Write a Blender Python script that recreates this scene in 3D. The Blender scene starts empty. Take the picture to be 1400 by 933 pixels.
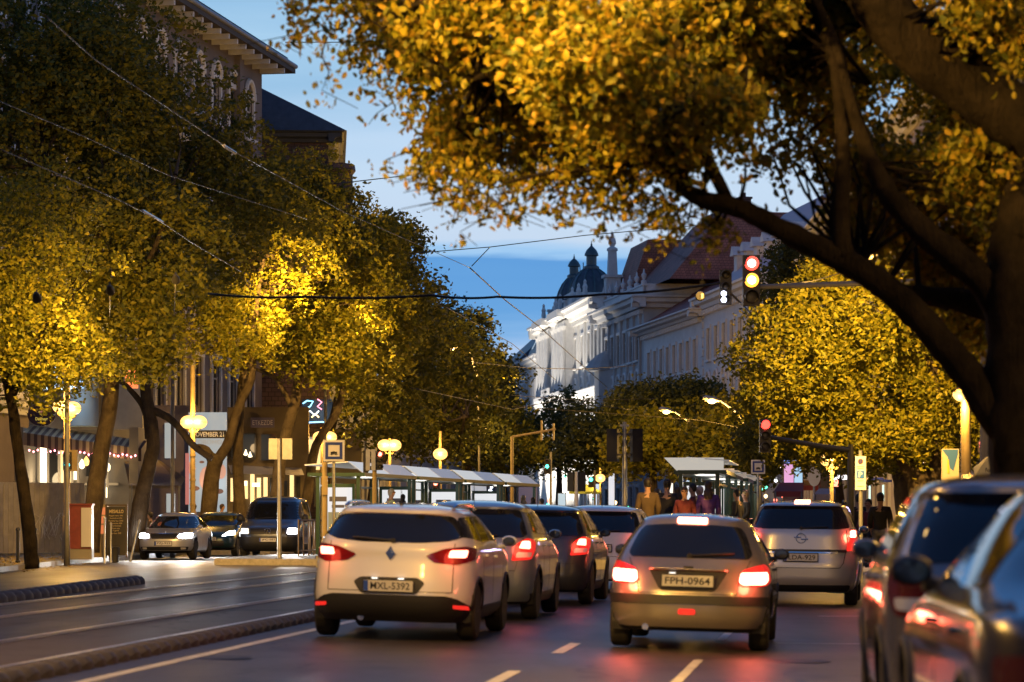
import bpy, bmesh, math, random
import numpy as np
from mathutils import Vector, Matrix
random.seed(7); RNG = np.random.default_rng(11)
SC = bpy.context.scene; COL = SC.collection
FPX, CX, HY, CAMH = 3889.0, 700.0, 708.0, 1.30      # focal length in photo pixels, principal column, horizon row, eye height
R = math.radians

def at(x, y, Z):                                     # photo pixel at depth Z -> world point
    return Vector(((x-CX)/FPX*Z, Z, CAMH+(HY-y)/FPX*Z))
def ax(x, Z): return (x-CX)/FPX*Z
def az(y, Z): return CAMH+(HY-y)/FPX*Z

# ------------------------------------------------------------------ ground shape
TD = R(6.0)
def lat(X, Y): return (X+3.07)*math.cos(TD)-(Y-26)*math.sin(TD)
def gz(X, Y):
    d = lat(X, Y)
    f = max(0.0, min(1.0, (75-Y)/25.0))
    if d <= 0: return 0.035*f
    return max(-0.022*(d-1.6), -0.10)*f

# ------------------------------------------------------------------ scene helpers
def wm(o):
    m = Matrix.Identity(4)
    while o is not None:
        m = Matrix.LocRotScale(o.location, o.rotation_euler, o.scale) @ m
        o = o.parent
    return m
def tag(o, label=None, cat=None, group=None, kind=None):
    if label: o['label'] = label
    if cat: o['category'] = cat
    if group: o['group'] = group
    if kind: o['kind'] = kind
    return o
def thing(name, label, cat, loc=(0,0,0), rot=(0,0,0), group=None):
    o = bpy.data.objects.new(name, None); COL.objects.link(o)
    o.empty_display_size = 0.2
    o.location = loc; o.rotation_euler = rot
    return tag(o, label, cat, group)
def link_mesh(name, me, parent=None):
    o = bpy.data.objects.new(name, me); COL.objects.link(o)
    if parent is not None: o.parent = parent
    return o
def copy_tree(o, parent=None):
    c = o.copy(); COL.objects.link(c)
    if parent is not None: c.parent = parent
    for ch in list(o.children): copy_tree(ch, c)
    return c

SPLIT = {'bracket','post','dormer','lit_panel','hanging_twig','skylight','roof_pane','lightning_rod','table_lamp','strip_light','aerial','bay_pane','leg','lit_pane','shop_window','notice','white_light','back_plate','bar_lamp','upper_window','projecting_bay','balcony','chimney','white_panel','fence_post','small_print','window_frame_bar','roof_urn','advert_panel'}
class MB:
    def __init__(s): s.v = []; s.f = []; s.m = []; s.mi = 0
    def add(s, vs, fs):
        b = len(s.v); s.v.extend([tuple(p) for p in vs])
        for f in fs: s.f.append(tuple(i+b for i in f)); s.m.append(s.mi)
        return s
    def box(s, c, d, rz=0.0, taper=1.0):
        cx, cy, cz = c; hx, hy, hz = d[0]/2, d[1]/2, d[2]/2
        ca, sa = math.cos(rz), math.sin(rz); vs = []
        for z, t in ((-hz, 1.0), (hz, taper)):
            for x, y in ((-hx,-hy),(hx,-hy),(hx,hy),(-hx,hy)):
                x *= t; y *= t
                vs.append((cx+x*ca-y*sa, cy+x*sa+y*ca, cz+z))
        return s.add(vs, [(3,2,1,0),(4,5,6,7),(0,1,5,4),(1,2,6,5),(2,3,7,6),(3,0,4,7)])
    def tube(s, pts, rad, n=8, cap=True, jit=0.0):
        pts = [Vector(p) for p in pts]
        if not hasattr(rad, '__len__'): rad = [rad]*len(pts)
        vs = []; fs = []; ref = None
        for i, p in enumerate(pts):
            t = (pts[min(i+1, len(pts)-1)]-pts[max(i-1, 0)])
            if t.length < 1e-9: t = Vector((0,0,1))
            t.normalize()
            if ref is None:
                ref = Vector((1,0,0)) if abs(t.x) < .8 else Vector((0,1,0))
            a = (ref - t*ref.dot(t)).normalized(); b = t.cross(a); ref = a
            for k in range(n):
                an = 2*math.pi*k/n
                r = rad[i]*(1+jit*(random.random()-.5))
                vs.append(p+(a*math.cos(an)+b*math.sin(an))*r)
        for i in range(len(pts)-1):
            for k in range(n):
                k2 = (k+1) % n
                fs.append((i*n+k, i*n+k2, (i+1)*n+k2, (i+1)*n+k))
        if cap:
            fs.append(tuple(range(n-1, -1, -1))); q = (len(pts)-1)*n; fs.append(tuple(range(q, q+n)))
        return s.add(vs, fs)
    def cyl(s, p0, p1, r0, r1=None, n=12): return s.tube([p0, p1], [r0, r0 if r1 is None else r1], n)
    def lathe(s, c, prof, n=16, axis='z', rot=None):
        vs = []; fs = []; c = Vector(c)
        for r, z in prof:
            for k in range(n):
                an = 2*math.pi*k/n
                if axis == 'z': p = Vector((r*math.cos(an), r*math.sin(an), z))
                elif axis == 'x': p = Vector((z, r*math.cos(an), r*math.sin(an)))
                else: p = Vector((r*math.cos(an), z, r*math.sin(an)))
                if rot is not None: p = rot @ p
                vs.append(c+p)
        for i in range(len(prof)-1):
            for k in range(n):
                k2 = (k+1) % n; fs.append((i*n+k, i*n+k2, (i+1)*n+k2, (i+1)*n+k))
        fs.append(tuple(range(n-1, -1, -1))); q = (len(prof)-1)*n; fs.append(tuple(range(q, q+n)))
        return s.add(vs, fs)
    def prism(s, poly, a, b, fn):       # 2-D outline extruded from a to b; fn(u, v, w) -> point
        n = len(poly)
        vs = [fn(u, v, a) for u, v in poly]+[fn(u, v, b) for u, v in poly]
        fs = [tuple(range(n-1, -1, -1)), tuple(range(n, 2*n))]
        for i in range(n):
            j = (i+1) % n; fs.append((i, j, n+j, n+i))
        return s.add(vs, fs)
    def quad(s, a, b, c, d): return s.add([a, b, c, d], [(0,1,2,3)])
    def pieces(s):
        """connected pieces (touching boxes count as one) as separate MBs"""
        par = list(range(len(s.v)))
        def find(i):
            while par[i] != i: par[i] = par[par[i]]; i = par[i]
            return i
        for f in s.f:
            for i in f[1:]: par[find(i)] = find(f[0])
        comp = {}
        for i in range(len(s.v)): comp.setdefault(find(i), []).append(i)
        bs = [[ids, [min(s.v[i][k] for i in ids)-.01 for k in range(3)], [max(s.v[i][k] for i in ids)+.01 for k in range(3)]] for ids in comp.values()]
        again = True
        while again:
            again = False
            for i in range(len(bs)):
                for j in range(i+1, len(bs)):
                    if all(bs[i][1][k] <= bs[j][2][k] and bs[j][1][k] <= bs[i][2][k] for k in range(3)):
                        bs[i] = [bs[i][0]+bs[j][0], [min(a, b) for a, b in zip(bs[i][1], bs[j][1])], [max(a, b) for a, b in zip(bs[i][2], bs[j][2])]]; del bs[j]; again = True; break
                if again: break
        out = []
        for ids, _, _ in bs:
            mp = {v: k for k, v in enumerate(ids)}; m = MB(); m.v = [s.v[i] for i in ids]; sel = [k for k, f in enumerate(s.f) if f[0] in mp]
            m.f = [tuple(mp[i] for i in s.f[k]) for k in sel]; m.m = [s.m[k] for k in sel]; out.append(m)
        return out
    def build(s, name, mat, parent=None, smooth=False, local=False, fixn=True):
        if parent is not None and name in SPLIT:
            ps = s.pieces()
            if len(ps) > 1:
                for p in ps: o = p._build(name, mat, parent, smooth, local, fixn)
                return o
        return s._build(name, mat, parent, smooth, local, fixn)
    def _build(s, name, mat, parent=None, smooth=False, local=False, fixn=True):
        me = bpy.data.meshes.new(name)
        vs = s.v
        if parent is not None and not local:
            inv = wm(parent).inverted(); vs = [tuple(inv @ Vector(p)) for p in vs]
        me.from_pydata(vs, [], s.f)
        mats = mat if isinstance(mat, (list, tuple)) else [mat]
        for m_ in mats: me.materials.append(m_)
        if len(mats) > 1: me.polygons.foreach_set('material_index', s.m)
        if fixn:
            bm = bmesh.new(); bm.from_mesh(me); bmesh.ops.recalc_face_normals(bm, faces=bm.faces); bm.to_mesh(me); bm.free()
        if smooth is True: me.polygons.foreach_set('use_smooth', [True]*len(me.polygons))
        elif smooth: me.shade_smooth_angle(smooth) if hasattr(me, 'shade_smooth_angle') else smooth_angle(me, smooth)
        me.update()
        return link_mesh(name, me, parent)
def smooth_angle(me, deg):
    bm = bmesh.new(); bm.from_mesh(me)
    for f in bm.faces: f.smooth = True
    for e in bm.edges:
        if len(e.link_faces) == 2 and e.calc_face_angle(0) > R(deg): e.smooth = False
    bm.to_mesh(me); bm.free()

def text_mesh(name, body, mat, parent, loc, size, axis_u, axis_v, width=None, ext=0.004, align='CENTER', bold=0.0, local=False):
    cu = bpy.data.curves.new('lettering', 'FONT'); cu.body = body; cu.size = 1.0; cu.align_x = align; cu.align_y = 'CENTER'
    cu.extrude = 0.0; cu.resolution_u = 3; cu.offset = bold
    o = bpy.data.objects.new('lettering', cu); COL.objects.link(o)
    dg = bpy.context.evaluated_depsgraph_get(); me = bpy.data.meshes.new_from_object(o.evaluated_get(dg))
    bpy.data.objects.remove(o); bpy.data.curves.remove(cu)
    xs = [v.co.x for v in me.vertices] or [0, 1]; ys = [v.co.y for v in me.vertices] or [0, 1]
    w = max(xs)-min(xs); h = max(ys)-min(ys); mx = (max(xs)+min(xs))/2; my = (max(ys)+min(ys))/2
    sy = size/max(h, 1e-6); sx = sy if width is None else width/max(w, 1e-6)
    u = Vector(axis_u).normalized(); v = Vector(axis_v).normalized(); loc = Vector(loc)
    inv = wm(parent).inverted() if parent is not None and not local else Matrix.Identity(4)
    for q in me.vertices: q.co = inv @ (loc+u*((q.co.x-mx)*sx)+v*((q.co.y-my)*sy))
    me.materials.clear(); me.materials.append(mat); me.name = name; me.update()
    return link_mesh(name, me, parent)

# ------------------------------------------------------------------ materials
MATS = {}
def mat(name, col, rough=.6, metal=0.0, coat=0.0, emis=None, estr=0.0, var=0.0, vscale=8.0, bump=0.0, bscale=40.0, spec=.5, col2=None, detail=5.0, coords='Object'):
    if name in MATS: return MATS[name]
    m = bpy.data.materials.new(name); m.use_nodes = True; nt = m.node_tree; N = nt.nodes; L = nt.links
    b = N['Principled BSDF']; c = tuple(col)+(1,)
    b.inputs['Base Color'].default_value = c; b.inputs['Roughness'].default_value = rough; b.inputs['Metallic'].default_value = metal
    b.inputs['Coat Weight'].default_value = coat; b.inputs['Coat Roughness'].default_value = .04; b.inputs['Specular IOR Level'].default_value = spec
    if emis is not None:
        b.inputs['Emission Color'].default_value = tuple(emis)+(1,); b.inputs['Emission Strength'].default_value = estr
    if var > 0 or bump > 0 or col2 is not None:
        tc = N.new('ShaderNodeTexCoord')
    if var > 0 or col2 is not None:
        n = N.new('ShaderNodeTexNoise'); n.inputs['Scale'].default_value = vscale; n.inputs['Detail'].default_value = detail; n.inputs['Roughness'].default_value = .65
        L.new(tc.outputs[coords], n.inputs['Vector'])
        rp = N.new('ShaderNodeValToRGB'); rp.color_ramp.elements[0].position = .32; rp.color_ramp.elements[1].position = .7
        if col2 is None:
            a = tuple(x*(1-var) for x in col); z = tuple(min(1, x*(1+var)) for x in col)
        else: a, z = tuple(col), tuple(col2)
        rp.color_ramp.elements[0].color = a+(1,); rp.color_ramp.elements[1].color = z+(1,)
        L.new(n.outputs['Fac'], rp.inputs['Fac']); L.new(rp.outputs['Color'], b.inputs['Base Color'])
        mr = N.new('ShaderNodeMapRange'); mr.inputs['To Min'].default_value = max(0, rough-.12); mr.inputs['To Max'].default_value = min(1, rough+.12)
        L.new(n.outputs['Fac'], mr.inputs['Value']); L.new(mr.outputs['Result'], b.inputs['Roughness'])
    if bump > 0:
        n2 = N.new('ShaderNodeTexNoise'); n2.inputs['Scale'].default_value = bscale; n2.inputs['Detail'].default_value = 4
        L.new(tc.outputs[coords], n2.inputs['Vector'])
        bp = N.new('ShaderNodeBump'); bp.inputs['Strength'].default_value = bump; bp.inputs['Distance'].default_value = .02
        L.new(n2.outputs['Fac'], bp.inputs['Height']); L.new(bp.outputs['Normal'], b.inputs['Normal'])
    MATS[name] = m; return m

def glow(name, col, s, rough=.3):
    if name in MATS: return MATS[name]
    m = mat(name, (.05,.05,.05), rough, emis=col, estr=s); return m

def leaf_mat(name, cols, trans=.35):
    m = bpy.data.materials.new(name); m.use_nodes = True; nt = m.node_tree; N = nt.nodes; L = nt.links
    b = N['Principled BSDF']; b.inputs['Roughness'].default_value = .55; b.inputs['Specular IOR Level'].default_value = .25
    g = N.new('ShaderNodeNewGeometry'); rp = N.new('ShaderNodeValToRGB'); cr = rp.color_ramp
    cr.elements[0].color = cols[0]+(1,); cr.elements[1].color = cols[-1]+(1,)
    for i, c in enumerate(cols[1:-1]):
        e = cr.elements.new((i+1)/(len(cols)-1)); e.color = c+(1,)
    L.new(g.outputs['Random Per Island'], rp.inputs['Fac']); L.new(rp.outputs['Color'], b.inputs['Base Color'])
    t = N.new('ShaderNodeBsdfTranslucent'); L.new(rp.outputs['Color'], t.inputs['Color'])
    mx = N.new('ShaderNodeMixShader'); mx.inputs['Fac'].default_value = trans
    L.new(b.outputs['BSDF'], mx.inputs[1]); L.new(t.outputs['BSDF'], mx.inputs[2]); L.new(mx.outputs['Shader'], N['Material Output'].inputs['Surface'])
    MATS[name] = m; return m

SODIUM = (1.0, .525, .10)
M = dict(
    black=mat('black_plastic', (.015,.015,.017), .55), darkmetal=mat('dark_metal', (.03,.03,.033), .45, .3),
    glass=mat('tinted_glass', (.010,.011,.014), .04, spec=.6), glass2=mat('clear_dark_glass', (.03,.032,.036), .05, spec=.6),
    tyre=mat('tyre_rubber', (.018,.017,.016), .8, var=.3, vscale=30), rim=mat('alloy_rim', (.42,.42,.43), .3, .9),
    chrome=mat('chrome', (.75,.75,.76), .12, 1.0), plate=mat('plate_white', (.62,.62,.6), .35), ink=mat('plate_ink', (.01,.01,.012), .5),
    euband=mat('plate_blue', (.02,.07,.42), .4), lens=mat('red_lens', (.16,.006,.006), .12, coat=1.0), lensclear=mat('clear_lens', (.5,.5,.5), .1, coat=1.0),
    lensglow=mat('red_lens_lit', (.3,.01,.01), .15, coat=1, emis=(1,.03,.02), estr=.9),
    brake=glow('brake_filament', (1,.26,.16), 13.0), tail=glow('tail_filament', (1,.22,.14), 8.0), amber_lens=mat('amber_lens', (.5,.16,.02), .15, coat=1),
    head=glow('headlamp_lit', (.93,.96,1), 90.0), headdim=glow('headlamp_dim', (1,.93,.8), 2.0),
    steel=mat('galvanised_steel', (.30,.31,.32), .42, .6, var=.15, vscale=6), polepaint=mat('ochre_pole_paint', (.26,.20,.10), .5, var=.18, vscale=5),
    greypole=mat('grey_pole_paint', (.14,.14,.145), .5, var=.15, vscale=6),
    globe=glow('globe_lamp_glass', (1,.52,.13), 2.5), lampon=glow('street_lamp_lit', (1,.60,.20), 22.0),
    white=mat('white_paint', (.74,.74,.72), .45), redpaint=mat('red_paint', (.14,.025,.02), .5, var=.2, vscale=5),
    cream=mat('cream_enamel', (.58,.53,.44), .4),
)
# ------------------------------------------------------------------ road, tram track, pavements
def asphalt(name, c1, c2, rough, patch_scale=.35):
    m = bpy.data.materials.new(name); m.use_nodes = True; nt = m.node_tree; N = nt.nodes; L = nt.links
    b = N['Principled BSDF']; b.inputs['Specular IOR Level'].default_value = .30; tc = N.new('ShaderNodeTexCoord')
    n1 = N.new('ShaderNodeTexNoise'); n1.inputs['Scale'].default_value = patch_scale; n1.inputs['Detail'].default_value = 6; n1.inputs['Roughness'].default_value = .6
    n2 = N.new('ShaderNodeTexNoise'); n2.inputs['Scale'].default_value = 55; n2.inputs['Detail'].default_value = 3
    mp = N.new('ShaderNodeMapping'); mp.inputs['Rotation'].default_value = (0,0,TD); mp.inputs['Scale'].default_value = (1.0,.22,1)
    L.new(tc.outputs['Object'], mp.inputs['Vector']); L.new(mp.outputs['Vector'], n1.inputs['Vector']); L.new(tc.outputs['Object'], n2.inputs['Vector'])
    rp = N.new('ShaderNodeValToRGB'); rp.color_ramp.elements[0].position = .3; rp.color_ramp.elements[1].position = .72
    rp.color_ramp.elements[0].color = c1+(1,); rp.color_ramp.elements[1].color = c2+(1,)
    L.new(n1.outputs['Fac'], rp.inputs['Fac'])
    mx = N.new('ShaderNodeMix'); mx.data_type = 'RGBA'; mx.blend_type = 'OVERLAY'; mx.inputs[0].default_value = .55
    L.new(rp.outputs['Color'], mx.inputs[6]); L.new(n2.outputs['Fac'], mx.inputs[7]); L.new(mx.outputs[2], b.inputs['Base Color'])
    mr = N.new('ShaderNodeMapRange'); mr.inputs['From Min'].default_value = .3; mr.inputs['From Max'].default_value = .7
    mr.inputs['To Min'].default_value = rough-.1; mr.inputs['To Max'].default_value = rough+.13
    L.new(n1.outputs['Fac'], mr.inputs['Value']); L.new(mr.outputs['Result'], b.inputs['Roughness'])
    # fine cracks and sealed joints
    wv = N.new('ShaderNodeTexNoise'); wv.inputs['Scale'].default_value = 1.3; wv.inputs['Detail'].default_value = 4; L.new(tc.outputs['Object'], wv.inputs['Vector'])
    va = N.new('ShaderNodeVectorMath'); va.operation = 'MULTIPLY_ADD'; va.inputs[1].default_value = (1.1,1.1,0); L.new(wv.outputs['Color'], va.inputs[0]); L.new(tc.outputs['Object'], va.inputs[2])
    vo = N.new('ShaderNodeTexVoronoi'); vo.feature = 'DISTANCE_TO_EDGE'; vo.inputs['Scale'].default_value = .30; L.new(va.outputs['Vector'], vo.inputs['Vector'])
    ck = N.new('ShaderNodeMapRange'); ck.inputs['From Min'].default_value = .004; ck.inputs['From Max'].default_value = .014; ck.inputs['To Min'].default_value = .35; ck.inputs['To Max'].default_value = 1; L.new(vo.outputs['Distance'], ck.inputs['Value'])
    st = N.new('ShaderNodeTexNoise'); st.inputs['Scale'].default_value = 1.1; st.inputs['Detail'].default_value = 5; L.new(tc.outputs['Object'], st.inputs['Vector'])
    sr = N.new('ShaderNodeMapRange'); sr.inputs['From Min'].default_value = .55; sr.inputs['From Max'].default_value = .68; sr.inputs['To Min'].default_value = 1; sr.inputs['To Max'].default_value = .55; L.new(st.outputs['Fac'], sr.inputs['Value'])
    mm = N.new('ShaderNodeMath'); mm.operation = 'MULTIPLY'; L.new(ck.outputs['Result'], mm.inputs[0]); L.new(sr.outputs['Result'], mm.inputs[1])
    fm = N.new('ShaderNodeVectorMath'); fm.operation = 'SCALE'; L.new(mx.outputs[2], fm.inputs[0]); L.new(mm.outputs[0], fm.inputs['Scale']); L.new(fm.outputs['Vector'], b.inputs['Base Color'])
    bp = N.new('ShaderNodeBump'); bp.inputs['Strength'].default_value = .35; bp.inputs['Distance'].default_value = .008
    L.new(n2.outputs['Fac'], bp.inputs['Height']); L.new(bp.outputs['Normal'], b.inputs['Normal'])
    MATS[name] = m; return m
ASPH = asphalt('asphalt', (.036,.031,.031), (.074,.065,.061), .44)
TRACK = asphalt('track_paving', (.046,.038,.031), (.10,.080,.062), .62, .5)
PAVE = asphalt('pavement_asphalt', (.055,.05,.046), (.10,.09,.08), .62, .6)
LINE = mat('road_paint', (.52,.50,.46), .5, var=.28, vscale=7, coords='Object')
KERB = mat('granite_kerb', (.22,.21,.20), .6, var=.25, vscale=9)
RUBB = mat('separator_concrete', (.075,.065,.055), .7, var=.35, vscale=14)
RAIL = mat('tram_rail_steel', (.50,.48,.46), .34, 1.0)

def sheet(name, rows, material, dz=0.0, follow=True):          # rows: list of lists of (X, Y[, z]) points
    b = MB(); n = len(rows[0])
    vs = []
    for r in rows:
        for p in r: vs.append((p[0], p[1], (gz(p[0], p[1]) if follow else p[2])+dz))
    fs = [(i*n+k, i*n+k+1, (i+1)*n+k+1, (i+1)*n+k) for i in range(len(rows)-1) for k in range(n-1)]
    b.add(vs, fs); o = b.build(name, material, smooth=True); return tag(o, kind='structure')
def fixup(o):
    if o.data.polygons[0].normal.z < 0:
        o.data.flip_normals()
    return o
b = MB(); b.quad((-4000,-200,-.6), (4000,-200,-.6), (4000,9000,-.6), (-4000,9000,-.6)); fixup(tag(b.build('ground', ASPH), kind='structure'))
ys = [-30,-10,0,4]+list(np.arange(8, 80, 3.0))+[82,90,100,120,150,200,260,340,450]
xs = lambda Y: [-60,-40,-30,-22]+list(np.arange(-16, 16.1, .8))+[22,32,60]
rows = []
for Y in ys: rows.append([(x+.105*min(Y, 90) if abs(x) < 17 else x*1.6, Y) for x in xs(Y)])
fixup(sheet('road', rows, ASPH))

def along(d, Y): # point at lateral offset d from the road's left edge line
    X = -3.07+(d+(Y-26)*math.sin(TD))/math.cos(TD); return X
def strip(name, d0, d1, y0, y1, material, dz, step=2.0, nx=1, m=None):
    ys = list(np.arange(y0, y1, step))+[y1]; rows = []
    for Y in ys: rows.append([(along(d0+(d1-d0)*k/nx, Y), Y) for k in range(nx+1)])
    return fixup(sheet(name, rows, material, dz))
strip('tram_track_bed', -7.4, -.35, 6, 130, TRACK, .004, nx=8)
# patched asphalt bands inside the bed, as in the photo: darker strips beside the rails
DARKP = asphalt('patched_asphalt', (.016,.015,.019), (.028,.026,.030), .48, .7)
strip('asphalt_patch', -3.45, -2.58, 14, 62, DARKP, .008); strip('asphalt_patch', -1.02, -.5, 24, 70, DARKP, .008)
strip('asphalt_patch', -5.2, -4.7, 20, 66, DARKP, .008)
# rails: each one a grooved strip standing 1 cm proud
GA = 1.45
for d in (-.95, -.95-GA, -.95-GA-2.05, -.95-2*GA-2.05):
    bb = MB(); ys_ = list(np.arange(8, 120, 3.0)); 
    for off, w, h in ((0, .085, .017), (.115, .035, .013)):
        pts = [(along(d+off, Y), Y, gz(along(d+off, Y), Y)+h/2+.004) for Y in ys_]
        vs = []; fs = []
        for p in pts:
            for dx, dzz in ((-w/2,-h/2),(w/2,-h/2),(w/2,h/2),(-w/2,h/2)): vs.append((p[0]+dx, p[1], p[2]+dzz))
        for i in range(len(pts)-1):
            for k in range(4): fs.append((i*4+k, i*4+(k+1) % 4, (i+1)*4+(k+1) % 4, (i+1)*4+k))
        bb.add(vs, fs)
    tag(bb.build('tram_rail', RAIL), kind='structure')
# painted lines
strip('edge_line', .13, .25, 8, 60, LINE, .0045)
def dash(Y0, Y1, d, w=.12, nm='lane_dash'):
    strip(nm, d-w/2, d+w/2, Y0, Y1, LINE, .0045, step=1.0)
def px_ground(x, y):
    Z = 20.0
    for _ in range(25):
        X = ax(x, Z); Z = (CAMH-gz(X, Z))*FPX/max(y-HY, 1)
    return ax(x, Z), Z
d1 = lat(*px_ground(774, 887))
y_a = px_ground(758, 894)[1]; y_b = px_ground(791, 880)[1]; dash(y_a, y_b, lat(*px_ground(774, 887)))
y_a = px_ground(655, 941)[1]; y_b = px_ground(708, 918)[1]; dash(y_a, y_b, lat(*px_ground(683, 929)))
for k in range(1, 7): dash(y_b+6.4+k*6.2, y_b+8.4+k*6.2, d1)
# bay markings: cross lines right of the lanes, and a worn line under the right lane
def poly_line(name, pts, w):
    bb = MB()
    for (a, b_) in zip(pts[:-1], pts[1:]):
        A = Vector(a); B = Vector(b_); t = (B-A).normalized(); n = Vector((-t.y, t.x))*(w/2)
        q = [A+n, A-n, B-n, B+n]; bb.quad(*[(p.x, p.y, gz(p.x, p.y)+.0045) for p in q])
    return fixup(tag(bb.build(name, LINE), kind='structure'))
poly_line('bay_line', [px_ground(1062, 880), px_ground(1176, 881)], .10)
poly_line('bay_line', [px_ground(1118, 843), px_ground(1178, 843)], .12)
poly_line('worn_line', [px_ground(918, 940), px_ground(955, 903)], .09)
poly_line('worn_line', [px_ground(985, 876), px_ground(999, 863)], .09)
MH = mat('manhole_iron', (.035,.033,.032), .5, .5, bump=.3, bscale=60)
for (mx_, my_, r_) in ((1090, 905, .32), (300, 900, .3)):
    X, Y = px_ground(mx_, my_); bb = MB(); bb.lathe((X, Y, gz(X, Y)+.0035), [(r_, 0), (r_-.03, .006), (r_-.05, .003), (.02, .004)], 20)
    tag(bb.build('manhole_cover', MH), kind='structure')

# ribbed lane separators along the tram track
def separator(pxs, label, w=.30, h=.13, rib=.16):
    P = [Vector(px_ground(*p)) for p in pxs]; A, B = P[0], P[-1]; L = (B-A).length; t = (B-A).normalized(); n = Vector((-t.y, t.x))
    bb = MB(); k = int(L/rib); prof = [(-.5,0),(-.46,.55),(-.3,.9),(0,1),(.3,.9),(.46,.55),(.5,0)]
    vs = []; fs = []
    for i in range(k*4+1):
        s_ = i/(k*4)*L; ph = (i % 4); hh = h*(1.0, .95, .22, .90)[ph]; ww = w*(1.0,.97,.60,.97)[ph]; c = A+t*s_
        for u, q in prof:
            p = c+n*(u*ww); vs.append((p.x, p.y, gz(c.x, c.y)-.01+q*(hh+.01)))
    m = len(prof)
    for i in range(k*4):
        for j in range(m-1): fs.append((i*m+j, i*m+j+1, (i+1)*m+j+1, (i+1)*m+j))
    fs.append(tuple(range(m))); fs.append(tuple(range((k*4)*m, (k*4)*m+m)))
    bb.add(vs, fs); o = bb.build('lane_separator', RUBB, smooth=35)
    return tag(o, label, 'lane separator')
separator([(-190, 976), (424, 848)], 'long ribbed concrete lane separator running beside the nearest tram rail', w=.27, h=.12, rib=.42)
separator([(-60, 832), (186, 799)], 'short ribbed lane separator between the far tram rails and the oncoming lane', w=.36, h=.17, rib=.6)

# traffic island with stone kerb
def slab(name, pts, h, material, kerbm=None, z0=None, kind='structure'):
    bb = MB(); n = len(pts)
    zb = [gz(*p) if z0 is None else z0 for p in pts]
    vs = [(p[0], p[1], z-.25) for p, z in zip(pts, zb)]+[(p[0], p[1], z+h) for p, z in zip(pts, zb)]
    bb.add(vs, [tuple(range(n, 2*n))]); bb.mi = 1
    bb.add(vs, [(i, (i+1) % n, n+(i+1) % n, n+i) for i in range(n)])
    o = bb.build(name, [material, kerbm or KERB]); return tag(o, kind=kind)
slab('traffic_island', [(ax(293,78), 78), (ax(440,77.2), 77.2), (ax(520,79), 79), (ax(520,99), 99), (ax(452,97), 97), (ax(300,80.5), 80.5)], .17, PAVE)
# pavements: left one under trees and shops, right one beyond the parked cars, and the two tram platforms
LK = [(-11.9, -20), (-12.5, 40), (ax(0,67), 67), (ax(100,80), 80), (ax(178,87.5), 87.5), (-11.2, 99.8), (-8.6, 101.2), (-8.0, 125), (-5.8, 160), (-3, 210)]
slab('left_pavement', [(p[0]-.0, p[1]) for p in LK]+[(-30, 210), (-60, 210), (-60, -20)], .14, PAVE, z0=0.0)
RK = [(3.9, 2), (4.05, 18), (4.35, 24), (6.3, 40), (8.6, 60), (11.2, 85), (14.6, 120), (14.5, 180), (8, 230)]
slab('right_pavement', [(60, 2), (60, 230)]+RK[::-1], .13, PAVE, z0=-.05)
slab('tram_platform', [(-5.1, 74), (-2.9, 74), (2.6, 108), (.4, 108)], .26, PAVE, z0=.05)
slab('tram_platform', [(2.55, 61), (5.3, 61), (9.0, 100), (6.8, 100)], .34, PAVE, z0=0.0)
# fallen leaves on the left pavement and in the gutter
LV = leaf_mat('fallen_leaf', [(.16,.11,.02), (.24,.17,.03), (.12,.10,.03)], .1)
bb = MB()
for i in range(2600):
    Y = random.uniform(60, 98); X = np.interp(Y, [p[1] for p in LK], [p[0] for p in LK])-abs(random.gauss(0, 3.6))+random.choice((0, 0, 0, .7))
    on = X < np.interp(Y, [p[1] for p in LK], [p[0] for p in LK]); z = (.14 if on else gz(X, Y))+.012
    a = random.random()*6.28; s_ = random.uniform(.03, .075); ca, sa = math.cos(a)*s_, math.sin(a)*s_
    bb.add([(X+ca, Y+sa, z+random.uniform(0,.03)), (X-sa*.6, Y+ca*.6, z), (X-ca, Y-sa, z+random.uniform(0,.03)), (X+sa*.6, Y-ca*.6, z)], [(0,1,2,3)])
tag(bb.build('fallen_leaves', LV, fixn=False), 'yellow fallen leaves scattered over the left pavement and gutter', 'leaves', kind='stuff')

# ------------------------------------------------------------------ sky, sun
w = bpy.data.worlds.new('World'); SC.world = w; w.use_nodes = True; nt = w.node_tree; N = nt.nodes; L = nt.links
for n in list(N): N.remove(n)
out = N.new('ShaderNodeOutputWorld'); bg = N.new('ShaderNodeBackground'); bg.inputs['Strength'].default_value = 1.0
tc = N.new('ShaderNodeTexCoord'); sep = N.new('ShaderNodeSeparateXYZ'); L.new(tc.outputs['Generated'], sep.inputs[0])
mp = N.new('ShaderNodeMapping'); mp.inputs['Scale'].default_value = (7, 7, 75); L.new(tc.outputs['Generated'], mp.inputs['Vector'])
nz = N.new('ShaderNodeTexNoise'); nz.inputs['Scale'].default_value = 1.0; nz.inputs['Detail'].default_value = 6; nz.inputs['Roughness'].default_value = .55
L.new(mp.outputs['Vector'], nz.inputs['Vector'])
def math_(op, a=None, b=None, va=0, vb=0):
    n = N.new('ShaderNodeMath'); n.operation = op
    if a is not None: L.new(a, n.inputs[0])
    else: n.inputs[0].default_value = va
    if b is not None: L.new(b, n.inputs[1])
    else: n.inputs[1].default_value = vb
    return n.outputs[0]
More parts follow.
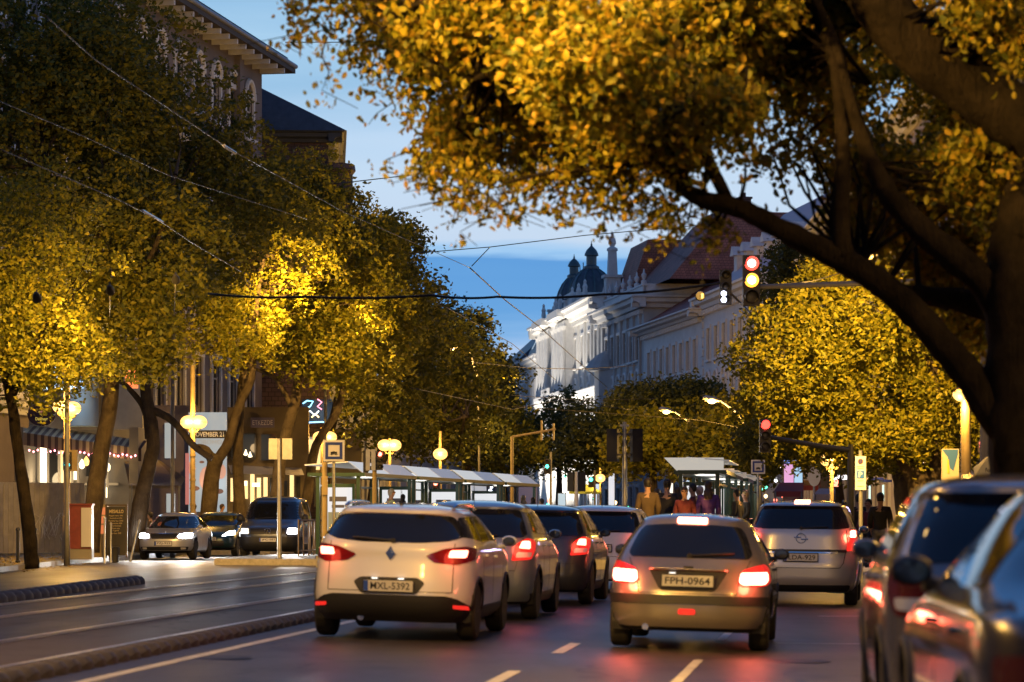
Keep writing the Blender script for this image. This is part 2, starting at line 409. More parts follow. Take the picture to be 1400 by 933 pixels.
# elevation wobbled by streaky noise gives flat dusk cloud banks
wob = math_('MULTIPLY', math_('SUBTRACT', nz.outputs['Fac'], None, vb=.5), None, vb=.030)
el = math_('ADD', sep.outputs['Z'], wob)
el = math_('MULTIPLY', el, None, vb=4.0)          # 0..0.25 -> 0..1
rp = N.new('ShaderNodeValToRGB'); cr = rp.color_ramp
def lin(r, g, b): 
    f = lambda c: (c/255/12.92) if c/255 <= .04045 else ((c/255+.055)/1.055)**2.4
    return (f(r), f(g), f(b), 1)
stops = [(0.0, (150,170,215)), (.235, (165,195,232)), (.265, (120,172,222)), (.29, (96,158,216)), (.355, (88,152,214)), (.372, (150,194,234)),
         (.40, (190,210,233)), (.47, (189,212,235)), (.53, (180,207,234)), (.60, (146,187,221)), (.66, (160,198,228)), (.75, (132,178,217)), (.88, (116,166,209)), (1.0, (70,125,190))]
cr.elements[0].position = stops[0][0]; cr.elements[0].color = lin(*stops[0][1]); cr.elements[1].position = 1.0; cr.elements[1].color = lin(*stops[-1][1])
for p, c in stops[1:-1]:
    e = cr.elements.new(p); e.color = lin(*c)
L.new(el, rp.inputs['Fac'])
# overhead the dusk sky deepens
hi = N.new('ShaderNodeValToRGB'); hi.color_ramp.elements[0].position = .22; hi.color_ramp.elements[1].position = .8
hi.color_ramp.elements[0].color = (1,1,1,1); hi.color_ramp.elements[1].color = (.44,.45,.54,1); L.new(sep.outputs['Z'], hi.inputs['Fac'])
mu = N.new('ShaderNodeMix'); mu.data_type = 'RGBA'; mu.blend_type = 'MULTIPLY'; mu.inputs[0].default_value = 1
L.new(rp.outputs['Color'], mu.inputs[6])
# the western sky ahead is bright, the eastern one behind us already dark
we = N.new('ShaderNodeMapRange'); we.inputs['From Min'].default_value = -.5; we.inputs['From Max'].default_value = .7; we.inputs['To Min'].default_value = .80; we.inputs['To Max'].default_value = 1.0; L.new(sep.outputs['Y'], we.inputs['Value'])
h2 = N.new('ShaderNodeVectorMath'); h2.operation = 'SCALE'; L.new(hi.outputs['Color'], h2.inputs[0]); L.new(we.outputs['Result'], h2.inputs['Scale']); L.new(h2.outputs['Vector'], mu.inputs[7])
sky = N.new('ShaderNodeTexSky'); sky.sky_type = 'NISHITA'; sky.sun_disc = False; sky.sun_elevation = R(1.0); sky.sun_rotation = R(250); sky.air_density = 1.6; sky.ozone_density = 3
sm = N.new('ShaderNodeVectorMath'); sm.operation = 'SCALE'; sm.inputs['Scale'].default_value = .05; L.new(sky.outputs['Color'], sm.inputs[0])
ad = N.new('ShaderNodeMix'); ad.data_type = 'RGBA'; ad.blend_type = 'ADD'; ad.inputs[0].default_value = 1
sc2 = N.new('ShaderNodeVectorMath'); sc2.operation = 'SCALE'; sc2.inputs['Scale'].default_value = 1.08; L.new(mu.outputs[2], sc2.inputs[0])
L.new(sc2.outputs['Vector'], ad.inputs[6]); L.new(sm.outputs['Vector'], ad.inputs[7])
L.new(ad.outputs[2], bg.inputs['Color']); L.new(bg.outputs['Background'], out.inputs['Surface'])
sl = bpy.data.lights.new('Sun', 'SUN'); sl.energy = .06; sl.angle = R(20); sl.color = (1,.85,.75)
so = bpy.data.objects.new('Sun', sl); COL.objects.link(so); so.location = (0,0,40); so.rotation_euler = (R(80), 0, R(70))

def point(name, loc, power, parent=None, col=SODIUM, rad=.12, spot=None, direction=None, blend=.4, spec=1.0):
    l = bpy.data.lights.new(name, 'SPOT' if spot else 'POINT'); l.energy = power; l.color = col; l.shadow_soft_size = rad; l.specular_factor = spec
    if spot: l.spot_size = R(spot); l.spot_blend = blend
    o = bpy.data.objects.new(name, l); COL.objects.link(o)
    if parent is not None: o.parent = parent; o.location = wm(parent).inverted() @ Vector(loc)
    else: o.location = loc
    if direction is not None:
        dv = Vector(direction)
        if parent is not None: dv = wm(parent).to_3x3().inverted() @ dv
        o.rotation_euler = dv.to_track_quat('-Z', 'Y').to_euler()
    return o
# ------------------------------------------------------------------ vehicles: an analytic body surface with fitted panels
def pchip(xs, ys, x):
    xs = np.asarray(xs, float); ys = np.asarray(ys, float); h = np.diff(xs); d = np.diff(ys)/h; m = np.zeros(len(xs))
    for i in range(1, len(xs)-1):
        if d[i-1]*d[i] > 0: m[i] = 2*d[i-1]*d[i]/(d[i-1]+d[i])
    m[0] = d[0]; m[-1] = d[-1]
    x = min(max(x, xs[0]), xs[-1]); i = min(int(np.searchsorted(xs, x, side='right'))-1, len(xs)-2); i = max(i, 0)
    t = (x-xs[i])/h[i]; a = 1-t
    return float((1+2*t)*a*a*ys[i]+t*a*a*h[i]*m[i]+t*t*(3-2*t)*ys[i+1]-t*t*a*h[i]*m[i+1])

def rpoly(pts, r=.03, n=4):
    out = []; k = len(pts)
    for i in range(k):
        p0, p, p1 = Vector(pts[i-1]), Vector(pts[i]), Vector(pts[(i+1) % k])
        a = (p0-p); b = (p1-p); rr = min(r, a.length*.45, b.length*.45)
        A = p+a.normalized()*rr; B = p+b.normalized()*rr
        for j in range(n+1):
            t = j/n; q = A*(1-t)**2+p*2*t*(1-t)+B*t*t; out.append((q.x, q.y))
    return out

class Body:
    def __init__(s, tab, L, ar=5, br=3.5, af=4, bf=3.0, zone_r=.8, zone_f=.9, roof=1.36, top=1.445):
        s.z = [t[0] for t in tab]; s.W = [t[1] for t in tab]; s.YR = [t[2] for t in tab]; s.YF = [t[3] for t in tab]
        s.L = L; s.ar, s.br, s.af, s.bf, s.zr, s.zf, s.top = ar, br, af, bf, zone_r, zone_f, top; s.cache = {}
    def lev(s, z):
        k = round(z, 5)
        if k not in s.cache: s.cache[k] = (pchip(s.z, s.W, z), pchip(s.z, s.YR, z)-s.L/2, pchip(s.z, s.YF, z)-s.L/2)
        return s.cache[k]
    def zones(s, z):
        w, yr, yf = s.lev(z); half = (yf-yr)/2
        return min(s.zr, half), min(s.zf, half)
    def rear(s, x, z):
        w, yr, yf = s.lev(z); l = s.zones(z)[0]; q = min(abs(x)/w, .9995)
        return Vector((x, yr+l*(1-(1-q**s.ar)**(1/s.br)), z))
    def front(s, x, z):
        w, yr, yf = s.lev(z); l = s.zones(z)[1]; q = min(abs(x)/w, .9995)
        return Vector((x, yf-l*(1-(1-q**s.af)**(1/s.bf)), z))
    def side(s, y, z, sg=1):
        w, yr, yf = s.lev(z); lr, lf = s.zones(z); x = w
        if y < yr+lr: x = w*(1-min(1, (yr+lr-y)/lr)**s.br)**(1/s.ar)
        elif y > yf-lf: x = w*(1-min(1, (y-yf+lf)/lf)**s.bf)**(1/s.af)
        return Vector((sg*x, y, z))
    def ring(s, z, n=14):
        w, yr, yf = s.lev(z); lr, lf = s.zones(z); pts = []
        def quarter(a, b, m):
            ts = np.linspace(0, math.pi/2, 200); X = np.abs(np.sin(ts))**(2/a); Y = np.abs(np.cos(ts))**(2/b)
            X *= 1.0; d = np.concatenate([[0], np.cumsum(np.hypot(np.diff(X), np.diff(Y)))]); k = np.linspace(0, d[-1], m)
            return np.interp(k, d, X), np.interp(k, d, Y)     # from centre of the end face round to the flank
        X, Y = quarter(s.ar, s.br, n); rear = [(w*x, yr+lr-lr*y) for x, y in zip(X, Y)]
        X, Y = quarter(s.af, s.bf, n); front = [(w*x, yf-lf+lf*y) for x, y in zip(X, Y)]
        ya, yb = rear[-1][1], front[-1][1]; ms = [(w, ya+(yb-ya)*k/13) for k in range(1, 13)]
        right = rear+ms+front[::-1]
        left = [(-x, y) for x, y in right[::-1]][1:-1]
        return [Vector((x, y, z)) for x, y in right+left]

def surf_patch(surf, poly, mat_, name, parent, off=.004, th=.012, step=.06, flip=False, mats=None, smooth=True):
    bm = bmesh.new(); vs = [bm.verts.new((u, v, 0)) for u, v in poly]
    try: bm.faces.new(vs)
    except ValueError: bm.free(); return None
    us = [p[0] for p in poly]; vv = [p[1] for p in poly]
    for axis, lo, hi in ((0, min(us), max(us)), (1, min(vv), max(vv))):
        n = max(1, int(math.ceil((hi-lo)/step)))
        for k in range(1, n):
            c = lo+(hi-lo)*k/n; co = (c,0,0) if axis == 0 else (0,c,0); no = (1,0,0) if axis == 0 else (0,1,0)
            bmesh.ops.bisect_plane(bm, geom=list(bm.verts)+list(bm.edges)+list(bm.faces), plane_co=co, plane_no=no)
    bm.verts.ensure_lookup_table(); bm.verts.index_update()
    uv = [(v.co.x, v.co.y) for v in bm.verts]; e = .004; P = []; NN = []
    for u, v in uv:
        p = surf(u, v); a = surf(u+e, v)-surf(u-e, v); b = surf(u, v+e)-surf(u, v-e); n = a.cross(b)
        n = n.normalized() if n.length > 1e-12 else Vector((0,-1,0))
        if flip: n = -n
        P.append(p); NN.append(n)
    faces = [tuple(v.index for v in f.verts) for f in bm.faces]
    bed = [(ed.verts[0].index, ed.verts[1].index) for ed in bm.edges if len(ed.link_faces) == 1]
    n0 = len(P); V_ = [p+n*off for p, n in zip(P, NN)]; F_ = list(faces); mp = {}
    for a, b in bed:
        for k in (a, b):
            if k not in mp: mp[k] = len(V_); V_.append(P[k]+NN[k]*(off-th))
        F_.append((a, b, mp[b], mp[a]))
    bm.free()
    me = bpy.data.meshes.new(name); me.from_pydata([tuple(p) for p in V_], [], F_); me.materials.append(mat_)
    b2 = bmesh.new(); b2.from_mesh(me); bmesh.ops.recalc_face_normals(b2, faces=b2.faces)
    # outward check
    s_ = 0
    for f in list(b2.faces)[:len(faces)]:
        i = f.verts[0].index
        if i < n0: s_ += f.normal.dot(NN[i])
    if s_ < 0: bmesh.ops.reverse_faces(b2, faces=b2.faces)
    b2.to_mesh(me); b2.free()
    if smooth: smooth_angle(me, 40)
    me.update(); return link_mesh(name, me, parent)

class Car:
    def __init__(s, name, label, loc, rot, tab, paint, L, wheels, wr=.31, lower=.42, lowmat=None, group=None, tw=.20, **kw):
        s.t = thing(name, label, 'van' if 'van' in name else 'car', loc, rot, group); s.B = Body(tab, L, **kw); s.paint = paint; s.L = L
        B = s.B; z0, z1 = tab[0][0], tab[-1][0]
        # levels, denser where the outline moves fast
        zs = [z0]; z = z0
        while z < z1-.002:
            st = .03
            for _ in range(6):
                a = B.lev(z); b = B.lev(min(z+st, z1))
                if max(abs(a[i]-b[i]) for i in range(3)) > .085: st *= .6
            z = min(z+st, z1); zs.append(z)
        zs = sorted(set([round(q, 5) for q in zs]+[round(lower, 5)]))
        rings = [B.ring(q) for q in zs]; n = len(rings[0]); V_ = [p for r in rings for p in r]
        yw = [w_-L/2 for w_ in wheels]; Ra = wr+.055
        def hole(f):
            c = sum((V_[i] for i in f), Vector())/len(f)
            if abs(c.x) < .5*B.lev(min(max(c.z, z0), z1))[0]: return False
            return any((c.y-y)**2+(c.z-wr)**2 < Ra*Ra for y in yw)
        up = []; lo = []
        for i in range(len(zs)-1):
            for k in range(n):
                f = (i*n+k, i*n+(k+1) % n, (i+1)*n+(k+1) % n, (i+1)*n+k)
                if hole(f): continue
                (lo if zs[i+1] <= lower+1e-6 else up).append(f)
        lo.append(tuple(range(n-1, -1, -1))); up.append(tuple(range((len(zs)-1)*n, len(zs)*n)))
        for nm, fs, mt in (('body', up, paint), ('lower_body', lo, lowmat or paint)):
            used = sorted({i for f in fs for i in f}); mp = {u: j for j, u in enumerate(used)}
            b = MB(); b.add([V_[u] for u in used], [tuple(mp[i] for i in f) for f in fs]); o = b.build(nm, mt, s.t, smooth=50, local=True, fixn=False)
        # wheels, arches
        for y in yw:
            for sg in (-1, 1):
                xw = B.side(y, wr+.1, 1).x; xc = xw-.10
                b = MB(); m = 16; pts = []
                for j in range(m+1):
                    an = math.pi*(-.06+1.12*j/m); yy = y+Ra*math.cos(an); zz = wr+Ra*math.sin(an); pts.append(B.side(yy, max(zz, z0), sg)+Vector((sg*.002,0,0)))
                b.tube(pts, .017, 6); b.build('arch_lip', lowmat or paint, s.t, smooth=True, local=True)
                b = MB(); vs = []; fs = []
                for xx in (xw-.03, xw*.45):
                    for j in range(m+1):
                        an = math.pi*(-.1+1.2*j/m); vs.append((sg*xx, y+Ra*1.0*math.cos(an), max(wr+Ra*math.sin(an), z0-.02)))
                for j in range(m): fs.append((j, j+1, m+1+j+1, m+1+j))
                fs.append(tuple(range(m+1, 2*m+2))); b.add(vs, fs); b.build('wheel_well', M['black'], s.t, local=True)
                wh = thing('wheel', None, None, (sg*xc, y, wr)); wh.parent = s.t
                b = MB(); r = wr; prof = [(r*.64,-tw/2),(r*.9,-tw/2),(r*.985,-tw*.38),(r,-tw*.2),(r,tw*.2),(r*.985,tw*.38),(r*.9,tw/2),(r*.64,tw/2)]
                b.lathe((0,0,0), prof, 28, 'x'); b.build('tyre', M['tyre'], wh, smooth=40, local=True)
                b = MB(); o_ = sg*tw*.42; b.lathe((0,0,0), [(r*.66, o_-.02*sg), (r*.66, o_+.012*sg), (r*.6, o_+.012*sg), (r*.57, o_-.03*sg), (r*.3,o_-.035*sg), (.02, o_-.035*sg)], 28, 'x')
                for k in range(5):
                    an = k*2*math.pi/5+.3; c = Vector((o_, .38*r*math.cos(an), .38*r*math.sin(an))); d = Vector((0, math.cos(an), math.sin(an))); t = Vector((0,-d.z,d.y))
                    q = [c-d*.3*r-t*.045, c-d*.3*r+t*.045, c+d*.22*r+t*.03, c+d*.22*r-t*.03]
                    b.add([p+Vector((-.01*sg,0,0)) for p in q]+[p+Vector((.012*sg,0,0)) for p in q], [(4,5,6,7),(0,1,5,4),(1,2,6,5),(2,3,7,6),(3,0,4,7)])
                b.lathe((o_,0,0), [(.055,-.02*sg),(.055,.014*sg),(.01,.016*sg)], 12, 'x'); b.build('rim', M['rim'], wh, smooth=35, local=True)
        # floor so that one cannot look through underneath
        s.n = {}
    def rear(s, name, poly, m, r=.03, off=.005, th=.014, step=.06, parent=None):
        return surf_patch(s.B.rear, rpoly(poly, r) if r else poly, m, name, parent or s.t, off, th, step)
    def front(s, name, poly, m, r=.03, off=.005, th=.014, step=.06, parent=None):
        return surf_patch(s.B.front, rpoly(poly, r) if r else poly, m, name, parent or s.t, off, th, step, flip=True)
    def side(s, name, poly, m, r=.03, off=.004, th=.012, step=.09, both=True, parent=None):
        poly = [(y-s.L/2, z) for y, z in poly]
        for sg in ((-1, 1) if both is True else (both,)):
            o = surf_patch(lambda y, z: s.B.side(y, z, sg), rpoly(poly, r) if r else poly, m, name, parent or s.t, off, th, step, flip=(sg < 0))
        return o
    def both_rear(s, name, poly, m, **k):
        return [s.rear(name, [(x*sg, z) for x, z in poly][::sg], m, **k) for sg in (-1, 1)]
    def both_front(s, name, poly, m, **k):
        return [s.front(name, [(x*sg, z) for x, z in poly][::sg], m, **k) for sg in (-1, 1)]
    def seam(s, where, pts, w=.007, parent=None):
        poly = []; n = len(pts)
        A = [Vector(p) for p in pts]; lft = []; rgt = []
        for i, p in enumerate(A):
            t = (A[min(i+1, n-1)]-A[max(i-1, 0)]).normalized(); q = Vector((-t.y, t.x))*(w/2); lft.append(p+q); rgt.append(p-q)
        poly = [(p.x, p.y) for p in lft+rgt[::-1]]
        if where == 'side': s.side('panel_gap', poly, M['black'], r=0, off=.0015, th=.004, step=.05)
        elif where == 'rear': s.rear('panel_gap', poly, M['black'], r=0, off=.0015, th=.004, step=.05)
        else: s.front('panel_gap', poly, M['black'], r=0, off=.0015, th=.004, step=.05)
    def plate(s, txt, zc, w=.52, h=.113, front=False, eu=True, x0=0.0, out=.012):
        f = s.B.front if front else s.B.rear; sg = -1 if front else 1
        y = f(x0, zc).y; y = min(y, f(x0, zc-h/2).y, f(x0, zc+h/2).y) if not front else max(y, f(x0, zc-h/2).y, f(x0, zc+h/2).y)
        y -= sg*out
        b = MB(); b.box((x0, y, zc), (w, .012, h)); p = b.build('number_plate', M['plate'], s.t, local=True)
        b = MB(); b.box((x0, y+sg*.004, zc), (w+.03, .014, h+.03)); b.build('plate_frame', M['black'], s.t, local=True)
        U = Vector((sg,0,0))
        if eu:
            b = MB(); b.box((x0-sg*(w/2-.024), y-sg*.0075, zc), (.046, .004, h-.006)); b.build('country_band', M['euband'], p, local=True)
        if txt: text_mesh('plate_number', txt, M['ink'], p, (x0+sg*(.02 if eu else 0), y-sg*.0085, zc), h*.66, U, (0,0,1), width=w*(.80 if eu else .88), bold=.012, local=True)
        return p
    def mirror(s, y, z, m=None, dx=.0, size=(.09,.17,.125)):
        for sg in (-1, 1):
            x = s.B.side(y-s.L/2, z, 1).x; b = MB(); c = Vector((sg*(x+size[1]/2+.035), y-s.L/2, z+.05))
            prof = [(-1.0,.05),(-.9,.6),(-.4,.95),(.1,1),(.6,.85),(.92,.5),(1,.05)]
            vs = []; fs = []; n = 12
            for t, r in prof:
                for k in range(n):
                    an = 2*math.pi*k/n; vs.append(c+Vector((t*size[1]/2, r*size[0]/2*math.cos(an)*1.3, r*size[2]/2*math.sin(an))))
            for i in range(len(prof)-1):
                for k in range(n): fs.append((i*n+k, i*n+(k+1) % n, (i+1)*n+(k+1) % n, (i+1)*n+k))
            fs += [tuple(range(n)), tuple(range(len(vs)-n, len(vs)))]
            b.add(vs, fs); b.tube([Vector((sg*(x-.02), y-s.L/2+.03, z-.02)), c-Vector((sg*.05,-.02,.05))], [.035,.03], 8)
            mo = b.build('wing_mirror', m or s.paint, s.t, smooth=45, local=True)
            b = MB(); b.lathe(Vector((0,0,0)), [(.060, -.002), (.056,-.006), (.01,-.007)], 16, 'y'); b.v = [(c.x+q[0]*size[1]*7, c.y-size[0]*.60+q[1], c.z+q[2]*size[2]*7*.9) for q in b.v]; b.build('mirror_glass', M['glass2'], mo, local=True)
    def antenna(s, y, z, h=.35, lean=-.2):
        b = MB(); p = Vector((0, y-s.L/2, z)); b.lathe(p, [(.03,-.02),(.022,.02),(.01,.03)], 10); b.tube([p+Vector((0,0,.02)), p+Vector((0, lean*h, h))], [.006,.003], 6); b.build('antenna', M['black'], s.t, local=True)
    def handles(s, pts, m=None):
        for y, z in pts: s.side('door_handle', [(y-.09, z-.014), (y+.09, z-.014), (y+.09, z+.014), (y-.09, z+.014)], m or s.paint, r=.012, off=.03, th=.03)
    def lamp(s, outer, inner, on, lens=None, front=False, ioff=.010, r=.03, ri=.02):
        fn = s.both_front if front else s.both_rear
        a = fn('headlight' if front else 'tail_light', outer, lens or M['lens'], r=r, step=.04, off=.007)
        ps = []
        for sg, par in zip((-1, 1), a):
            for nm, poly, mt in inner:
                q = [(x*sg, z) for x, z in poly][::sg]
                (s.front if front else s.rear)(nm, q, mt, r=ri, off=ioff, th=.006, step=.04, parent=par)
        return a
    def wiper(s, x0, z0, x1, z1, front=False, parent=None):
        f = s.B.front if front else s.B.rear; sg = 1 if front else -1; b = MB(); pts = []
        for k in range(9):
            t = k/8; p = f(x0+(x1-x0)*t, z0+(z1-z0)*t); pts.append(p+Vector((0, sg*.022, .004)))
        b.tube(pts, [.016]+[.010]*7+[.006], 6); b.lathe(pts[0], [(.026,-.01),(.026,.03),(.01,.034)], 10, 'y'); b.build('wiper', M['black'], parent or s.t, local=True)

def lamp_spill(c, pts, power, col=(1,.10,.05)):
    for x, z in pts:
        q = wm(c.t) @ (c.B.rear(x, z)+Vector((0,-.16,-.02))); point('lamp_spill', q, power, c.t, col, .10, spec=0.0)
def car_paint(name, col, metal=.35, rough=.32, flake=0.0):
    return mat(name, col, rough, metal, coat=1.0, spec=.5)
P_WHITE = car_paint('white_car_paint', (.70,.72,.79), 0.0, .34); P_SILVER = car_paint('silver_car_paint', (.52,.52,.52), .55, .32); P_GOLD = car_paint('champagne_car_paint', (.27,.243,.228), .5, .28)
P_BLUE = car_paint('silver_blue_car_paint', (.27,.31,.35), .5, .3); P_DARK = car_paint('graphite_car_paint', (.055,.055,.06), .4, .28); P_BLACK = car_paint('black_car_paint', (.010,.010,.013), .0, .25)
P_VAN = car_paint('dark_blue_van_paint', (.05,.065,.11), .3, .32); P_MAROON = car_paint('dark_red_car_paint', (.09,.025,.028), .3, .28); P_PEWTER = car_paint('pewter_car_paint', (.24,.23,.24), .5, .26); P_NIGHT = car_paint('night_car_paint', (.022,.016,.022), .3, .26); P_BEIGE = car_paint('beige_car_paint', (.46,.42,.38), .2, .4)

def roofcap(z0, top, w0, yr0, yf0, yr1, yf1):
    rows = []
    for t in (.0, .35, .62, .82, .94, 1.0):
        z = z0+(top-z0)*t; k = math.sqrt(max(0, 1-t*t)); w = max(w0*(k*.97+.03), .04); e = 1-k
        rows.append((z, w, yr0+(yr1-yr0)*e, yf0+(yf1-yf0)*e))
    return rows
def car_loc(xc, Z, heading, L, zref=None):       # rear (or front) centre seen at column xc, depth Z; heading in degrees right of the view axis
    a = R(heading); X = ax(xc, Z); d = Vector((math.sin(a), math.cos(a), 0)); p = Vector((X, Z, 0))+d*(L/2)
    p.z = gz(X, Z)+.006 if zref is None else zref
    return p, -a

# --- white estate, left lane
def white_estate():
    L = 4.27; tab = [(.20,.76,.16,3.95),(.30,.835,.05,4.18),(.36,.855,.02,4.24),(.47,.866,.0,4.27),(.60,.868,.015,4.26),(.75,.868,.05,4.22),(.86,.862,.075,4.12),(.95,.85,.085,3.78),(1.01,.835,.105,3.38),(1.08,.808,.16,3.22),(1.2,.745,.27,2.95),(1.32,.675,.345,2.6)]
    tab += roofcap(1.355, 1.452, .645, .30, 2.48, 1.55, 1.75)
    p, rz = car_loc(529, 29.8, 6.2, L)
    c = Car('estate_car', 'white estate car with black lower bumper and silver roof rails waiting in the left lane', p, (0, R(1.7), rz), tab, P_WHITE, L, (.74, 3.33), .31, .365, M['black'], ar=4.2, br=3.2)
    c.rear('rear_window', [(-.60,1.315),(-.66,1.24),(-.735,1.10),(-.60,1.055),(-.3,1.03),(.3,1.03),(.60,1.055),(.735,1.10),(.66,1.24),(.60,1.315),(.3,1.332),(-.3,1.332)], M['glass'], r=.05)
    # black bumper with an arched upper edge
    c.rear('rear_bumper', [(-.84,.30),(-.83,.372),(-.70,.455),(-.60,.482),(.60,.482),(.70,.455),(.83,.372),(.84,.30),(.78,.215),(-.78,.215)], M['black'], r=.03, off=.022, th=.03)
    c.both_rear('bumper_reflector', [(.66,.36),(.80,.345),(.79,.385),(.66,.395)], M['lensglow'], r=.01, off=.03, th=.02)
    c.lamp([(.36,.90),(.46,.83),(.70,.81),(.845,.86),(.842,.985),(.77,1.005),(.56,.975)], [('lit_bulb', [(.60,.885),(.77,.885),(.785,.965),(.62,.96)], M['tail']), ('amber_reflector', [(.42,.89),(.55,.86),(.56,.93),(.48,.925)], M['lens'])], True, M['lens'])
    b = MB(); y = c.B.rear(0, .91).y; q = [(0,.075),(.05,0),(0,-.075),(-.05,0)]; q2 = [(0,.045),(.028,0),(0,-.045),(-.028,0)]
    b.prism(q, y-.018, y+.01, lambda u, v, w_: (u, w_, v+.915)); b.prism(q2, y-.026, y, lambda u, v, w_: (u, w_, v+.915)); b.build('badge', M['chrome'], c.t, local=True)
    # plate recess
    c.rear('plate_recess', [(-.38,.615),(-.30,.665),(.30,.665),(.38,.615),(.30,.495),(-.30,.495)], M['black'], r=.03, off=.003, th=.01)
    c.plate('MXL-5392', .575, out=.03)
    for x in (-.15, .13):
        b = MB(); b.box((x, c.B.rear(0,.65).y-.03, .652), (.06,.02,.014)); b.build('plate_lamp', M['headdim'], c.t, local=True)
    c.side('side_window', [(2.0,1.06),(2.0,1.325),(1.35,1.325),(1.22,1.045)], M['glass']); c.side('side_window', [(2.95,1.045),(2.5,1.29),(2.07,1.325),(2.07,1.06)], M['glass'])
    c.side('side_window', [(1.17,1.05),(1.28,1.325),(.60,1.305),(.36,1.10)], M['glass'])
    c.front('windscreen', [(-.72,1.08),(.72,1.08),(.60,1.32),(-.60,1.32)], M['glass'])
    c.lamp([(.40,.70),(.84,.80),(.80,.9),(.5,.82)], [], False, M['lensclear'], front=True)
    c.side('rocker_panel', [(1.1,.25),(3.0,.25),(3.0,.36),(1.1,.36)], M['black'], off=.012, th=.02)
    c.seam('side', [(1.16,1.03),(1.12,.75),(1.2,.5)]); c.seam('side', [(2.05,1.04),(2.04,.4)]); c.seam('side', [(3.0,1.0),(2.98,.4)]); c.seam('rear', [(-.66,1.03),(-.66,.52)]); c.seam('rear', [(.66,1.03),(.66,.52)])
    c.seam('rear', [(-.66,.52),(.66,.52)])
    c.handles([(1.45,.90),(2.3,.88)]); c.mirror(2.85, 1.0); c.antenna(.75, 1.425, .18); c.wiper(.02, 1.045, -.42, 1.075)
    for sg in (-1, 1):
        b = MB(); pts = [Vector((sg*(.60-.02*abs(k-4)/4), y_-L/2, 1.40+.048*math.sin(math.pi*min(1, k/8*1.0))**.35)) for k, y_ in enumerate(np.linspace(.62, 2.45, 9))]
        b.tube(pts, .02, 8); b.build('roof_rail', M['chrome'], c.t, smooth=True, local=True)
    b = MB(); b.cyl((-.30, c.B.rear(-.3,.26).y-.02, .235), (-.30, c.B.rear(-.3,.26).y+.25, .235), .035, n=10); b.build('exhaust_pipe', M['chrome'], c.t, local=True); lamp_spill(c, [(-.70,.92),(.70,.92)], 2.0)
white_estate()

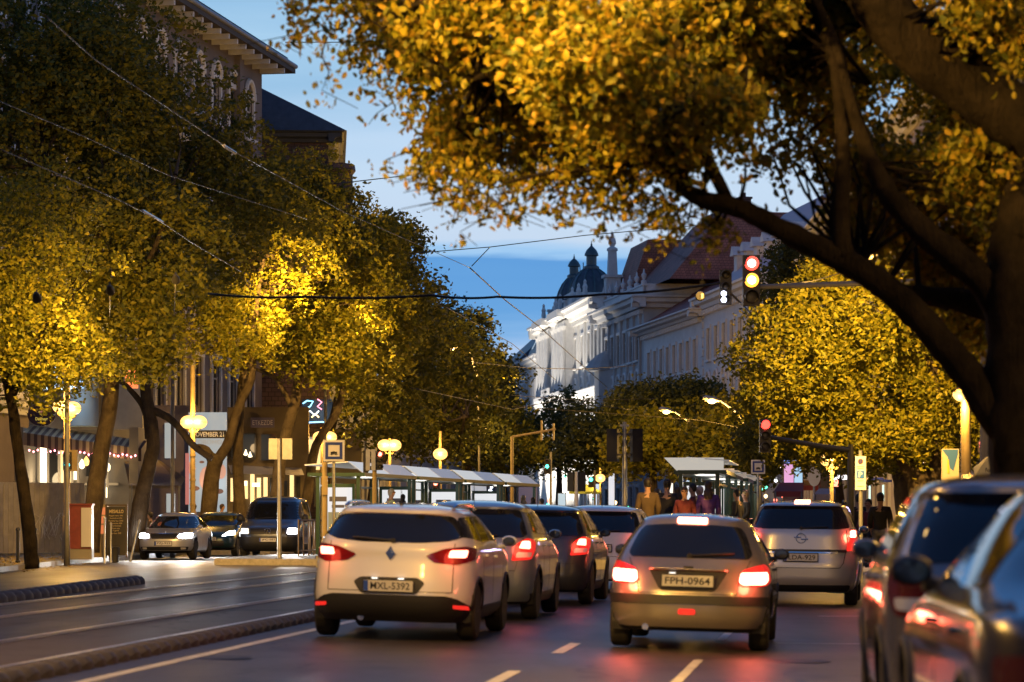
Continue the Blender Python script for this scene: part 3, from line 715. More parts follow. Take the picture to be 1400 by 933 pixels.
# --- champagne hatchback, right lane
def hatchback():
    L = 3.83; tab = [(.20,.72,.12,3.5),(.28,.795,.04,3.74),(.36,.812,.01,3.81),(.46,.822,.0,3.83),(.58,.826,.02,3.82),(.70,.826,.07,3.74),(.80,.82,.12,3.5),(.88,.805,.17,3.1),(.94,.785,.215,2.88),(1.05,.735,.33,2.66),(1.18,.655,.47,2.36),(1.28,.59,.58,2.1)]
    tab += roofcap(1.315, 1.402, .56, .60, 2.0, 1.15, 1.45)
    p, rz = car_loc(937, 28.9, 7.0, L)
    c = Car('hatchback', 'champagne coloured small hatchback with all brake lights glowing in the right lane', p, (0, R(1.7), rz), tab, P_GOLD, L, (.72, 3.16), .295, .30, M['black'], ar=3.6, br=2.9)
    c.rear('rear_window', [(-.50,1.265),(-.56,1.18),(-.635,.985),(-.60,.945),(.60,.945),(.635,.985),(.56,1.18),(.50,1.265),(.25,1.285),(-.25,1.285)], M['glass'], r=.05)
    b = c.rear('high_brake_light', [(-.155,1.295),(.155,1.295),(.155,1.345),(-.155,1.345)], M['brake'], r=.02, off=.018, th=.03)
    c.lamp([(.50,.70),(.555,.665),(.78,.675),(.82,.72),(.80,.85),(.76,.90),(.66,.875),(.54,.83)], [('lit_bulb', [(.515,.715),(.555,.685),(.765,.69),(.795,.73),(.785,.815),(.53,.805)], M['brake'])], True, M['lensglow'])
    c.rear('plate_recess', [(-.40,.815),(-.36,.835),(.36,.835),(.40,.815),(.30,.64),(.26,.61),(-.26,.61),(-.30,.64)], M['black'], r=.03, off=.003, th=.01)
    c.plate('FPH-0964', .715, eu=False, out=.035)
    b = MB(); b.tube([c.B.rear(x, .832)+Vector((0,-.02,0)) for x in np.linspace(-.40, .40, 11)], .018, 8); b.build('tailgate_trim', P_GOLD, c.t, smooth=True, local=True)
    b = MB(); b.box((0, c.B.rear(0,.84).y-.03, .845), (.10,.02,.035)); b.build('tailgate_button', M['black'], c.t, local=True)
    for x in (-.16,):
        b = MB(); b.box((x, c.B.rear(0,.79).y-.045, .79), (.06,.02,.014)); b.build('plate_lamp', M['headdim'], c.t, local=True)
    c.rear('bumper_strip', [(-.80,.475),(.80,.475),(.80,.565),(-.80,.565)], M['black'], r=.03, off=.022, th=.03)
    c.rear('rear_bumper', [(-.80,.25),(.80,.25),(.805,.47),(-.805,.47)], P_GOLD, r=.05, off=.016, th=.03)
    c.seam('rear', [(-.62,.93),(-.52,.70),(-.50,.585)]); c.seam('rear', [(.62,.93),(.52,.70),(.50,.585)]); c.seam('rear', [(-.50,.585),(.50,.585)])
    c.rear('fog_light', [(-.09,.375),(.09,.375),(.09,.435),(-.09,.435)], M['lensglow'], r=.03, off=.026, th=.02)
    b = MB(); y0 = c.B.rear(-.42,.26).y; b.cyl((-.42, y0-.03, .235), (-.42, y0+.3, .235), .034, n=10); b.build('exhaust_pipe', M['chrome'], c.t, local=True)
    c.side('side_window', [(.80,.98),(1.0,1.27),(1.68,1.285),(1.74,.965)], M['glass']); c.side('side_window', [(1.80,.965),(1.76,1.28),(2.12,1.24),(2.62,.965)], M['glass'])
    c.front('windscreen', [(-.70,.96),(.70,.96),(.56,1.24),(-.56,1.24)], M['glass']); c.lamp([(.38,.62),(.76,.74),(.72,.82),(.42,.73)], [], False, M['lensclear'], front=True)
    c.seam('side', [(1.77,.95),(1.78,.35)]); c.seam('side', [(2.75,.93),(2.7,.4)]); c.side('rub_strip', [(1.1,.50),(2.6,.50),(2.6,.56),(1.1,.56)], M['black'], off=.014, th=.02, r=.01)
    c.handles([(1.95,.82)], M['black']); c.mirror(2.5, .93, M['black']); c.antenna(.95, 1.37, .02); c.wiper(.0, .965, .46, 1.0)
    lamp_spill(c, [(-.66,.74),(.66,.74)], 15)
    return c
hatchback()

# --- silver people carrier ahead in the right lane
def people_carrier():
    L = 4.47; tab = [(.22,.78,.14,4.1),(.32,.85,.04,4.36),(.45,.872,.0,4.45),(.60,.88,.0,4.47),(.78,.882,.03,4.40),(.90,.876,.05,4.2),(1.0,.862,.065,3.95),(1.12,.842,.085,3.6),(1.22,.81,.12,3.4),(1.40,.745,.21,3.05),(1.54,.69,.30,2.75)]
    tab += roofcap(1.56, 1.665, .675, .27, 2.65, 1.4, 1.9)
    p, rz = car_loc(1094, 44.3, 8.0, L)
    c = Car('people_carrier', 'silver people carrier with bright high brake light stopped ahead in the right lane', p, (0, R(.6), rz), tab, P_SILVER, L, (.80, 3.50), .32, .36, P_SILVER, ar=4.5, br=3.2)
    c.rear('rear_window', [(-.60,1.565),(-.68,1.42),(-.745,1.225),(-.60,1.205),(.60,1.205),(.745,1.225),(.68,1.42),(.60,1.565)], M['glass'], r=.04)
    c.rear('high_brake_light', [(-.12,1.60),(.12,1.60),(.12,1.645),(-.12,1.645)], M['brake'], r=.015, off=.02, th=.03)
    c.lamp([(.70,.86),(.86,.88),(.868,1.05),(.845,1.20),(.765,1.205),(.72,1.05)], [('lit_bulb', [(.745,1.08),(.835,1.08),(.825,1.185),(.755,1.185)], M['brake'])], True, M['lensglow'])
    c.rear('chrome_strip', [(-.70,.845),(.70,.845),(.70,.885),(-.70,.885)], M['darkmetal'], r=.01, off=.02, th=.03)
    c.rear('tailgate_trim', [(-.56,.825),(.56,.825),(.56,.848),(-.56,.848)], M['chrome'], r=.008, off=.022, th=.03)
    c.plate('LDA-929', .765, out=.03)
    b = MB(); y = c.B.rear(0, 1.06).y-.012; cc = Vector((0, y, 1.06))
    b.tube([cc+Vector((.075*math.cos(a), 0, .075*math.sin(a))) for a in np.linspace(0, 6.2832, 21)], .009, 6, cap=False); b.tube([cc+Vector((-.11,0,.015)), cc+Vector((.0,0,.015)), cc+Vector((.0,0,-.015)), cc+Vector((.11,0,-.015))], .009, 6); b.build('badge', M['chrome'], c.t, local=True)
    c.seam('rear', [(-.70,1.19),(-.72,1.0),(-.66,.68),(-.60,.60),(.60,.60),(.66,.68),(.72,1.0),(.70,1.19)], .010); c.rear('lower_grille', [(-.72,.24),(.72,.24),(.76,.335),(-.76,.335)], M['black'], off=.015, th=.02)
    c.side('side_window', [(.55,1.25),(.78,1.52),(1.35,1.55),(1.38,1.22)], M['glass']); c.side('side_window', [(1.44,1.22),(1.42,1.55),(2.2,1.55),(2.26,1.20)], M['glass']); c.side('side_window', [(2.33,1.20),(2.28,1.55),(2.7,1.50),(3.3,1.20)], M['glass'])
    c.front('windscreen', [(-.75,1.22),(.75,1.22),(.64,1.52),(-.64,1.52)], M['glass']); c.seam('side', [(1.41,1.2),(1.4,.4)]); c.seam('side', [(2.29,1.2),(2.28,.4)]); c.mirror(3.15, 1.14); c.handles([(1.6,1.02),(2.5,1.0)]); c.wiper(0, 1.215, .42, 1.24)
    for sg in (-1, 1):
        b = MB(); b.tube([(sg*.63, y_-L/2, 1.60+.055*(1 if 0 < k < 6 else 0)) for k, y_ in enumerate(np.linspace(.6, 2.7, 7))], .018, 8); b.build('roof_rail', M['darkmetal'], c.t, smooth=True, local=True)
    lamp_spill(c, [(-.79,1.12),(.79,1.12)], 12)
people_carrier()

# --- three cars queuing ahead of the estate
def generic_hatch(label, px_c, Z, heading, paint, L=4.1, H=1.5, W=.875, plate='HKB-318', glow_=True, name='hatchback', low=.34, dark=False, roll=1.0, zref=None):
    k = H/1.5; tab = [(.2*k,.80*W/.875,.12,3.75*L/4.1),(.30*k,.97*W,.03,.985*L),(.42*k,.99*W,.0,L),(.60*k,W,.02,.995*L),(.78*k,W,.06,.965*L),(.90*k,.985*W,.09,.88*L),(1.0*k,.965*W,.12,.79*L),(1.08*k,.93*W,.18,.745*L),(1.24*k,.85*W,.32,.675*L),(1.36*k,.775*W,.44,.61*L)]
    tab += roofcap(1.40*k, H, .75*W, .40, .57*L, .34*L, .43*L)
    p, rz = car_loc(px_c, Z, heading, L, zref)
    c = Car(name, label, p, (0, R(roll), rz), tab, paint, L, (.74, .74+.62*L), .315, low, M['black'] if low > .3 else paint)
    w = W
    c.rear('rear_window', [(-.70*w,1.385*k),(-.80*w,1.2*k),(-.855*w,1.07*k),(-.80*w,1.03*k),(.80*w,1.03*k),(.855*w,1.07*k),(.80*w,1.2*k),(.70*w,1.385*k)], M['glass'], r=.05)
    c.lamp([(.66*w,.74*k),(.93*w,.76*k),(.968*w,.88*k),(.955*w,1.0*k),(.86*w,1.03*k),(.72*w,.95*k)], [('lit_bulb' if not name.startswith('parked') else 'bulb_cover', [(.76*w,.90*k),(.91*w,.89*k),(.90*w,.99*k),(.80*w,.99*k)], M['tail'] if not name.startswith('parked') else M['lens']), ('lens_segment', [(.72*w,.78*k),(.92*w,.79*k),(.93*w,.85*k),(.74*w,.85*k)], M['white'])], True, M['lensglow'] if glow_ else M['lens'])
    c.plate(plate, .76*k, out=.03)
    c.rear('rear_bumper', [(-.9*w,.24*k),(.9*w,.24*k),(.93*w,.56*k),(-.93*w,.56*k)], paint, r=.05, off=.014, th=.03)
    c.seam('rear', [(-.82*w,1.02*k),(-.72*w,.62*k),(.72*w,.62*k),(.82*w,1.02*k)])
    f = L/4.1
    c.side('side_window', [(.62,1.10*k),(.86,1.33*k),(1.28*f,1.365*k),(1.34*f,1.07*k)], M['glass']); c.side('side_window', [(1.40*f,1.07*k),(1.36*f,1.37*k),(1.98*f,1.375*k),(2.04*f,1.06*k)], M['glass']); c.side('side_window', [(2.10*f,1.06*k),(2.05*f,1.37*k),(2.45*f,1.33*k),(3.0*f,1.05*k)], M['glass'])
    c.front('windscreen', [(-.86*w,1.07*k),(.86*w,1.07*k),(.72*w,1.34*k),(-.72*w,1.34*k)], M['glass']); c.lamp([(.5*w,.72*k),(.92*w,.78*k),(.88*w,.9*k),(.55*w,.82*k)], [], False, M['lensclear'], front=True)
    c.seam('side', [(1.37*f,1.06*k),(1.30*f,.4)]); c.seam('side', [(2.07*f,1.05*k),(2.06*f,.35)]); c.seam('side', [(3.05*f,1.0*k),(3.0*f,.4)]); c.mirror(2.95*f, 1.02*k, M['black'] if dark else None); c.handles([(1.55*f,.93*k),(2.3*f,.92*k)]); c.antenna(.85, 1.44*k, .3, -.15); c.wiper(0, 1.04*k, .4, 1.06*k)
    if not name.startswith('parked'): lamp_spill(c, [(.83*w,.94*k)], 4)
    b = MB(); b.lathe((0, c.B.rear(0,.93*k).y-.01, .93*k), [(.05,.0),(.05,-.012),(.01,-.016)], 16, 'y'); b.build('badge', M['chrome'], c.t, local=True)
    return c
generic_hatch('silver-blue hatchback partly hidden behind the white estate car', 634, 36.0, 6.5, P_BLUE, L=4.05, H=1.52)
generic_hatch('dark graphite hatchback third in the left queue, ahead of the silver-blue one', 724, 42.3, 7.0, P_DARK, L=4.0, H=1.5, dark=True, plate='KPT-702')
generic_hatch('white hatchback farthest ahead in the queue, left of the champagne hatchback', 814, 49.5, 8.0, P_WHITE, L=4.1, H=1.53, glow_=False, plate='LNS-445')

# --- three cars parked nose to tail along the right kerb
def parked():
    c = generic_hatch('silver grey car parked farthest ahead along the right kerb, under the big tree', 1452, 14.0, 5.0, P_PEWTER, L=4.2, H=1.5, W=.865, glow_=False, plate='JZD-611', name='parked_car', roll=.3, zref=.04)
    L = 4.35; H = 1.345; tab = [(.18,.74,.12,4.0),(.28,.84,.03,4.25),(.40,.86,.0,4.33),(.55,.87,.01,4.35),(.70,.87,.04,4.28),(.80,.862,.08,4.0),(.87,.85,.14,3.5),(.92,.83,.45,3.2),(.98,.80,.72,3.02),(1.10,.715,1.0,2.75),(1.22,.625,1.3,2.45)]
    tab += roofcap(1.25, H, .60, 1.35, 2.38, 1.65, 1.95)
    p, rz = car_loc(1480, 8.5, 3.6, L); p.x = 1.58+.87; p.z = .11
    c = Car('parked_car', 'dark saloon parked in the middle of the right kerb row with a dark wing mirror', p, (0, 0, rz), tab, P_NIGHT, L, (.9, 3.5), .31, .28, M['black'])
    c.rear('rear_window', [(-.64,.95),(.64,.95),(.55,1.22),(-.55,1.22)], M['glass']); c.side('side_window', [(1.0,.95),(1.4,1.21),(2.0,1.235),(2.05,.945)], M['glass']); c.side('side_window', [(2.12,.945),(2.07,1.235),(2.42,1.2),(2.98,.94)], M['glass']); c.front('windscreen', [(-.72,.95),(.72,.95),(.58,1.2),(-.58,1.2)], M['glass'])
    c.lamp([(.55,.60),(.83,.62),(.83,.76),(.6,.76)], [], False); c.lamp([(.45,.55),(.82,.62),(.80,.72),(.5,.68)], [], False, M['lensclear'], front=True); c.mirror(2.8, .93, M['black']); c.handles([(1.3,.80),(2.35,.80)]); c.plate('GXR-270', .5); c.seam('side', [(2.09,.93),(2.08,.3)]); c.seam('side', [(3.05,.9),(3.0,.35)])
    L = 4.5; H = 1.72; tab = [(.24,.80,.12,4.2),(.36,.88,.03,4.42),(.55,.90,.0,4.5),(.75,.905,.02,4.47),(.92,.90,.05,4.38),(1.02,.885,.07,4.1),(1.10,.865,.09,3.55),(1.18,.84,.12,3.35),(1.40,.775,.25,2.95),(1.58,.70,.38,2.6)]
    tab += roofcap(1.61, H, .68, .36, 2.5, 1.3, 1.9)
    p, rz = car_loc(1700, 3.3, 3.0, L); p.x = 1.36+.905+.12; p.z = .02
    c = Car('parked_car', 'beige off-road car nearest the camera at the bottom right corner', p, (0, 0, rz), tab, P_BEIGE, L, (.85, 3.5), .35, .45, M['black'], tw=.23)
    c.rear('rear_window', [(-.68,1.2),(.68,1.2),(.6,1.56),(-.6,1.56)], M['glass']); c.side('side_window', [(.6,1.2),(.7,1.56),(1.9,1.57),(1.95,1.18)], M['glass']); c.side('side_window', [(2.05,1.18),(2.0,1.57),(2.5,1.53),(3.2,1.17)], M['glass']); c.front('windscreen', [(-.76,1.2),(.76,1.2),(.65,1.56),(-.65,1.56)], M['glass']); c.mirror(2.9, 1.14, M['black'])
    c.lamp([(.68,.85),(.87,.86),(.87,1.08),(.72,1.08)], [], False); c.lamp([(.5,.75),(.86,.8),(.82,.95),(.55,.9)], [], False, M['lensclear'], front=True); c.plate('MBA-118', .8)
parked()

# --- oncoming traffic on the far left
def oncoming():
    # silver saloon, headlights on
    L = 4.48; tab = [(.20,.76,.15,4.2),(.30,.83,.04,4.40),(.42,.852,.0,4.47),(.58,.853,.0,4.48),(.70,.853,.02,4.44),(.80,.85,.05,4.32),(.88,.84,.09,3.95),(.95,.82,.16,3.5),(1.02,.79,.35,3.3),(1.16,.72,.75,3.0),(1.30,.64,1.2,2.65)]
    tab += roofcap(1.34, 1.46, .62, 1.25, 2.55, 1.7, 2.1)
    Z = 87.0; a = R(180+3.4); d = Vector((math.sin(a), math.cos(a), 0)); p = Vector((ax(223, Z), Z, 0))-d*(L/2); p.z = .01
    c = Car('saloon_car', 'silver saloon car with blue-white headlights coming towards us at the left kerb', p, (0,0,-a), tab, P_SILVER, L, (.95, 3.55), .32, .27, M['black'], af=3.6, bf=2.8)
    c.front('windscreen', [(-.74,.965),(.74,.965),(.60,1.33),(-.60,1.33)], M['glass'])
    hl = c.lamp([(.42,.68),(.60,.64),(.82,.67),(.83,.80),(.66,.82),(.46,.78)], [('lit_bulb', [(.43,.68),(.60,.65),(.81,.675),(.82,.80),(.66,.81),(.47,.775)], M['head'])], True, M['lensclear'], front=True)
    c.front('grille', [(-.36,.64),(.36,.64),(.42,.78),(-.42,.78)], M['black'], off=.012, th=.02); c.front('grille_surround', [(-.42,.782),(.42,.782),(.42,.80),(-.42,.80)], M['chrome'], r=.005, off=.016, th=.02)
    c.front('lower_grille', [(-.70,.30),(.70,.30),(.74,.40),(-.74,.40)], M['black'], off=.010, th=.02); c.both_front('fog_light', [(.52,.325),(.66,.325),(.66,.385),(.52,.385)], M['lensclear'], r=.015, off=.016, th=.02)
    b = MB(); y = c.B.front(0,.83).y; b.lathe((0, y+.0, .82), [(.045,0),(.045,.012),(.01,.016)], 14, 'y'); b.build('badge', M['chrome'], c.t, local=True)
    c.plate('PZJ-922', .50, front=True); c.rear('rear_window', [(-.66,1.0),(.66,1.0),(.58,1.3),(-.58,1.3)], M['glass'])
    c.side('side_window', [(1.0,1.0),(1.4,1.28),(2.2,1.33),(2.25,.97)], M['glass']); c.side('side_window', [(2.32,.97),(2.27,1.33),(2.6,1.30),(3.25,.955)], M['glass']); c.mirror(3.05, .96); c.handles([(1.6,.84),(2.55,.84)]); c.seam('side', [(2.28,.96),(2.27,.3)]); c.seam('side', [(3.3,.93),(3.25,.35)])
    for sg in (-1, 1):
        q = wm(c.t) @ (c.B.front(sg*.62, .73)+Vector((0,.06,0))); point('headlight_beam', q, 1500, c.t, (1,.94,.84), .06, 70, d+Vector((0,0,-.05)))
    # dark car behind it
    Z = 95.0; L = 4.2
    k = 1.0; tab2 = [(.2,.76,.12,3.9),(.30,.84,.03,4.13),(.42,.862,.0,4.2),(.60,.87,.02,4.18),(.76,.868,.05,4.06),(.90,.855,.09,3.7),(1.0,.835,.13,3.3),(1.1,.80,.2,3.1),(1.26,.725,.4,2.75),(1.36,.66,.55,2.45)]
    tab2 += roofcap(1.39, 1.49, .64, .6, 2.4, 1.4, 1.9)
    p = Vector((ax(285, Z), Z, 0))-d*(L/2); p.z = .01
    c = Car('hatchback', 'dark teal hatchback between the oncoming silver saloon and the blue van', p, (0,0,-a), tab2, car_paint('teal_car_paint', (.02,.055,.07), .2, .3), L, (.75, 3.35), .315, .28, M['black'])
    c.front('windscreen', [(-.74,1.05),(.74,1.05),(.62,1.37),(-.62,1.37)], M['glass']); c.lamp([(.42,.66),(.82,.72),(.80,.86),(.62,.83)], [('lit_bulb', [(.44,.67),(.81,.725),(.79,.85),(.62,.82)], M['head'])], True, M['lensclear'], front=True)
    c.front('grille', [(-.5,.34),(.5,.34),(.5,.52),(-.5,.52)], M['black'], off=.01); c.plate('KVL-386', .58, front=True); c.side('side_window', [(.7,1.1),(.95,1.34),(2.0,1.36),(2.05,1.07)], M['glass']); c.side('side_window', [(2.12,1.07),(2.07,1.36),(2.4,1.33),(3.0,1.06)], M['glass']); c.mirror(2.95, 1.05, M['black']); c.rear('rear_window', [(-.7,1.1),(.7,1.1),(.6,1.36),(-.6,1.36)], M['glass'])
    for sg in (1,):
        q = wm(c.t) @ (c.B.front(-sg*.62, .76)+Vector((0,.06,0))); point('headlight_beam', q, 1200, c.t, (.92,.96,1), .06, 70, d+Vector((0,0,-.05)))
    # blue van
    Z = 88.5; L = 4.75; H = 1.98; tab3 = [(.24,.84,.1,4.45),(.36,.93,.02,4.66),(.50,.95,.0,4.74),(.68,.955,.0,4.75),(.86,.955,.01,4.72),(.98,.95,.02,4.60),(1.10,.94,.03,4.25),(1.20,.925,.04,3.92),(1.30,.905,.05,3.75),(1.55,.86,.08,3.48),(1.78,.80,.12,3.2)]
    tab3 += roofcap(1.84, H, .77, .12, 3.05, 1.0, 2.4)
    a2 = R(180+2.0); d2 = Vector((math.sin(a2), math.cos(a2), 0)); p = Vector((ax(366, Z), Z, 0))-d2*(L/2); p.z = .01
    c = Car('van', 'dark blue passenger van with round-edged headlights oncoming beside the traffic island', p, (0,0,-a2), tab3, P_VAN, L, (.9, 3.85), .33, .46, M['black'], af=4.5, bf=3.0, ar=7)
    c.front('windscreen', [(-.80,1.24),(.80,1.24),(.70,1.80),(-.70,1.80)], M['glass'])
    c.lamp([(.58,.78),(.88,.78),(.88,.96),(.60,.96)], [('lit_bulb', [(.60,.79),(.87,.79),(.87,.95),(.62,.95)], M['head'])], True, M['lensclear'], front=True)
    for o in [o for o in c.t.children if o.name.startswith('headlight')]:
        cx = sum(v.co.x for v in o.data.vertices)/len(o.data.vertices)
        if cx > 0:
            for ch in o.children: ch.data.materials[0] = M['headdim']
    c.front('grille', [(-.54,.78),(.54,.78),(.54,.94),(-.54,.94)], M['black'], off=.012, th=.02); b = MB(); y = c.B.front(0,.86).y+.02
    b.tube([Vector((.09*math.cos(t), y, .87+.09*math.sin(t))) for t in np.linspace(0, 6.2832, 21)], .01, 6, cap=False)
    for t in (90, 210, 330): b.tube([Vector((0,y,.87)), Vector((.09*math.cos(R(t)), y, .87+.09*math.sin(R(t))))], .009, 6)
    b.build('badge', M['chrome'], c.t, local=True); c.plate('JFC-581', .60, front=True); c.front('front_bumper', [(-.93,.30),(.93,.30),(.93,.70),(-.93,.70)], M['black'], r=.06, off=.02, th=.03); 
    for o in list(c.t.children):
        if o.name.startswith(('number_plate','plate_frame')): o.location.y += .03
    c.side('side_window', [(.35,1.3),(.4,1.78),(1.3,1.8),(1.3,1.28)], M['glass']); c.side('side_window', [(1.4,1.28),(1.4,1.8),(2.4,1.8),(2.4,1.27)], M['glass']); c.side('side_window', [(2.5,1.27),(2.5,1.8),(3.15,1.76),(3.65,1.27)], M['glass']); c.mirror(3.5, 1.22, M['black'], size=(.12,.22,.26)); c.seam('side', [(2.45,1.25),(2.45,.4)]); c.handles([(2.3,1.08),(2.65,1.08)])
    q = wm(c.t) @ (c.B.front(-.73, .87)+Vector((0,.06,0))); point('headlight_beam', q, 1200, c.t, (1,.95,.88), .06, 70, d2+Vector((0,0,-.05)))
    c.wiper(.5, 1.26, -.1, 1.30, front=True)
oncoming()
# ------------------------------------------------------------------ trees
def bark(name, c1, c2):
    m = mat(name, c1, .85, col2=c2, vscale=3.0, bump=.0); nt = m.node_tree; N = nt.nodes; L = nt.links
    b = N['Principled BSDF']; b.inputs['Specular IOR Level'].default_value = .08; tc = N.new('ShaderNodeTexCoord'); mp = N.new('ShaderNodeMapping'); mp.inputs['Scale'].default_value = (9, 9, 1.6)
    n = N.new('ShaderNodeTexNoise'); n.inputs['Scale'].default_value = 2.2; n.inputs['Detail'].default_value = 6; n.inputs['Roughness'].default_value = .7
    L.new(tc.outputs['Object'], mp.inputs['Vector']); L.new(mp.outputs['Vector'], n.inputs['Vector'])
    bp = N.new('ShaderNodeBump'); bp.inputs['Strength'].default_value = 1.0; bp.inputs['Distance'].default_value = .09
    L.new(n.outputs['Fac'], bp.inputs['Height']); L.new(bp.outputs['Normal'], b.inputs['Normal']); return m
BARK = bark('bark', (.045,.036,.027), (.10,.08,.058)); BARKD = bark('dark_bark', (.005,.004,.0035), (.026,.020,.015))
LF_NEAR = leaf_mat('leaf_near', [(.040,.058,.009), (.11,.115,.010), (.16,.150,.010), (.23,.190,.012), (.26,.165,.014), (.12,.122,.010)], .38)
LF_LEFT = leaf_mat('leaf_left', [(.05,.06,.012), (.10,.105,.014), (.17,.15,.015), (.07,.085,.014)], .34)
LF_YEL = leaf_mat('leaf_yellow', [(.08,.095,.010), (.16,.16,.012), (.22,.19,.014), (.13,.14,.012)], .36)
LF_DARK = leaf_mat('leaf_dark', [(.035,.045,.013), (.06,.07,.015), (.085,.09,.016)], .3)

def leaves_mesh(name, C, size, matl, parent, aspect=.55, six=False, droop=.25, rng=None):
    """C: (n,3) leaf centres -> one mesh of folded leaf blades."""
    rng = rng or RNG; n = len(C)
    d = rng.normal(size=(n,3)); d[:,2] = d[:,2]*.7-droop; d /= np.linalg.norm(d, axis=1)[:,None]
    u = rng.normal(size=(n,3)); u -= d*(u*d).sum(1)[:,None]; u /= np.linalg.norm(u, axis=1)[:,None]
    nn = np.cross(d, u); s = size*rng.uniform(.5, 1.4, size=(n,1)); w = s*aspect
    if six:
        V_ = np.stack([C-d*s*.5, C-d*s*.18+u*w*.46+nn*w*.12, C+d*s*.22+u*w*.40+nn*w*.1, C+d*s*.5-nn*s*.08, C+d*s*.22-u*w*.40+nn*w*.1, C-d*s*.18-u*w*.46+nn*w*.12], 1).reshape(-1,3); k = 6
        loops = np.array([[0,1,2,3],[0,3,4,5]]); nf = 2
    else:
        V_ = np.stack([C-d*s*.5, C+u*w*.5+nn*w*.15-d*s*.05, C+d*s*.5, C-u*w*.5+nn*w*.15-d*s*.05], 1).reshape(-1,3); k = 4; loops = np.array([[0,1,2],[0,2,3]]); nf = 2
    F_ = (loops[None]+(np.arange(n)*k)[:,None,None]).reshape(-1)
    if parent is not None:
        t = wm(parent).to_translation(); V_ = V_-np.array([t.x, t.y, t.z])
    me = bpy.data.meshes.new(name); me.vertices.add(n*k); me.vertices.foreach_set('co', V_.astype(np.float32).ravel())
    m_ = loops.shape[1]; me.loops.add(len(F_)); me.loops.foreach_set('vertex_index', F_.astype(np.int32)); me.polygons.add(n*nf)
    me.polygons.foreach_set('loop_start', (np.arange(n*nf)*m_).astype(np.int32)); me.polygons.foreach_set('loop_total', np.full(n*nf, m_, np.int32))
    me.materials.append(matl); me.update(calc_edges=True); me.validate()
    return link_mesh(name, me, parent)

def blob_leaves(blobs, rng, per=22, spread=.32, shell=.55, drop=.35):
    """blobs: (centre, (rx,ry,rz), clusters). Clusters sit mostly in the outer shell; each is a spray of leaves that hangs a little."""
    out = []; ctr = []
    for c, r, k in blobs:
        d = rng.normal(size=(k,3)); d /= np.linalg.norm(d, axis=1)[:,None]
        q = rng.uniform(shell**3, 1, size=(k,1))**(1/3)
        # lumpy outline
        f = 1+.22*np.sin(5*d[:,:1]+3*c[0])*np.cos(4*d[:,1:2]+c[2])+.20*np.sin(9*d[:,2:3]+7*d[:,:1]+c[1])
        p = np.array(c)+d*q*f*np.array(r); ctr.append(p)
        ax_ = rng.normal(size=(k,3)); ax_[:,2] -= .9; ax_ /= np.linalg.norm(ax_, axis=1)[:,None]
        L_ = spread*rng.uniform(.6, 1.5, size=(k,1)); t = rng.uniform(-1, 1, size=(k,per,1))
        lp = p[:,None,:]+ax_[:,None,:]*(t*L_[:,None,:])+rng.normal(size=(k,per,3))*spread*.34
        lp[:,:,2] -= (t[:,:,0]**2)*L_*drop
        out.append(lp.reshape(-1,3))
    return np.concatenate(out), np.concatenate(ctr)

def pblob(x, y, rx, ry, Z, k, depth=None):
    k = int(k*(1.0 if Z > 40 else 1))
    s = Z/FPX; c = at(x, y, Z); return ((c.x, c.y, c.z), (rx*s, depth if depth else max(rx*s*.9, 1.5), ry*s), k)

def limb(b, pts, r0, r1, n=10, jit=.12, wob=0.0):
    P = [Vector(p) for p in pts]; out = []; m = len(P)
    for i in range(m-1):                      # catmull-rom subdivision
        p0, p1, p2, p3 = P[max(i-1,0)], P[i], P[i+1], P[min(i+2,m-1)]
        for k in range(5):
            t = k/5; out.append(.5*((2*p1)+(-p0+p2)*t+(2*p0-5*p1+4*p2-p3)*t*t+(-p0+3*p1-3*p2+p3)*t**3))
    out.append(P[-1]); q = len(out)
    if wob: out = [o+Vector((random.gauss(0,wob), random.gauss(0,wob), 0)) if 0 < i < q-1 else o for i, o in enumerate(out)]
    b.tube(out, [r0+(r1-r0)*(i/(q-1))**.8 for i in range(q)], n, jit=jit); return out

def tree(name, label, base, trunks, blobs, leafm, size, barkm=None, per=22, spread=.32, seed=1, six=False, group=None, shell=.55, twigs=60, aspect=.55, droop=.25, drop=.35):
    rng = np.random.default_rng(seed); random.seed(seed)
    t = thing(name, label, 'tree', base, group=group)
    b = MB(); ends = []
    for pts, r0, r1 in trunks: o = limb(b, pts, r0, r1, 12 if r0 > .15 else 8, .22 if barkm is BARKD else .14); ends += o[len(o)//2:]
    C, ctr = blob_leaves(blobs, rng, per, spread, shell, drop)
    # twigs reach from the limbs to a sample of leaf sprays
    if ends and twigs:
        E = np.array([tuple(e) for e in ends])
        for i in rng.choice(len(ctr), min(twigs, len(ctr)), replace=False):
            q = ctr[i]; e = E[np.argmin(((E-q)**2).sum(1)+rng.uniform(0, 2, len(E)))]
            if np.linalg.norm(e-q) > (9 if size > .1 else 1.9): continue
            m_ = (e+q)/2+rng.normal(size=3)*.12*np.linalg.norm(e-q)
            b.tube([e, m_, q], [max(.012, .010*np.linalg.norm(e-q)+.012), .014, .006], 5, cap=False)
    b.build('trunk', barkm or BARK, t, smooth=True, fixn=False)
    if len(C): leaves_mesh('crown', C, size, leafm, t, six=six, rng=rng, aspect=aspect, droop=droop)
    return t

GL = 'street trees along the left pavement'; GR = 'street trees along the right pavement'; GF = 'trees far down the avenue'
def T(Z, *p): return [tuple(at(x, y, Z+(d[0] if d else 0))) for x, y, *d in p]

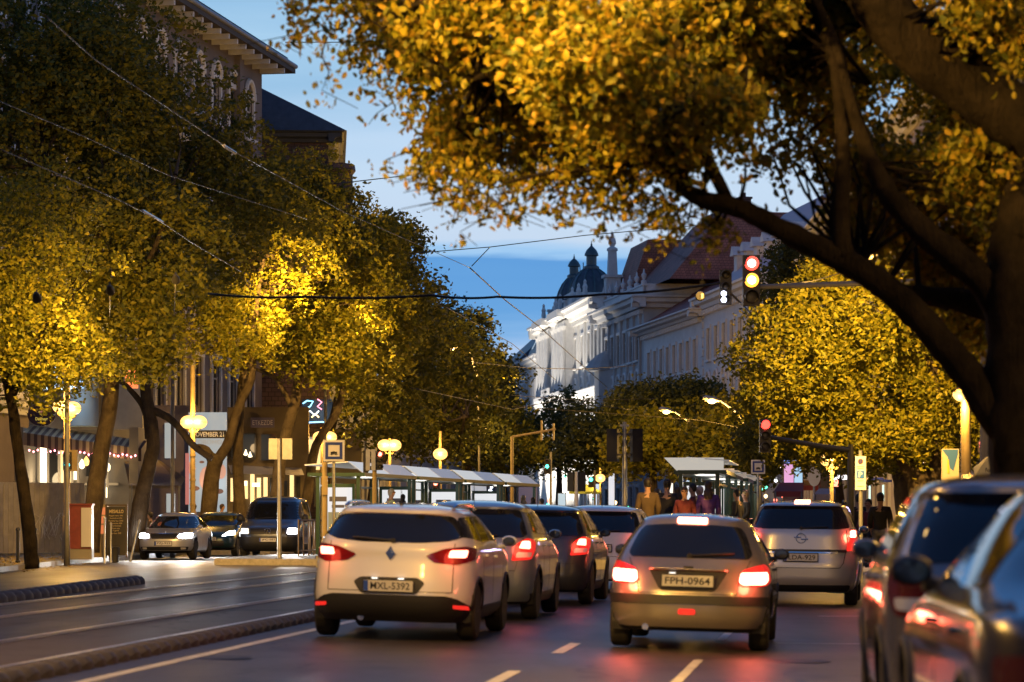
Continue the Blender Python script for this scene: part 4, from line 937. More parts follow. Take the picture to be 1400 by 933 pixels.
# ---- left row, near to far
Z = 71.0
tree('street_tree', 'thin dark leaning tree at the far left in front of the corrugated fence', at(43,776,Z), [(T(Z,(44,778),(38,710),(25,620),(14,540),(-6,470),(-30,400)), .19, .10), (T(Z,(16,545),(45,480),(70,430)), .09, .04)],
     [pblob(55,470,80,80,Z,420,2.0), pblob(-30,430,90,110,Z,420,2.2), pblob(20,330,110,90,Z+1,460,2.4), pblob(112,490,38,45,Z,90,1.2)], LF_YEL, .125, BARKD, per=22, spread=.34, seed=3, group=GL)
Z = 82.0
tree('street_tree', 'stout orange-lit leaning trunk between the twin globe lamp and the tall second trunk, left side', at(125,752,Z), [(T(Z,(122,755),(128,690),(140,610),(152,540),(150,470),(138,415),(132,360),(140,250)), .30, .15), (T(Z,(150,470),(175,410),(215,330),(240,240)), .13, .05), (T(Z,(136,400),(90,320),(50,230)), .12, .05)],
     [pblob(60,230,150,150,Z+2,900,4), pblob(135,115,120,115,Z+3,780,4), pblob(20,80,140,150,Z+4,800,4), pblob(180,330,120,110,Z,620,3.2), pblob(90,420,80,70,Z-1,330,2.2), pblob(195,465,52,52,Z-1.5,170,1.6)], LF_LEFT, 0.178, per=22, spread=.33, seed=5, group=GL)
Z = 88.0
tree('street_tree', 'tall bent dark trunk behind the oncoming silver saloon, with a bough running right', at(187,752,Z), [(T(Z,(183,755),(192,690),(203,640),(210,600),(200,540),(196,470),(200,400),(220,300)), .29, .12), (T(Z,(203,600),(197,560),(175,530),(158,518)), .11, .07), (T(Z,(205,560),(235,575),(265,610),(290,628)), .13, .09)],
     [pblob(240,195,100,100,Z+4,480,4), pblob(300,275,112,100,Z+3,560,3.6), pblob(230,330,90,80,Z+1,330,2.6), pblob(160,80,55,50,Z+5,150,3)], LF_LEFT, 0.178, per=22, spread=.33, seed=7, group=GL)
Z = 106.0
tree('street_tree', 'forked tree whose two boughs part low in front of the white poster, left side', at(283,748,Z), [(T(Z,(282,750),(286,690),(292,640),(298,622)), .33, .27), (T(Z,(294,634),(312,605),(325,560),(343,520),(346,480),(350,420),(360,350)), .22, .09), (T(Z,(292,634),(282,616),(268,612)), .2, .13)],
     [pblob(340,360,110,105,Z+2,640,3.2), pblob(270,430,70,60,Z-1,200,2.2), pblob(390,300,90,80,Z+4,420,3.4), pblob(330,455,55,45,Z-1,150,1.8)], LF_YEL, 0.171, per=22, spread=.33, seed=9, group=GL)
Z = 107.0
tree('street_tree', 'straight slim trunk behind the forked tree, beside the lit restaurant window', at(330,740,Z), [(T(Z,(330,742),(327,680),(325,620),(328,560),(338,480),(360,400)), .28, .12)],
     [pblob(385,275,72,62,Z+6,270,4), pblob(430,320,80,80,Z+4,330,4)], LF_LEFT, 0.205, per=22, spread=.45, seed=11, group=GL)
Z = 112.0
tree('street_tree', 'dark tree leaning right behind the pair of blank traffic sign panels', at(388,738,Z), [(T(Z,(384,740),(378,690),(385,620),(402,555),(408,520),(420,470),(440,420)), .32, .14), (T(Z,(400,560),(378,520),(350,505)), .12, .06)],
     [pblob(470,400,85,80,Z+3,520,4), pblob(440,470,70,55,Z,270,3), pblob(505,340,60,45,Z+5,200,3)], LF_YEL, 0.205, per=22, spread=.42, seed=13, group=GL)
Z = 118.0
tree('street_tree', 'leaning tree just left of the tram stop sign with square panel, trunk slanting right', at(408,736,Z), [(T(Z,(410,738),(420,680),(432,610),(462,560),(474,500)), .27, .12)],
     [pblob(520,400,72,90,Z+3,440,4), pblob(500,480,60,55,Z,230,3), pblob(528,325,45,32,Z+4,130,3)], LF_LEFT, 0.219, per=22, spread=.48, seed=15, group=GL)
Z = 124.0
tree('street_tree', 'leaning tree hidden behind the tram stop sign post', at(440,735,Z), [(T(Z,(441,736),(444,650),(452,590),(470,520),(500,450)), .30, .13)],
     [pblob(545,490,70,80,Z+4,380,4), pblob(560,420,45,60,Z+5,170,3.4), pblob(520,560,60,45,Z,160,3)], LF_LEFT, 0.226, per=22, spread=.5, seed=17, group=GL)
Z = 140.0
tree('street_tree', 'tree with low dark bough over the left tram shelters and double globe lamp', at(506,730,Z), [(T(Z,(506,732),(512,660),(520,620),(535,570),(560,510)), .32, .14), (T(Z,(520,640),(548,600),(600,580),(640,570)), .12, .05)],
     [pblob(585,500,62,85,Z+4,380,4.5), pblob(615,540,60,70,Z+8,320,4.5), pblob(560,590,60,32,Z,140,3.5)], LF_LEFT, 0.246, per=22, spread=.55, seed=19, group=GL)
Z = 165.0
tree('street_tree', 'rounded tree with dark top beyond the left shelters', at(640,726,Z), [(T(Z,(640,728),(640,650),(634,580),(630,500)), .34, .15)],
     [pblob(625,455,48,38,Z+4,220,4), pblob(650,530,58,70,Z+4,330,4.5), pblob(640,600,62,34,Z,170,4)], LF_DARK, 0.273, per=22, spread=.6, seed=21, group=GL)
Z = 176.0
tree('street_tree', 'yellow-lit tree at the right end of the left row, beside the lamp heads', at(690,725,Z), [(T(Z,(690,726),(688,660),(680,590),(676,540)), .3, .12)],
     [pblob(668,520,32,46,Z,150,3.4), pblob(690,575,36,48,Z,170,3.4), pblob(716,610,30,24,Z-2,80,3), pblob(685,630,45,22,Z,90,3)], LF_YEL, 0.273, per=22, spread=.6, seed=23, group=GL)
# ---- far trees under the palaces
for i, (lab, Z, x, blobs, lf) in enumerate([
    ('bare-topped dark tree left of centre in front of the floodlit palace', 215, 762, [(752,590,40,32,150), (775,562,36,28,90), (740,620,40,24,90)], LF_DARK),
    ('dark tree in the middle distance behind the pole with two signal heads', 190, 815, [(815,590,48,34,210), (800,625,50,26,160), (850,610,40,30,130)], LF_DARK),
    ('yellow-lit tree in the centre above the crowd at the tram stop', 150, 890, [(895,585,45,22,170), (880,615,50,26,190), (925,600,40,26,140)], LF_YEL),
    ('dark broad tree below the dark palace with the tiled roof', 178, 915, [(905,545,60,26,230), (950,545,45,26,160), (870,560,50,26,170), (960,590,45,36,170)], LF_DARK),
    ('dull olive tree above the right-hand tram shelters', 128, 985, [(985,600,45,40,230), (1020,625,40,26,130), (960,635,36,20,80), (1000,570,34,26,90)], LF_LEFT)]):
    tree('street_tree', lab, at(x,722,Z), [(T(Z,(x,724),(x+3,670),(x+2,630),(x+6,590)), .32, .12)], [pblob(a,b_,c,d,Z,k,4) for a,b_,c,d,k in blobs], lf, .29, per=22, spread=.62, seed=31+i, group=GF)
# ---- right row
Z = 62.0
tree('street_tree', 'big bright yellow tree on the right, lit by the street lamp in front', at(1268,728,Z), [(T(Z,(1266,730),(1262,680),(1250,645),(1225,610),(1190,560),(1170,500),(1165,430)), .36, .12), (T(Z,(1262,690),(1280,640),(1290,590),(1280,520),(1250,440)), .24, .09), (T(Z,(1225,612),(1150,590),(1090,540)), .13, .05)],
     [pblob(1165,430,95,75,Z,620,2.4), pblob(1085,500,80,85,Z,560,2.2), pblob(1190,530,110,80,Z+1,720,2.6), pblob(1280,450,80,95,Z+1,480,2.4), pblob(1300,570,75,70,Z+1,400,2.2), pblob(1120,585,80,50,Z+1,320,2.0), pblob(1210,600,80,35,Z,220,2), pblob(1150,372,55,32,Z,130,1.6)], LF_YEL, 0.112, per=26, spread=.25, seed=41, group=GR)
Z = 84.0
tree('street_tree', 'second tree on the right, trunk just left of the ochre lamp post', at(1236,722,Z), [(T(Z,(1240,724),(1232,660),(1225,620),(1240,560)), .3, .14), (T(Z,(1232,660),(1255,610),(1290,560)), .15, .06)],
     [pblob(1240,590,80,45,Z,330,2.6), pblob(1330,560,60,70,Z,330,2.6), pblob(1165,620,60,28,Z,130,2.4)], LF_LEFT, 0.164, per=22, spread=.33, seed=43, group=GR)
Z = 105.0
tree('street_tree', 'dark tree behind the traffic light arm with pale gaps, right of the red signal', at(1145,718,Z), [(T(Z,(1148,720),(1143,660),(1138,610),(1110,500),(1085,400)), .3, .12)],
     [pblob(1085,365,42,38,Z,160,2.4), pblob(1060,600,55,40,Z,230,3), pblob(1130,610,60,30,Z,200,3), pblob(1060,410,30,40,Z,60,2.4)], LF_DARK, 0.191, per=22, spread=.42, seed=45, group=GR)

# ---- the near tree that leans over the road from the right
Z = 23.0
nb = [  # px x, y, rx, ry, depth offset, clusters
    (690,40,150,85,0,330), (820,90,130,100,-2,380), (930,60,140,100,0,400), (760,150,120,75,1,250), (880,190,110,70,0,240), (1040,80,120,95,1,330),
    (640,170,70,60,2,110), (590,95,55,60,2,95), (545,40,50,45,2,80), (1130,120,90,85,2,240), (980,170,70,50,-1,120), (1060,215,40,36,2,22), (925,215,50,26,0,46),
    (700,230,95,30,2,75), (610,225,42,40,3,48), (800,215,75,36,2,66), (850,250,60,22,2,32), (975,322,22,16,1,5),
    (1180,230,80,70,3,140), (1260,300,85,80,4,180), (1330,420,60,110,4,180), (1290,130,70,70,4,130), (1370,60,70,80,2,150), (1330,170,60,60,4,110), (1200,330,60,50,4,70), (1150,300,40,40,3,26),
    (470,12,46,22,1,26), (410,18,18,24,1,9), (500,70,24,36,2,14), (1390,300,40,120,4,120), (1240,60,70,70,4,130), (1120,20,90,50,1,160), (1310,235,55,45,.6,120), (1380,40,40,40,-.6,70), (1330,10,50,40,-.8,80), (1280,240,60,50,3,130), (1350,330,50,80,3,160), (1230,250,60,60,3,130), (1290,370,60,50,4,110), (1370,250,30,30,.4,50), (1010,10,120,40,0,190), (640,80,50,70,1,110)]
blobs = [pblob(x,y-14-(12 if y > 200 and x < 950 else 0),rx*.84,ry*.74,Z+dz,int(k*.47),.8) for x,y,rx,ry,dz,k in nb]
tr = [(T(Z,(1418,905),(1416,760),(1408,640),(1398,520),(1396,420),(1398,330),(1420,230)), .40, .24),
      (T(Z,(1396,620),(1330,520),(1270,450),(1215,395),(1130,345),(1060,310),(1010,284),(950,268),(915,235),(902,200),(880,150),(850,90)), .155, .03),
      (T(Z,(1392,470),(1350,390),(1290,340),(1240,295),(1205,250),(1185,205),(1160,130),(1138,50),(1098,-30)), .16, .03),
      (T(Z,(1560,330),(1480,240),(1400,172),(1310,105),(1245,55),(1190,-20),(1140,-120)), .27, .22), (T(Z,(1396,330),(1440,200),(1470,60),(1480,-80)), .26, .15),
      (T(Z,(1152,352),(1148,300),(1152,230),(1150,160),(1140,90),(1118,10),(1090,-60)), .10, .02), (T(Z+1,(1398,440),(1310,410),(1225,398),(1170,360)), .13, .05),
      (T(Z,(905,205),(860,150),(800,110),(720,90),(640,110)), .07, .025), (T(Z,(1000,285),(960,200),(940,120),(960,40)), .06, .03), (T(Z,(1180,-10),(1050,-60),(900,-50),(720,-20),(560,10)), .12, .04), (T(Z,(902,215),(840,230),(760,235),(690,250)), .035, .012)]
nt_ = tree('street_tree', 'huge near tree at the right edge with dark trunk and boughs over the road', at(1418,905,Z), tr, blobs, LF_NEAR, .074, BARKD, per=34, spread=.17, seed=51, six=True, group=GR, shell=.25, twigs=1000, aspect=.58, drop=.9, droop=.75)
# hanging twigs with few leaves below the near crown
HR = random.Random(77)
rng = np.random.default_rng(5); b = MB(); C = []
for x, y, l in [(575,255,40),(600,262,50),(640,275,60),(668,290,70),(700,270,60),(760,270,40),(725,262,75),(790,280,40),(850,300,40),(900,290,40),(975,330,40),(405,40,60),(440,45,50),(470,60,60),(512,110,50),(525,140,60),(560,150,50),(590,165,60),(390,20,70),(448,80,90),(630,150,60),(880,290,40),(655,255,60),(680,262,70),(745,255,60),(812,265,50)]+[(560+i*8.3+HR.uniform(-6,6), 222+38*(i/50)+HR.uniform(-8,30)+(22 if i > 30 else 0), HR.uniform(30,85)) for i in range(50)]:
    p = at(x, y-30, Z+1+rng.uniform(-1,1)); L_ = l/FPX*Z*1.1; pts = [p+Vector((rng.normal()*.05*k, 0, -L_*k/4)) for k in range(5)]; b.tube(pts, [.008,.006,.005,.004,.003], 4, cap=False)
    for k in range(int(14+l*.45)):
        t = rng.uniform(.1,1); q = pts[min(int(t*4),3)]; C.append((q.x+rng.normal()*.06, q.y+rng.normal()*.08, p.z-L_*t))
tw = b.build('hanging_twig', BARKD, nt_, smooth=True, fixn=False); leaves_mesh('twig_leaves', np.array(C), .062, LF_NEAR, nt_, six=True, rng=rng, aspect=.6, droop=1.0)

# unseen tree added beside the camera to shade the cars and darken their reflections
nb2 = [((3.2,9,6.3),(2.6,3.2,1.3),150), ((4.8,5,7.0),(2.8,3.4,1.6),170), ((1.8,4,6.6),(2.2,3.0,1.2),110), ((5.5,12,6.8),(2.6,3.0,1.6),150), ((3.5,0,6.8),(2.8,3.2,1.5),150)]
tree('street_tree', 'added unseen broad tree beside the camera, shading the parked cars', (7.2,4,.08), [([(7.2,4,0),(7.1,4.2,2.2),(6.4,5,4.6),(5.2,6,6.4)], .34, .12), ([(6.6,4.8,4.0),(5.0,3.0,5.6),(3.4,2.0,6.6)], .16, .05)], nb2, LF_NEAR, .11, BARKD, per=26, spread=.3, seed=61, group=GR, shell=.2, twigs=60)
# ------------------------------------------------------------------ buildings
STONE = mat('pale_stone', (.42,.42,.43), .8, col2=(.58,.58,.59), vscale=.6, bump=.3, bscale=12); STONE2 = mat('grey_stone', (.30,.30,.31), .8, col2=(.44,.44,.45), vscale=.5, bump=.3, bscale=12)
STUCCO = mat('white_stucco', (.56,.55,.53), .75, col2=(.66,.65,.62), vscale=.6, bump=.25, bscale=10); BROWNST = mat('brown_stucco', (.11,.09,.09), .85, col2=(.17,.145,.14), vscale=.5, bump=.3, bscale=10)
TRIM = mat('stone_trim', (.54,.54,.55), .7, var=.12, vscale=2); TRIMW = mat('white_trim', (.66,.65,.63), .7, var=.08, vscale=2); SLATE = mat('blue_slate', (.045,.055,.075), .45, var=.3, vscale=2.5)
COPPER = mat('green_copper', (.05,.085,.10), .4, var=.25, vscale=1.5); PANE = mat('old_window_pane', (.010,.011,.015), .5, spec=.08); WFRAME = mat('window_frame_paint', (.36,.34,.32), .5)
def tiles(name, c1, c2):
    m = bpy.data.materials.new(name); m.use_nodes = True; nt = m.node_tree; N = nt.nodes; L = nt.links; b = N['Principled BSDF']; b.inputs['Roughness'].default_value = .7
    tc = N.new('ShaderNodeTexCoord'); br = N.new('ShaderNodeTexBrick'); br.inputs['Scale'].default_value = 1.0; br.inputs['Brick Width'].default_value = .32; br.inputs['Row Height'].default_value = .22; br.inputs['Mortar Size'].default_value = .018
    br.inputs['Color1'].default_value = c1+(1,); br.inputs['Color2'].default_value = c2+(1,); br.inputs['Mortar'].default_value = tuple(x*.35 for x in c1)+(1,)
    cb = N.new('ShaderNodeSeparateXYZ'); cm = N.new('ShaderNodeCombineXYZ'); L.new(tc.outputs['Object'], cb.inputs[0])
    ad = N.new('ShaderNodeMath'); ad.operation = 'ADD'; L.new(cb.outputs['X'], ad.inputs[0]); L.new(cb.outputs['Y'], ad.inputs[1]); L.new(ad.outputs[0], cm.inputs['X']); L.new(cb.outputs['Z'], cm.inputs['Y'])
    L.new(cm.outputs[0], br.inputs['Vector'])
    n = N.new('ShaderNodeTexNoise'); n.inputs['Scale'].default_value = .8; mx = N.new('ShaderNodeMix'); mx.data_type = 'RGBA'; mx.blend_type = 'OVERLAY'; mx.inputs[0].default_value = .6
    L.new(tc.outputs['Object'], n.inputs['Vector']); L.new(br.outputs['Color'], mx.inputs[6]); L.new(n.outputs['Fac'], mx.inputs[7]); L.new(mx.outputs[2], b.inputs['Base Color'])
    MATS[name] = m; return m
TILE = tiles('red_roof_tiles', (.25,.055,.035), (.36,.085,.055)); TILEB = tiles('brown_roof_tiles', (.22,.075,.05), (.30,.105,.07)); BRICK = tiles('brown_brick', (.06,.032,.03), (.09,.05,.045)); PINKR = mat('pale_metal_roof', (.36,.21,.22), .45, var=.15, vscale=1.0)

class Facade:
    """A house along P->Q (its street side on the left of that direction), local x along, y outwards, z up."""
    def __init__(s, name, label, P, Q, depth, H, wall, z0=0.0, group=None, cat='building'):
        P = Vector((P[0],P[1],0)); Q = Vector((Q[0],Q[1],0)); d = Q-P; s.L = d.length; a = math.atan2(d.y, d.x)
        s.t = thing(name, label, cat, (P.x,P.y,z0), (0,0,a), group); s.H = H; s.D = depth; s.wm = wall
    def wall(s, cols, rows, wmat=None, arch=(), frame=TRIM, pil=True, sill=True, ped=(), band=None, corn=.5, quoin=False, nmuntin=1, depthw=.13, xoff=None):
        """cols: (x centre, width) list; rows: (z sill, height) list. Openings are real recesses with a pane part each."""
        b = MB(); xs = sorted({0, s.L}|{c-w/2 for c, w in cols}|{c+w/2 for c, w in cols}); zs = sorted({-.5, s.H}|{z for z, h in rows}|{z+h for z, h in rows})
        op = [(c-w/2, c+w/2, z, z+h) for c, w in cols for z, h in rows]
        for i in range(len(xs)-1):
            for j in range(len(zs)-1):
                cx, cz = (xs[i]+xs[i+1])/2, (zs[j]+zs[j+1])/2
                if any(o[0] < cx < o[1] and o[2] < cz < o[3] for o in op): continue
                b.quad((xs[i],0,zs[j]), (xs[i+1],0,zs[j]), (xs[i+1],0,zs[j+1]), (xs[i],0,zs[j+1]))
        for x0, x1, z0, z1 in op:
            y = -depthw; b.quad((x0,0,z0),(x0,y,z0),(x0,y,z1),(x0,0,z1)); b.quad((x1,0,z0),(x1,0,z1),(x1,y,z1),(x1,y,z0)); b.quad((x0,0,z0),(x1,0,z0),(x1,y,z0),(x0,y,z0)); b.quad((x0,0,z1),(x0,y,z1),(x1,y,z1),(x1,0,z1))
        D = s.D; b.quad((0,0,-.5),(0,0,s.H),(0,-D,s.H),(0,-D,-.5)); b.quad((s.L,0,-.5),(s.L,-D,-.5),(s.L,-D,s.H),(s.L,0,s.H)); b.quad((0,-D,-.5),(0,-D,s.H),(s.L,-D,s.H),(s.L,-D,-.5)); b.quad((0,0,s.H),(s.L,0,s.H),(s.L,-D,s.H),(0,-D,s.H))
        if pil:
            g = sorted(c for c, w in cols); mids = [g[0]-(g[1]-g[0])/2]+[(g[i]+g[i+1])/2 for i in range(len(g)-1)]+[g[-1]+(g[-1]-g[-2])/2] if len(g) > 1 else []
            for m_ in mids:
                m_ = min(max(m_, .3), s.L-.3); z0 = rows[pil if pil is not True and isinstance(pil, int) and pil > 1 else 1 if len(rows) > 1 else 0][0]-.8
                b.box((m_, .10, (z0+s.H-.9)/2), (.46,.2,s.H-.9-z0)); b.box((m_, .13, s.H-1.05), (.66,.26,.3)); b.box((m_, .13, z0+.15), (.62,.26,.3))
        if quoin:
            for k in range(int(s.H/.7)):
                for x in (.25, s.L-.25): b.box((x, .05, k*.7+.3), (.9 if k % 2 else .6, .10, .5))
        s.wall_o = b.build('wall', wmat or s.wm, s.t, local=True)
        # windows share two meshes per size
        cache = {}
        for ri, (z, h) in enumerate(rows):
            for c, w in cols:
                key = (round(w,2), round(h,2), ri in ped, ri in arch)
                if key not in cache:
                    b = MB(); b.mi = 0; b.quad((-w/2,0,0),(w/2,0,0),(w/2,0,h),(-w/2,0,h)); b.mi = 1
                    b.box((0,.03,h/2), (.07,.05,h)); b.box((0,.03,h*.68), (w,.05,.07))
                    for sx in (-1,1): b.box((sx*(w/2-.04),.03,h/2), (.08,.06,h))
                    b.box((0,.03,h-.04), (w,.06,.08)); b.box((0,.03,.04), (w,.06,.08))
                    o1 = b.build('window', [PANE, WFRAME], s.t, local=True, fixn=False)
                    b = MB(); y = depthw
                    for sx in (-1,1): b.box((sx*(w/2+.11), y+.045, h/2), (.22,.09,h))
                    b.box((0, y+.05, h+.12), (w+.5,.10,.24))
                    if sill: b.box((0, y+.11, -.09), (w+.55,.22,.16))
                    if ri in ped:
                        b.prism([(-w/2-.4,h+.34),(w/2+.4,h+.34),(0,h+.34+.30*w+.25)], y+.003, y+.26, lambda u, v, q: (u, q, v)); b.box((0, y+.14, h+.29), (w+.85,.28,.10))
                    if ri in arch:
                        n = 10; pts = [((w/2+.14)*math.cos(math.pi*k/n), y+.06, h-.05+(w/2+.2)*math.sin(math.pi*k/n)) for k in range(n+1)]; b.tube(pts, .13, 6)
                    o2 = b.build('window_surround', frame, o1, local=True); cache[key] = (o1, o2); o1.location = (c, -depthw, z); continue
                o1, o2 = cache[key]; q = o1.copy(); COL.objects.link(q); q.parent = s.t; q.location = (c, -depthw, z); q2 = o2.copy(); COL.objects.link(q2); q2.parent = q
        return s
    def band(s, z, h=.35, out=.25, m=TRIM, name='cornice', ret=True):
        b = MB(); prof = [(0,0),(.35,0),(.45,.3),(.75,.45),(.8,.75),(1,.82),(1,1),(0,1)]
        b.prism([(out*u, h*v) for u, v in prof], -out*.9, s.L+out*.9, lambda u, v, q: (q, u+.002, z+v)); 
        if ret:
            b.prism([(out*u, h*v) for u, v in prof], -s.D, out*.9, lambda u, v, q: (-u-.002, q, z+v)); b.prism([(out*u, h*v) for u, v in prof], -s.D, out*.9, lambda u, v, q: (s.L+u+.002, q, z+v))
        b.build(name, m, s.t, local=True); return s
    def dentils(s, z, m=TRIM, step=.7, size=(.3,.35,.35)):
        b = MB()
        for k in range(int(s.L/step)): b.box((k*step+step/2, size[1]/2+.002, z), size)
        b.build('bracket', m, s.t, local=True)
    def gable_roof(s, pitch, m, over=.5, hip=0.0, name='roof', ridge_y=None, z=None):
        z = s.H if z is None else z; ry = -s.D/2 if ridge_y is None else ridge_y; h = pitch; o = over
        v = [(-o,o,z),(s.L+o,o,z),(s.L+o,-s.D-o,z),(-o,-s.D-o,z),(hip,ry,z+h),(s.L-hip,ry,z+h)]
        b = MB(); b.add(v, [(0,1,5,4),(2,3,4,5),(1,2,5),(3,0,4),(3,2,1,0)]); return b.build(name, m, s.t, local=True)
    def mansard(s, h, back, m, name='roof', z=None, top=1.0):
        z = s.H if z is None else z; v = [(0,-.1,z),(s.L,-.1,z),(s.L,-s.D,z),(0,-s.D,z),(back*.5,-.1-back,z+h),(s.L-back*.5,-.1-back,z+h),(s.L-back*.5,-s.D+back,z+h),(back*.5,-s.D+back,z+h),(s.L/2,-s.D/2,z+h+top)]
        b = MB(); b.add(v, [(0,1,5,4),(1,2,6,5),(2,3,7,6),(3,0,4,7),(4,5,8),(5,6,8),(6,7,8),(7,4,8)]); return b.build(name, m, s.t, local=True)
    def chimney(s, x, y, z, w=.9, d=.6, h=1.6, parent=None, m=None):
        b = MB(); b.box((x,y,z+h/2), (w,d,h)); b.box((x,y,z+h+.08), (w+.2,d+.2,.16))
        for k in (-1,1): b.cyl((x+k*w*.22,y,z+h+.16), (x+k*w*.22,y,z+h+.55), .13, n=8)
        b.build('chimney', m or BRICK, parent or s.t, local=True)
    def cap(s, name, fn, m, parent=None, smooth=False): b = MB(); fn(b); return b.build(name, m, parent or s.t, smooth=smooth, local=True)
def cols_(L, n, w, m=1.2): return [(m+(L-2*m)*(i+.5)/n, w) for i in range(n)]
def hz(y, Z): return az(y, Z)

# ---- right-hand row, near to far; facade line bends left with the street
A = [(ax(1048,190),190), (ax(960,213),213), (ax(880,236),236), (ax(823,256),256), (ax(740,300),300), (ax(711,322),322), (ax(682,346),346)]
def rows4(H, n=4, first=1.2, g=None):
    st = (H-1.6)/n; return [(first+i*st, st*.60) for i in range(n)]
GB = 'palaces along the right side of the avenue'
# 1 nearest: quoined apartment house with pale roof
H = hz(405, 205); f = Facade('apartment_house', 'quoined grey apartment house nearest on the right, behind the lit traffic light', A[0], A[1], 16, H, STONE, group=GB)
f.wall(cols_(f.L, 7, 1.25), rows4(H), ped=(1,), arch=(2,), quoin=True, pil=False); f.band(H-.5,.9,.9); f.dentils(H-.75); f.band(H*.52,.35,.3,name='string_course'); f.band(H*.28,.4,.35,name='string_course')
r = f.mansard(6.5, 5.5, PINKR); f.chimney(6,-7,H+5.5,1.2,.8,2.2,r); f.chimney(15,-8,H+5.5,1.2,.8,2.0,r)
b = MB()
for k in range(6): b.box((2.5+k*3.6,-2.6,H+2.4), (1.1,1.2,2.0)); b.prism([(-.7,0),(.7,0),(0,.7)], -3.2,-1.7, lambda u,v,w_,k=k: (2.5+k*3.6+u, w_, H+3.4+v))
b.build('dormer', TRIM, r, local=True)
# 2: lower house with dark red roof
H = hz(440, 224); f = Facade('apartment_house', 'lower blue-grey house with dark red skylight roof, second from the right', A[1], A[2], 16, H, STONE, group=GB)
f.wall(cols_(f.L, 8, 1.15), rows4(H, 4), arch=(1,2), pil=False); f.band(H-.4,.6,1.3,m=TRIM); f.dentils(H-.6); f.band(H*.5,.35,.3,name='string_course')
r = f.gable_roof(5.6, TILE, 1.0); b = MB()
for k in range(4): b.prism([(-.5,0),(.5,0),(.5,1.4),(-.5,1.4)], 0, .08, lambda u,v,w_,k=k: (5+k*4.5+u, .9-4.2-v*.75+w_, H+2.35+v*.5+w_))
b.build('skylight', M['glass2'], r, local=True); f.chimney(4,-8,H+5,1.0,.7,1.6,r)
# 3: dark palace with huge tiled roof, parapet statues and tower post
H = hz(424, 247); f = Facade('palace', 'dark palace with huge brown tiled roof, parapet urns and obelisk corner', A[2], A[3], 24, H, STONE2, group=GB)
f.wall(cols_(f.L, 6, 1.6), rows4(H, 4), ped=(1,), arch=(2,), frame=TRIM); f.band(H-.6,1.0,1.2); f.dentils(H-.9); f.band(H*.55,.6,.6,name='string_course'); f.band(H*.3,.5,.5,name='string_course')
f.cap('parapet', lambda b: [b.box((f.L/2,-.1,H+.9),(f.L,.3,.7)), b.box((f.L/2,-.1,H+1.3),(f.L+.2,.5,.14))]+[b.box((k*.55+.3,-.1,H+.45),(.16,.18,.35)) for k in range(int(f.L/.55))]+[b.box((.15,-8,H+.9),(.3,16,1.0))], TRIM)
for k in range(7):
    x = .4+k*(f.L-.8)/6; f.cap('roof_urn', lambda b: b.lathe((x,-.1,H+1.37), [(.24,0),(.24,.3),(.08,.38),(.2,.6),(.22,.8),(.10,.95),(.06,1.2),(.02,1.3)], 10), TRIM, smooth=30)
for y in (-5,-10): f.cap('roof_urn', lambda b: b.lathe((.15,y,H+1.37), [(.24,0),(.24,.3),(.08,.38),(.2,.6),(.22,.8),(.10,.95),(.06,1.2),(.02,1.3)], 10), TRIM, smooth=30)
top = hz(318, 250)
b = MB(); z1 = H+1.3; D = 24; L = f.L
b.add([(-6,-1,z1),(L*.60,-1,z1),(L*.60,-26,z1),(-6,-26,z1),(-4,-6,top),(L*.44,-6,top),(L*.44,-16,top),(-4,-16,top)], [(0,1,5,4),(1,2,6,5),(2,3,7,6),(3,0,4,7),(4,5,6,7)]); r = b.build('roof', TILEB, f.t, local=True)
b = MB(); t2 = hz(338, 255); b.add([(L*.58,-.9,z1),(L-.2,-.9,z1),(L-.2,-22,z1),(L*.58,-22,z1),(L*.58,-2.6,t2),(L-.2,-2.6,t2),(L-.2,-20,t2),(L*.58,-20,t2)], [(0,1,5,4),(1,2,6,5),(2,3,7,6),(3,0,4,7),(4,5,6,7)]); b.build('roof', TILEB, f.t, local=True)
f.chimney(-2,-8,top-.4,1.8,.9,1.6,r); f.chimney(5,-8,top-.4,1.5,.9,1.2,r); b = MB()
for k in range(5): b.box((3.5+k*1.1,-7,top+.35), (.7,.7,.7))
b.build('chimney', BRICK, r, local=True)
b = MB()
for x, h in ((3,3.2),(9,2.6),(L*.9,3.0)): b.cyl((x,-9,top-1),(x,-9,top+h),.06,.03,n=6)
b.build('lightning_rod', M['darkmetal'], f.t, local=True)
# obelisk tower post at the far corner
oz = hz(322, 256); f.cap('corner_turret', lambda b: [b.box((L-.8,-.8,H+1.8),(1.3,1.3,3.4)), b.box((L-.8,-.8,H+3.6),(1.7,1.7,.25)), b.box((L-.8,-.8,H+4.8),(.85,.85,2.2),taper=.8), b.lathe((L-.8,-.8,H+5.9),[(.5,0),(.5,.2),(.2,.4),(.36,.7),(.28,1.1),(.10,1.3),(.14,1.5),(.02,max(1.7,oz-H-5.9))],12)], TRIM)
f.cap('bay_window', lambda b: [b.prism([(-1.9,0),(1.9,0),(1.2,1.1),(-1.2,1.1)], 6.0, H*.74, lambda u,v,w_: (L-3.6+u, v, w_)), b.lathe((L-3.6,.3,H*.74),[(1.7,0),(1.8,.2),(1.5,.8),(.8,1.4),(.1,1.8)],14)], STONE2)
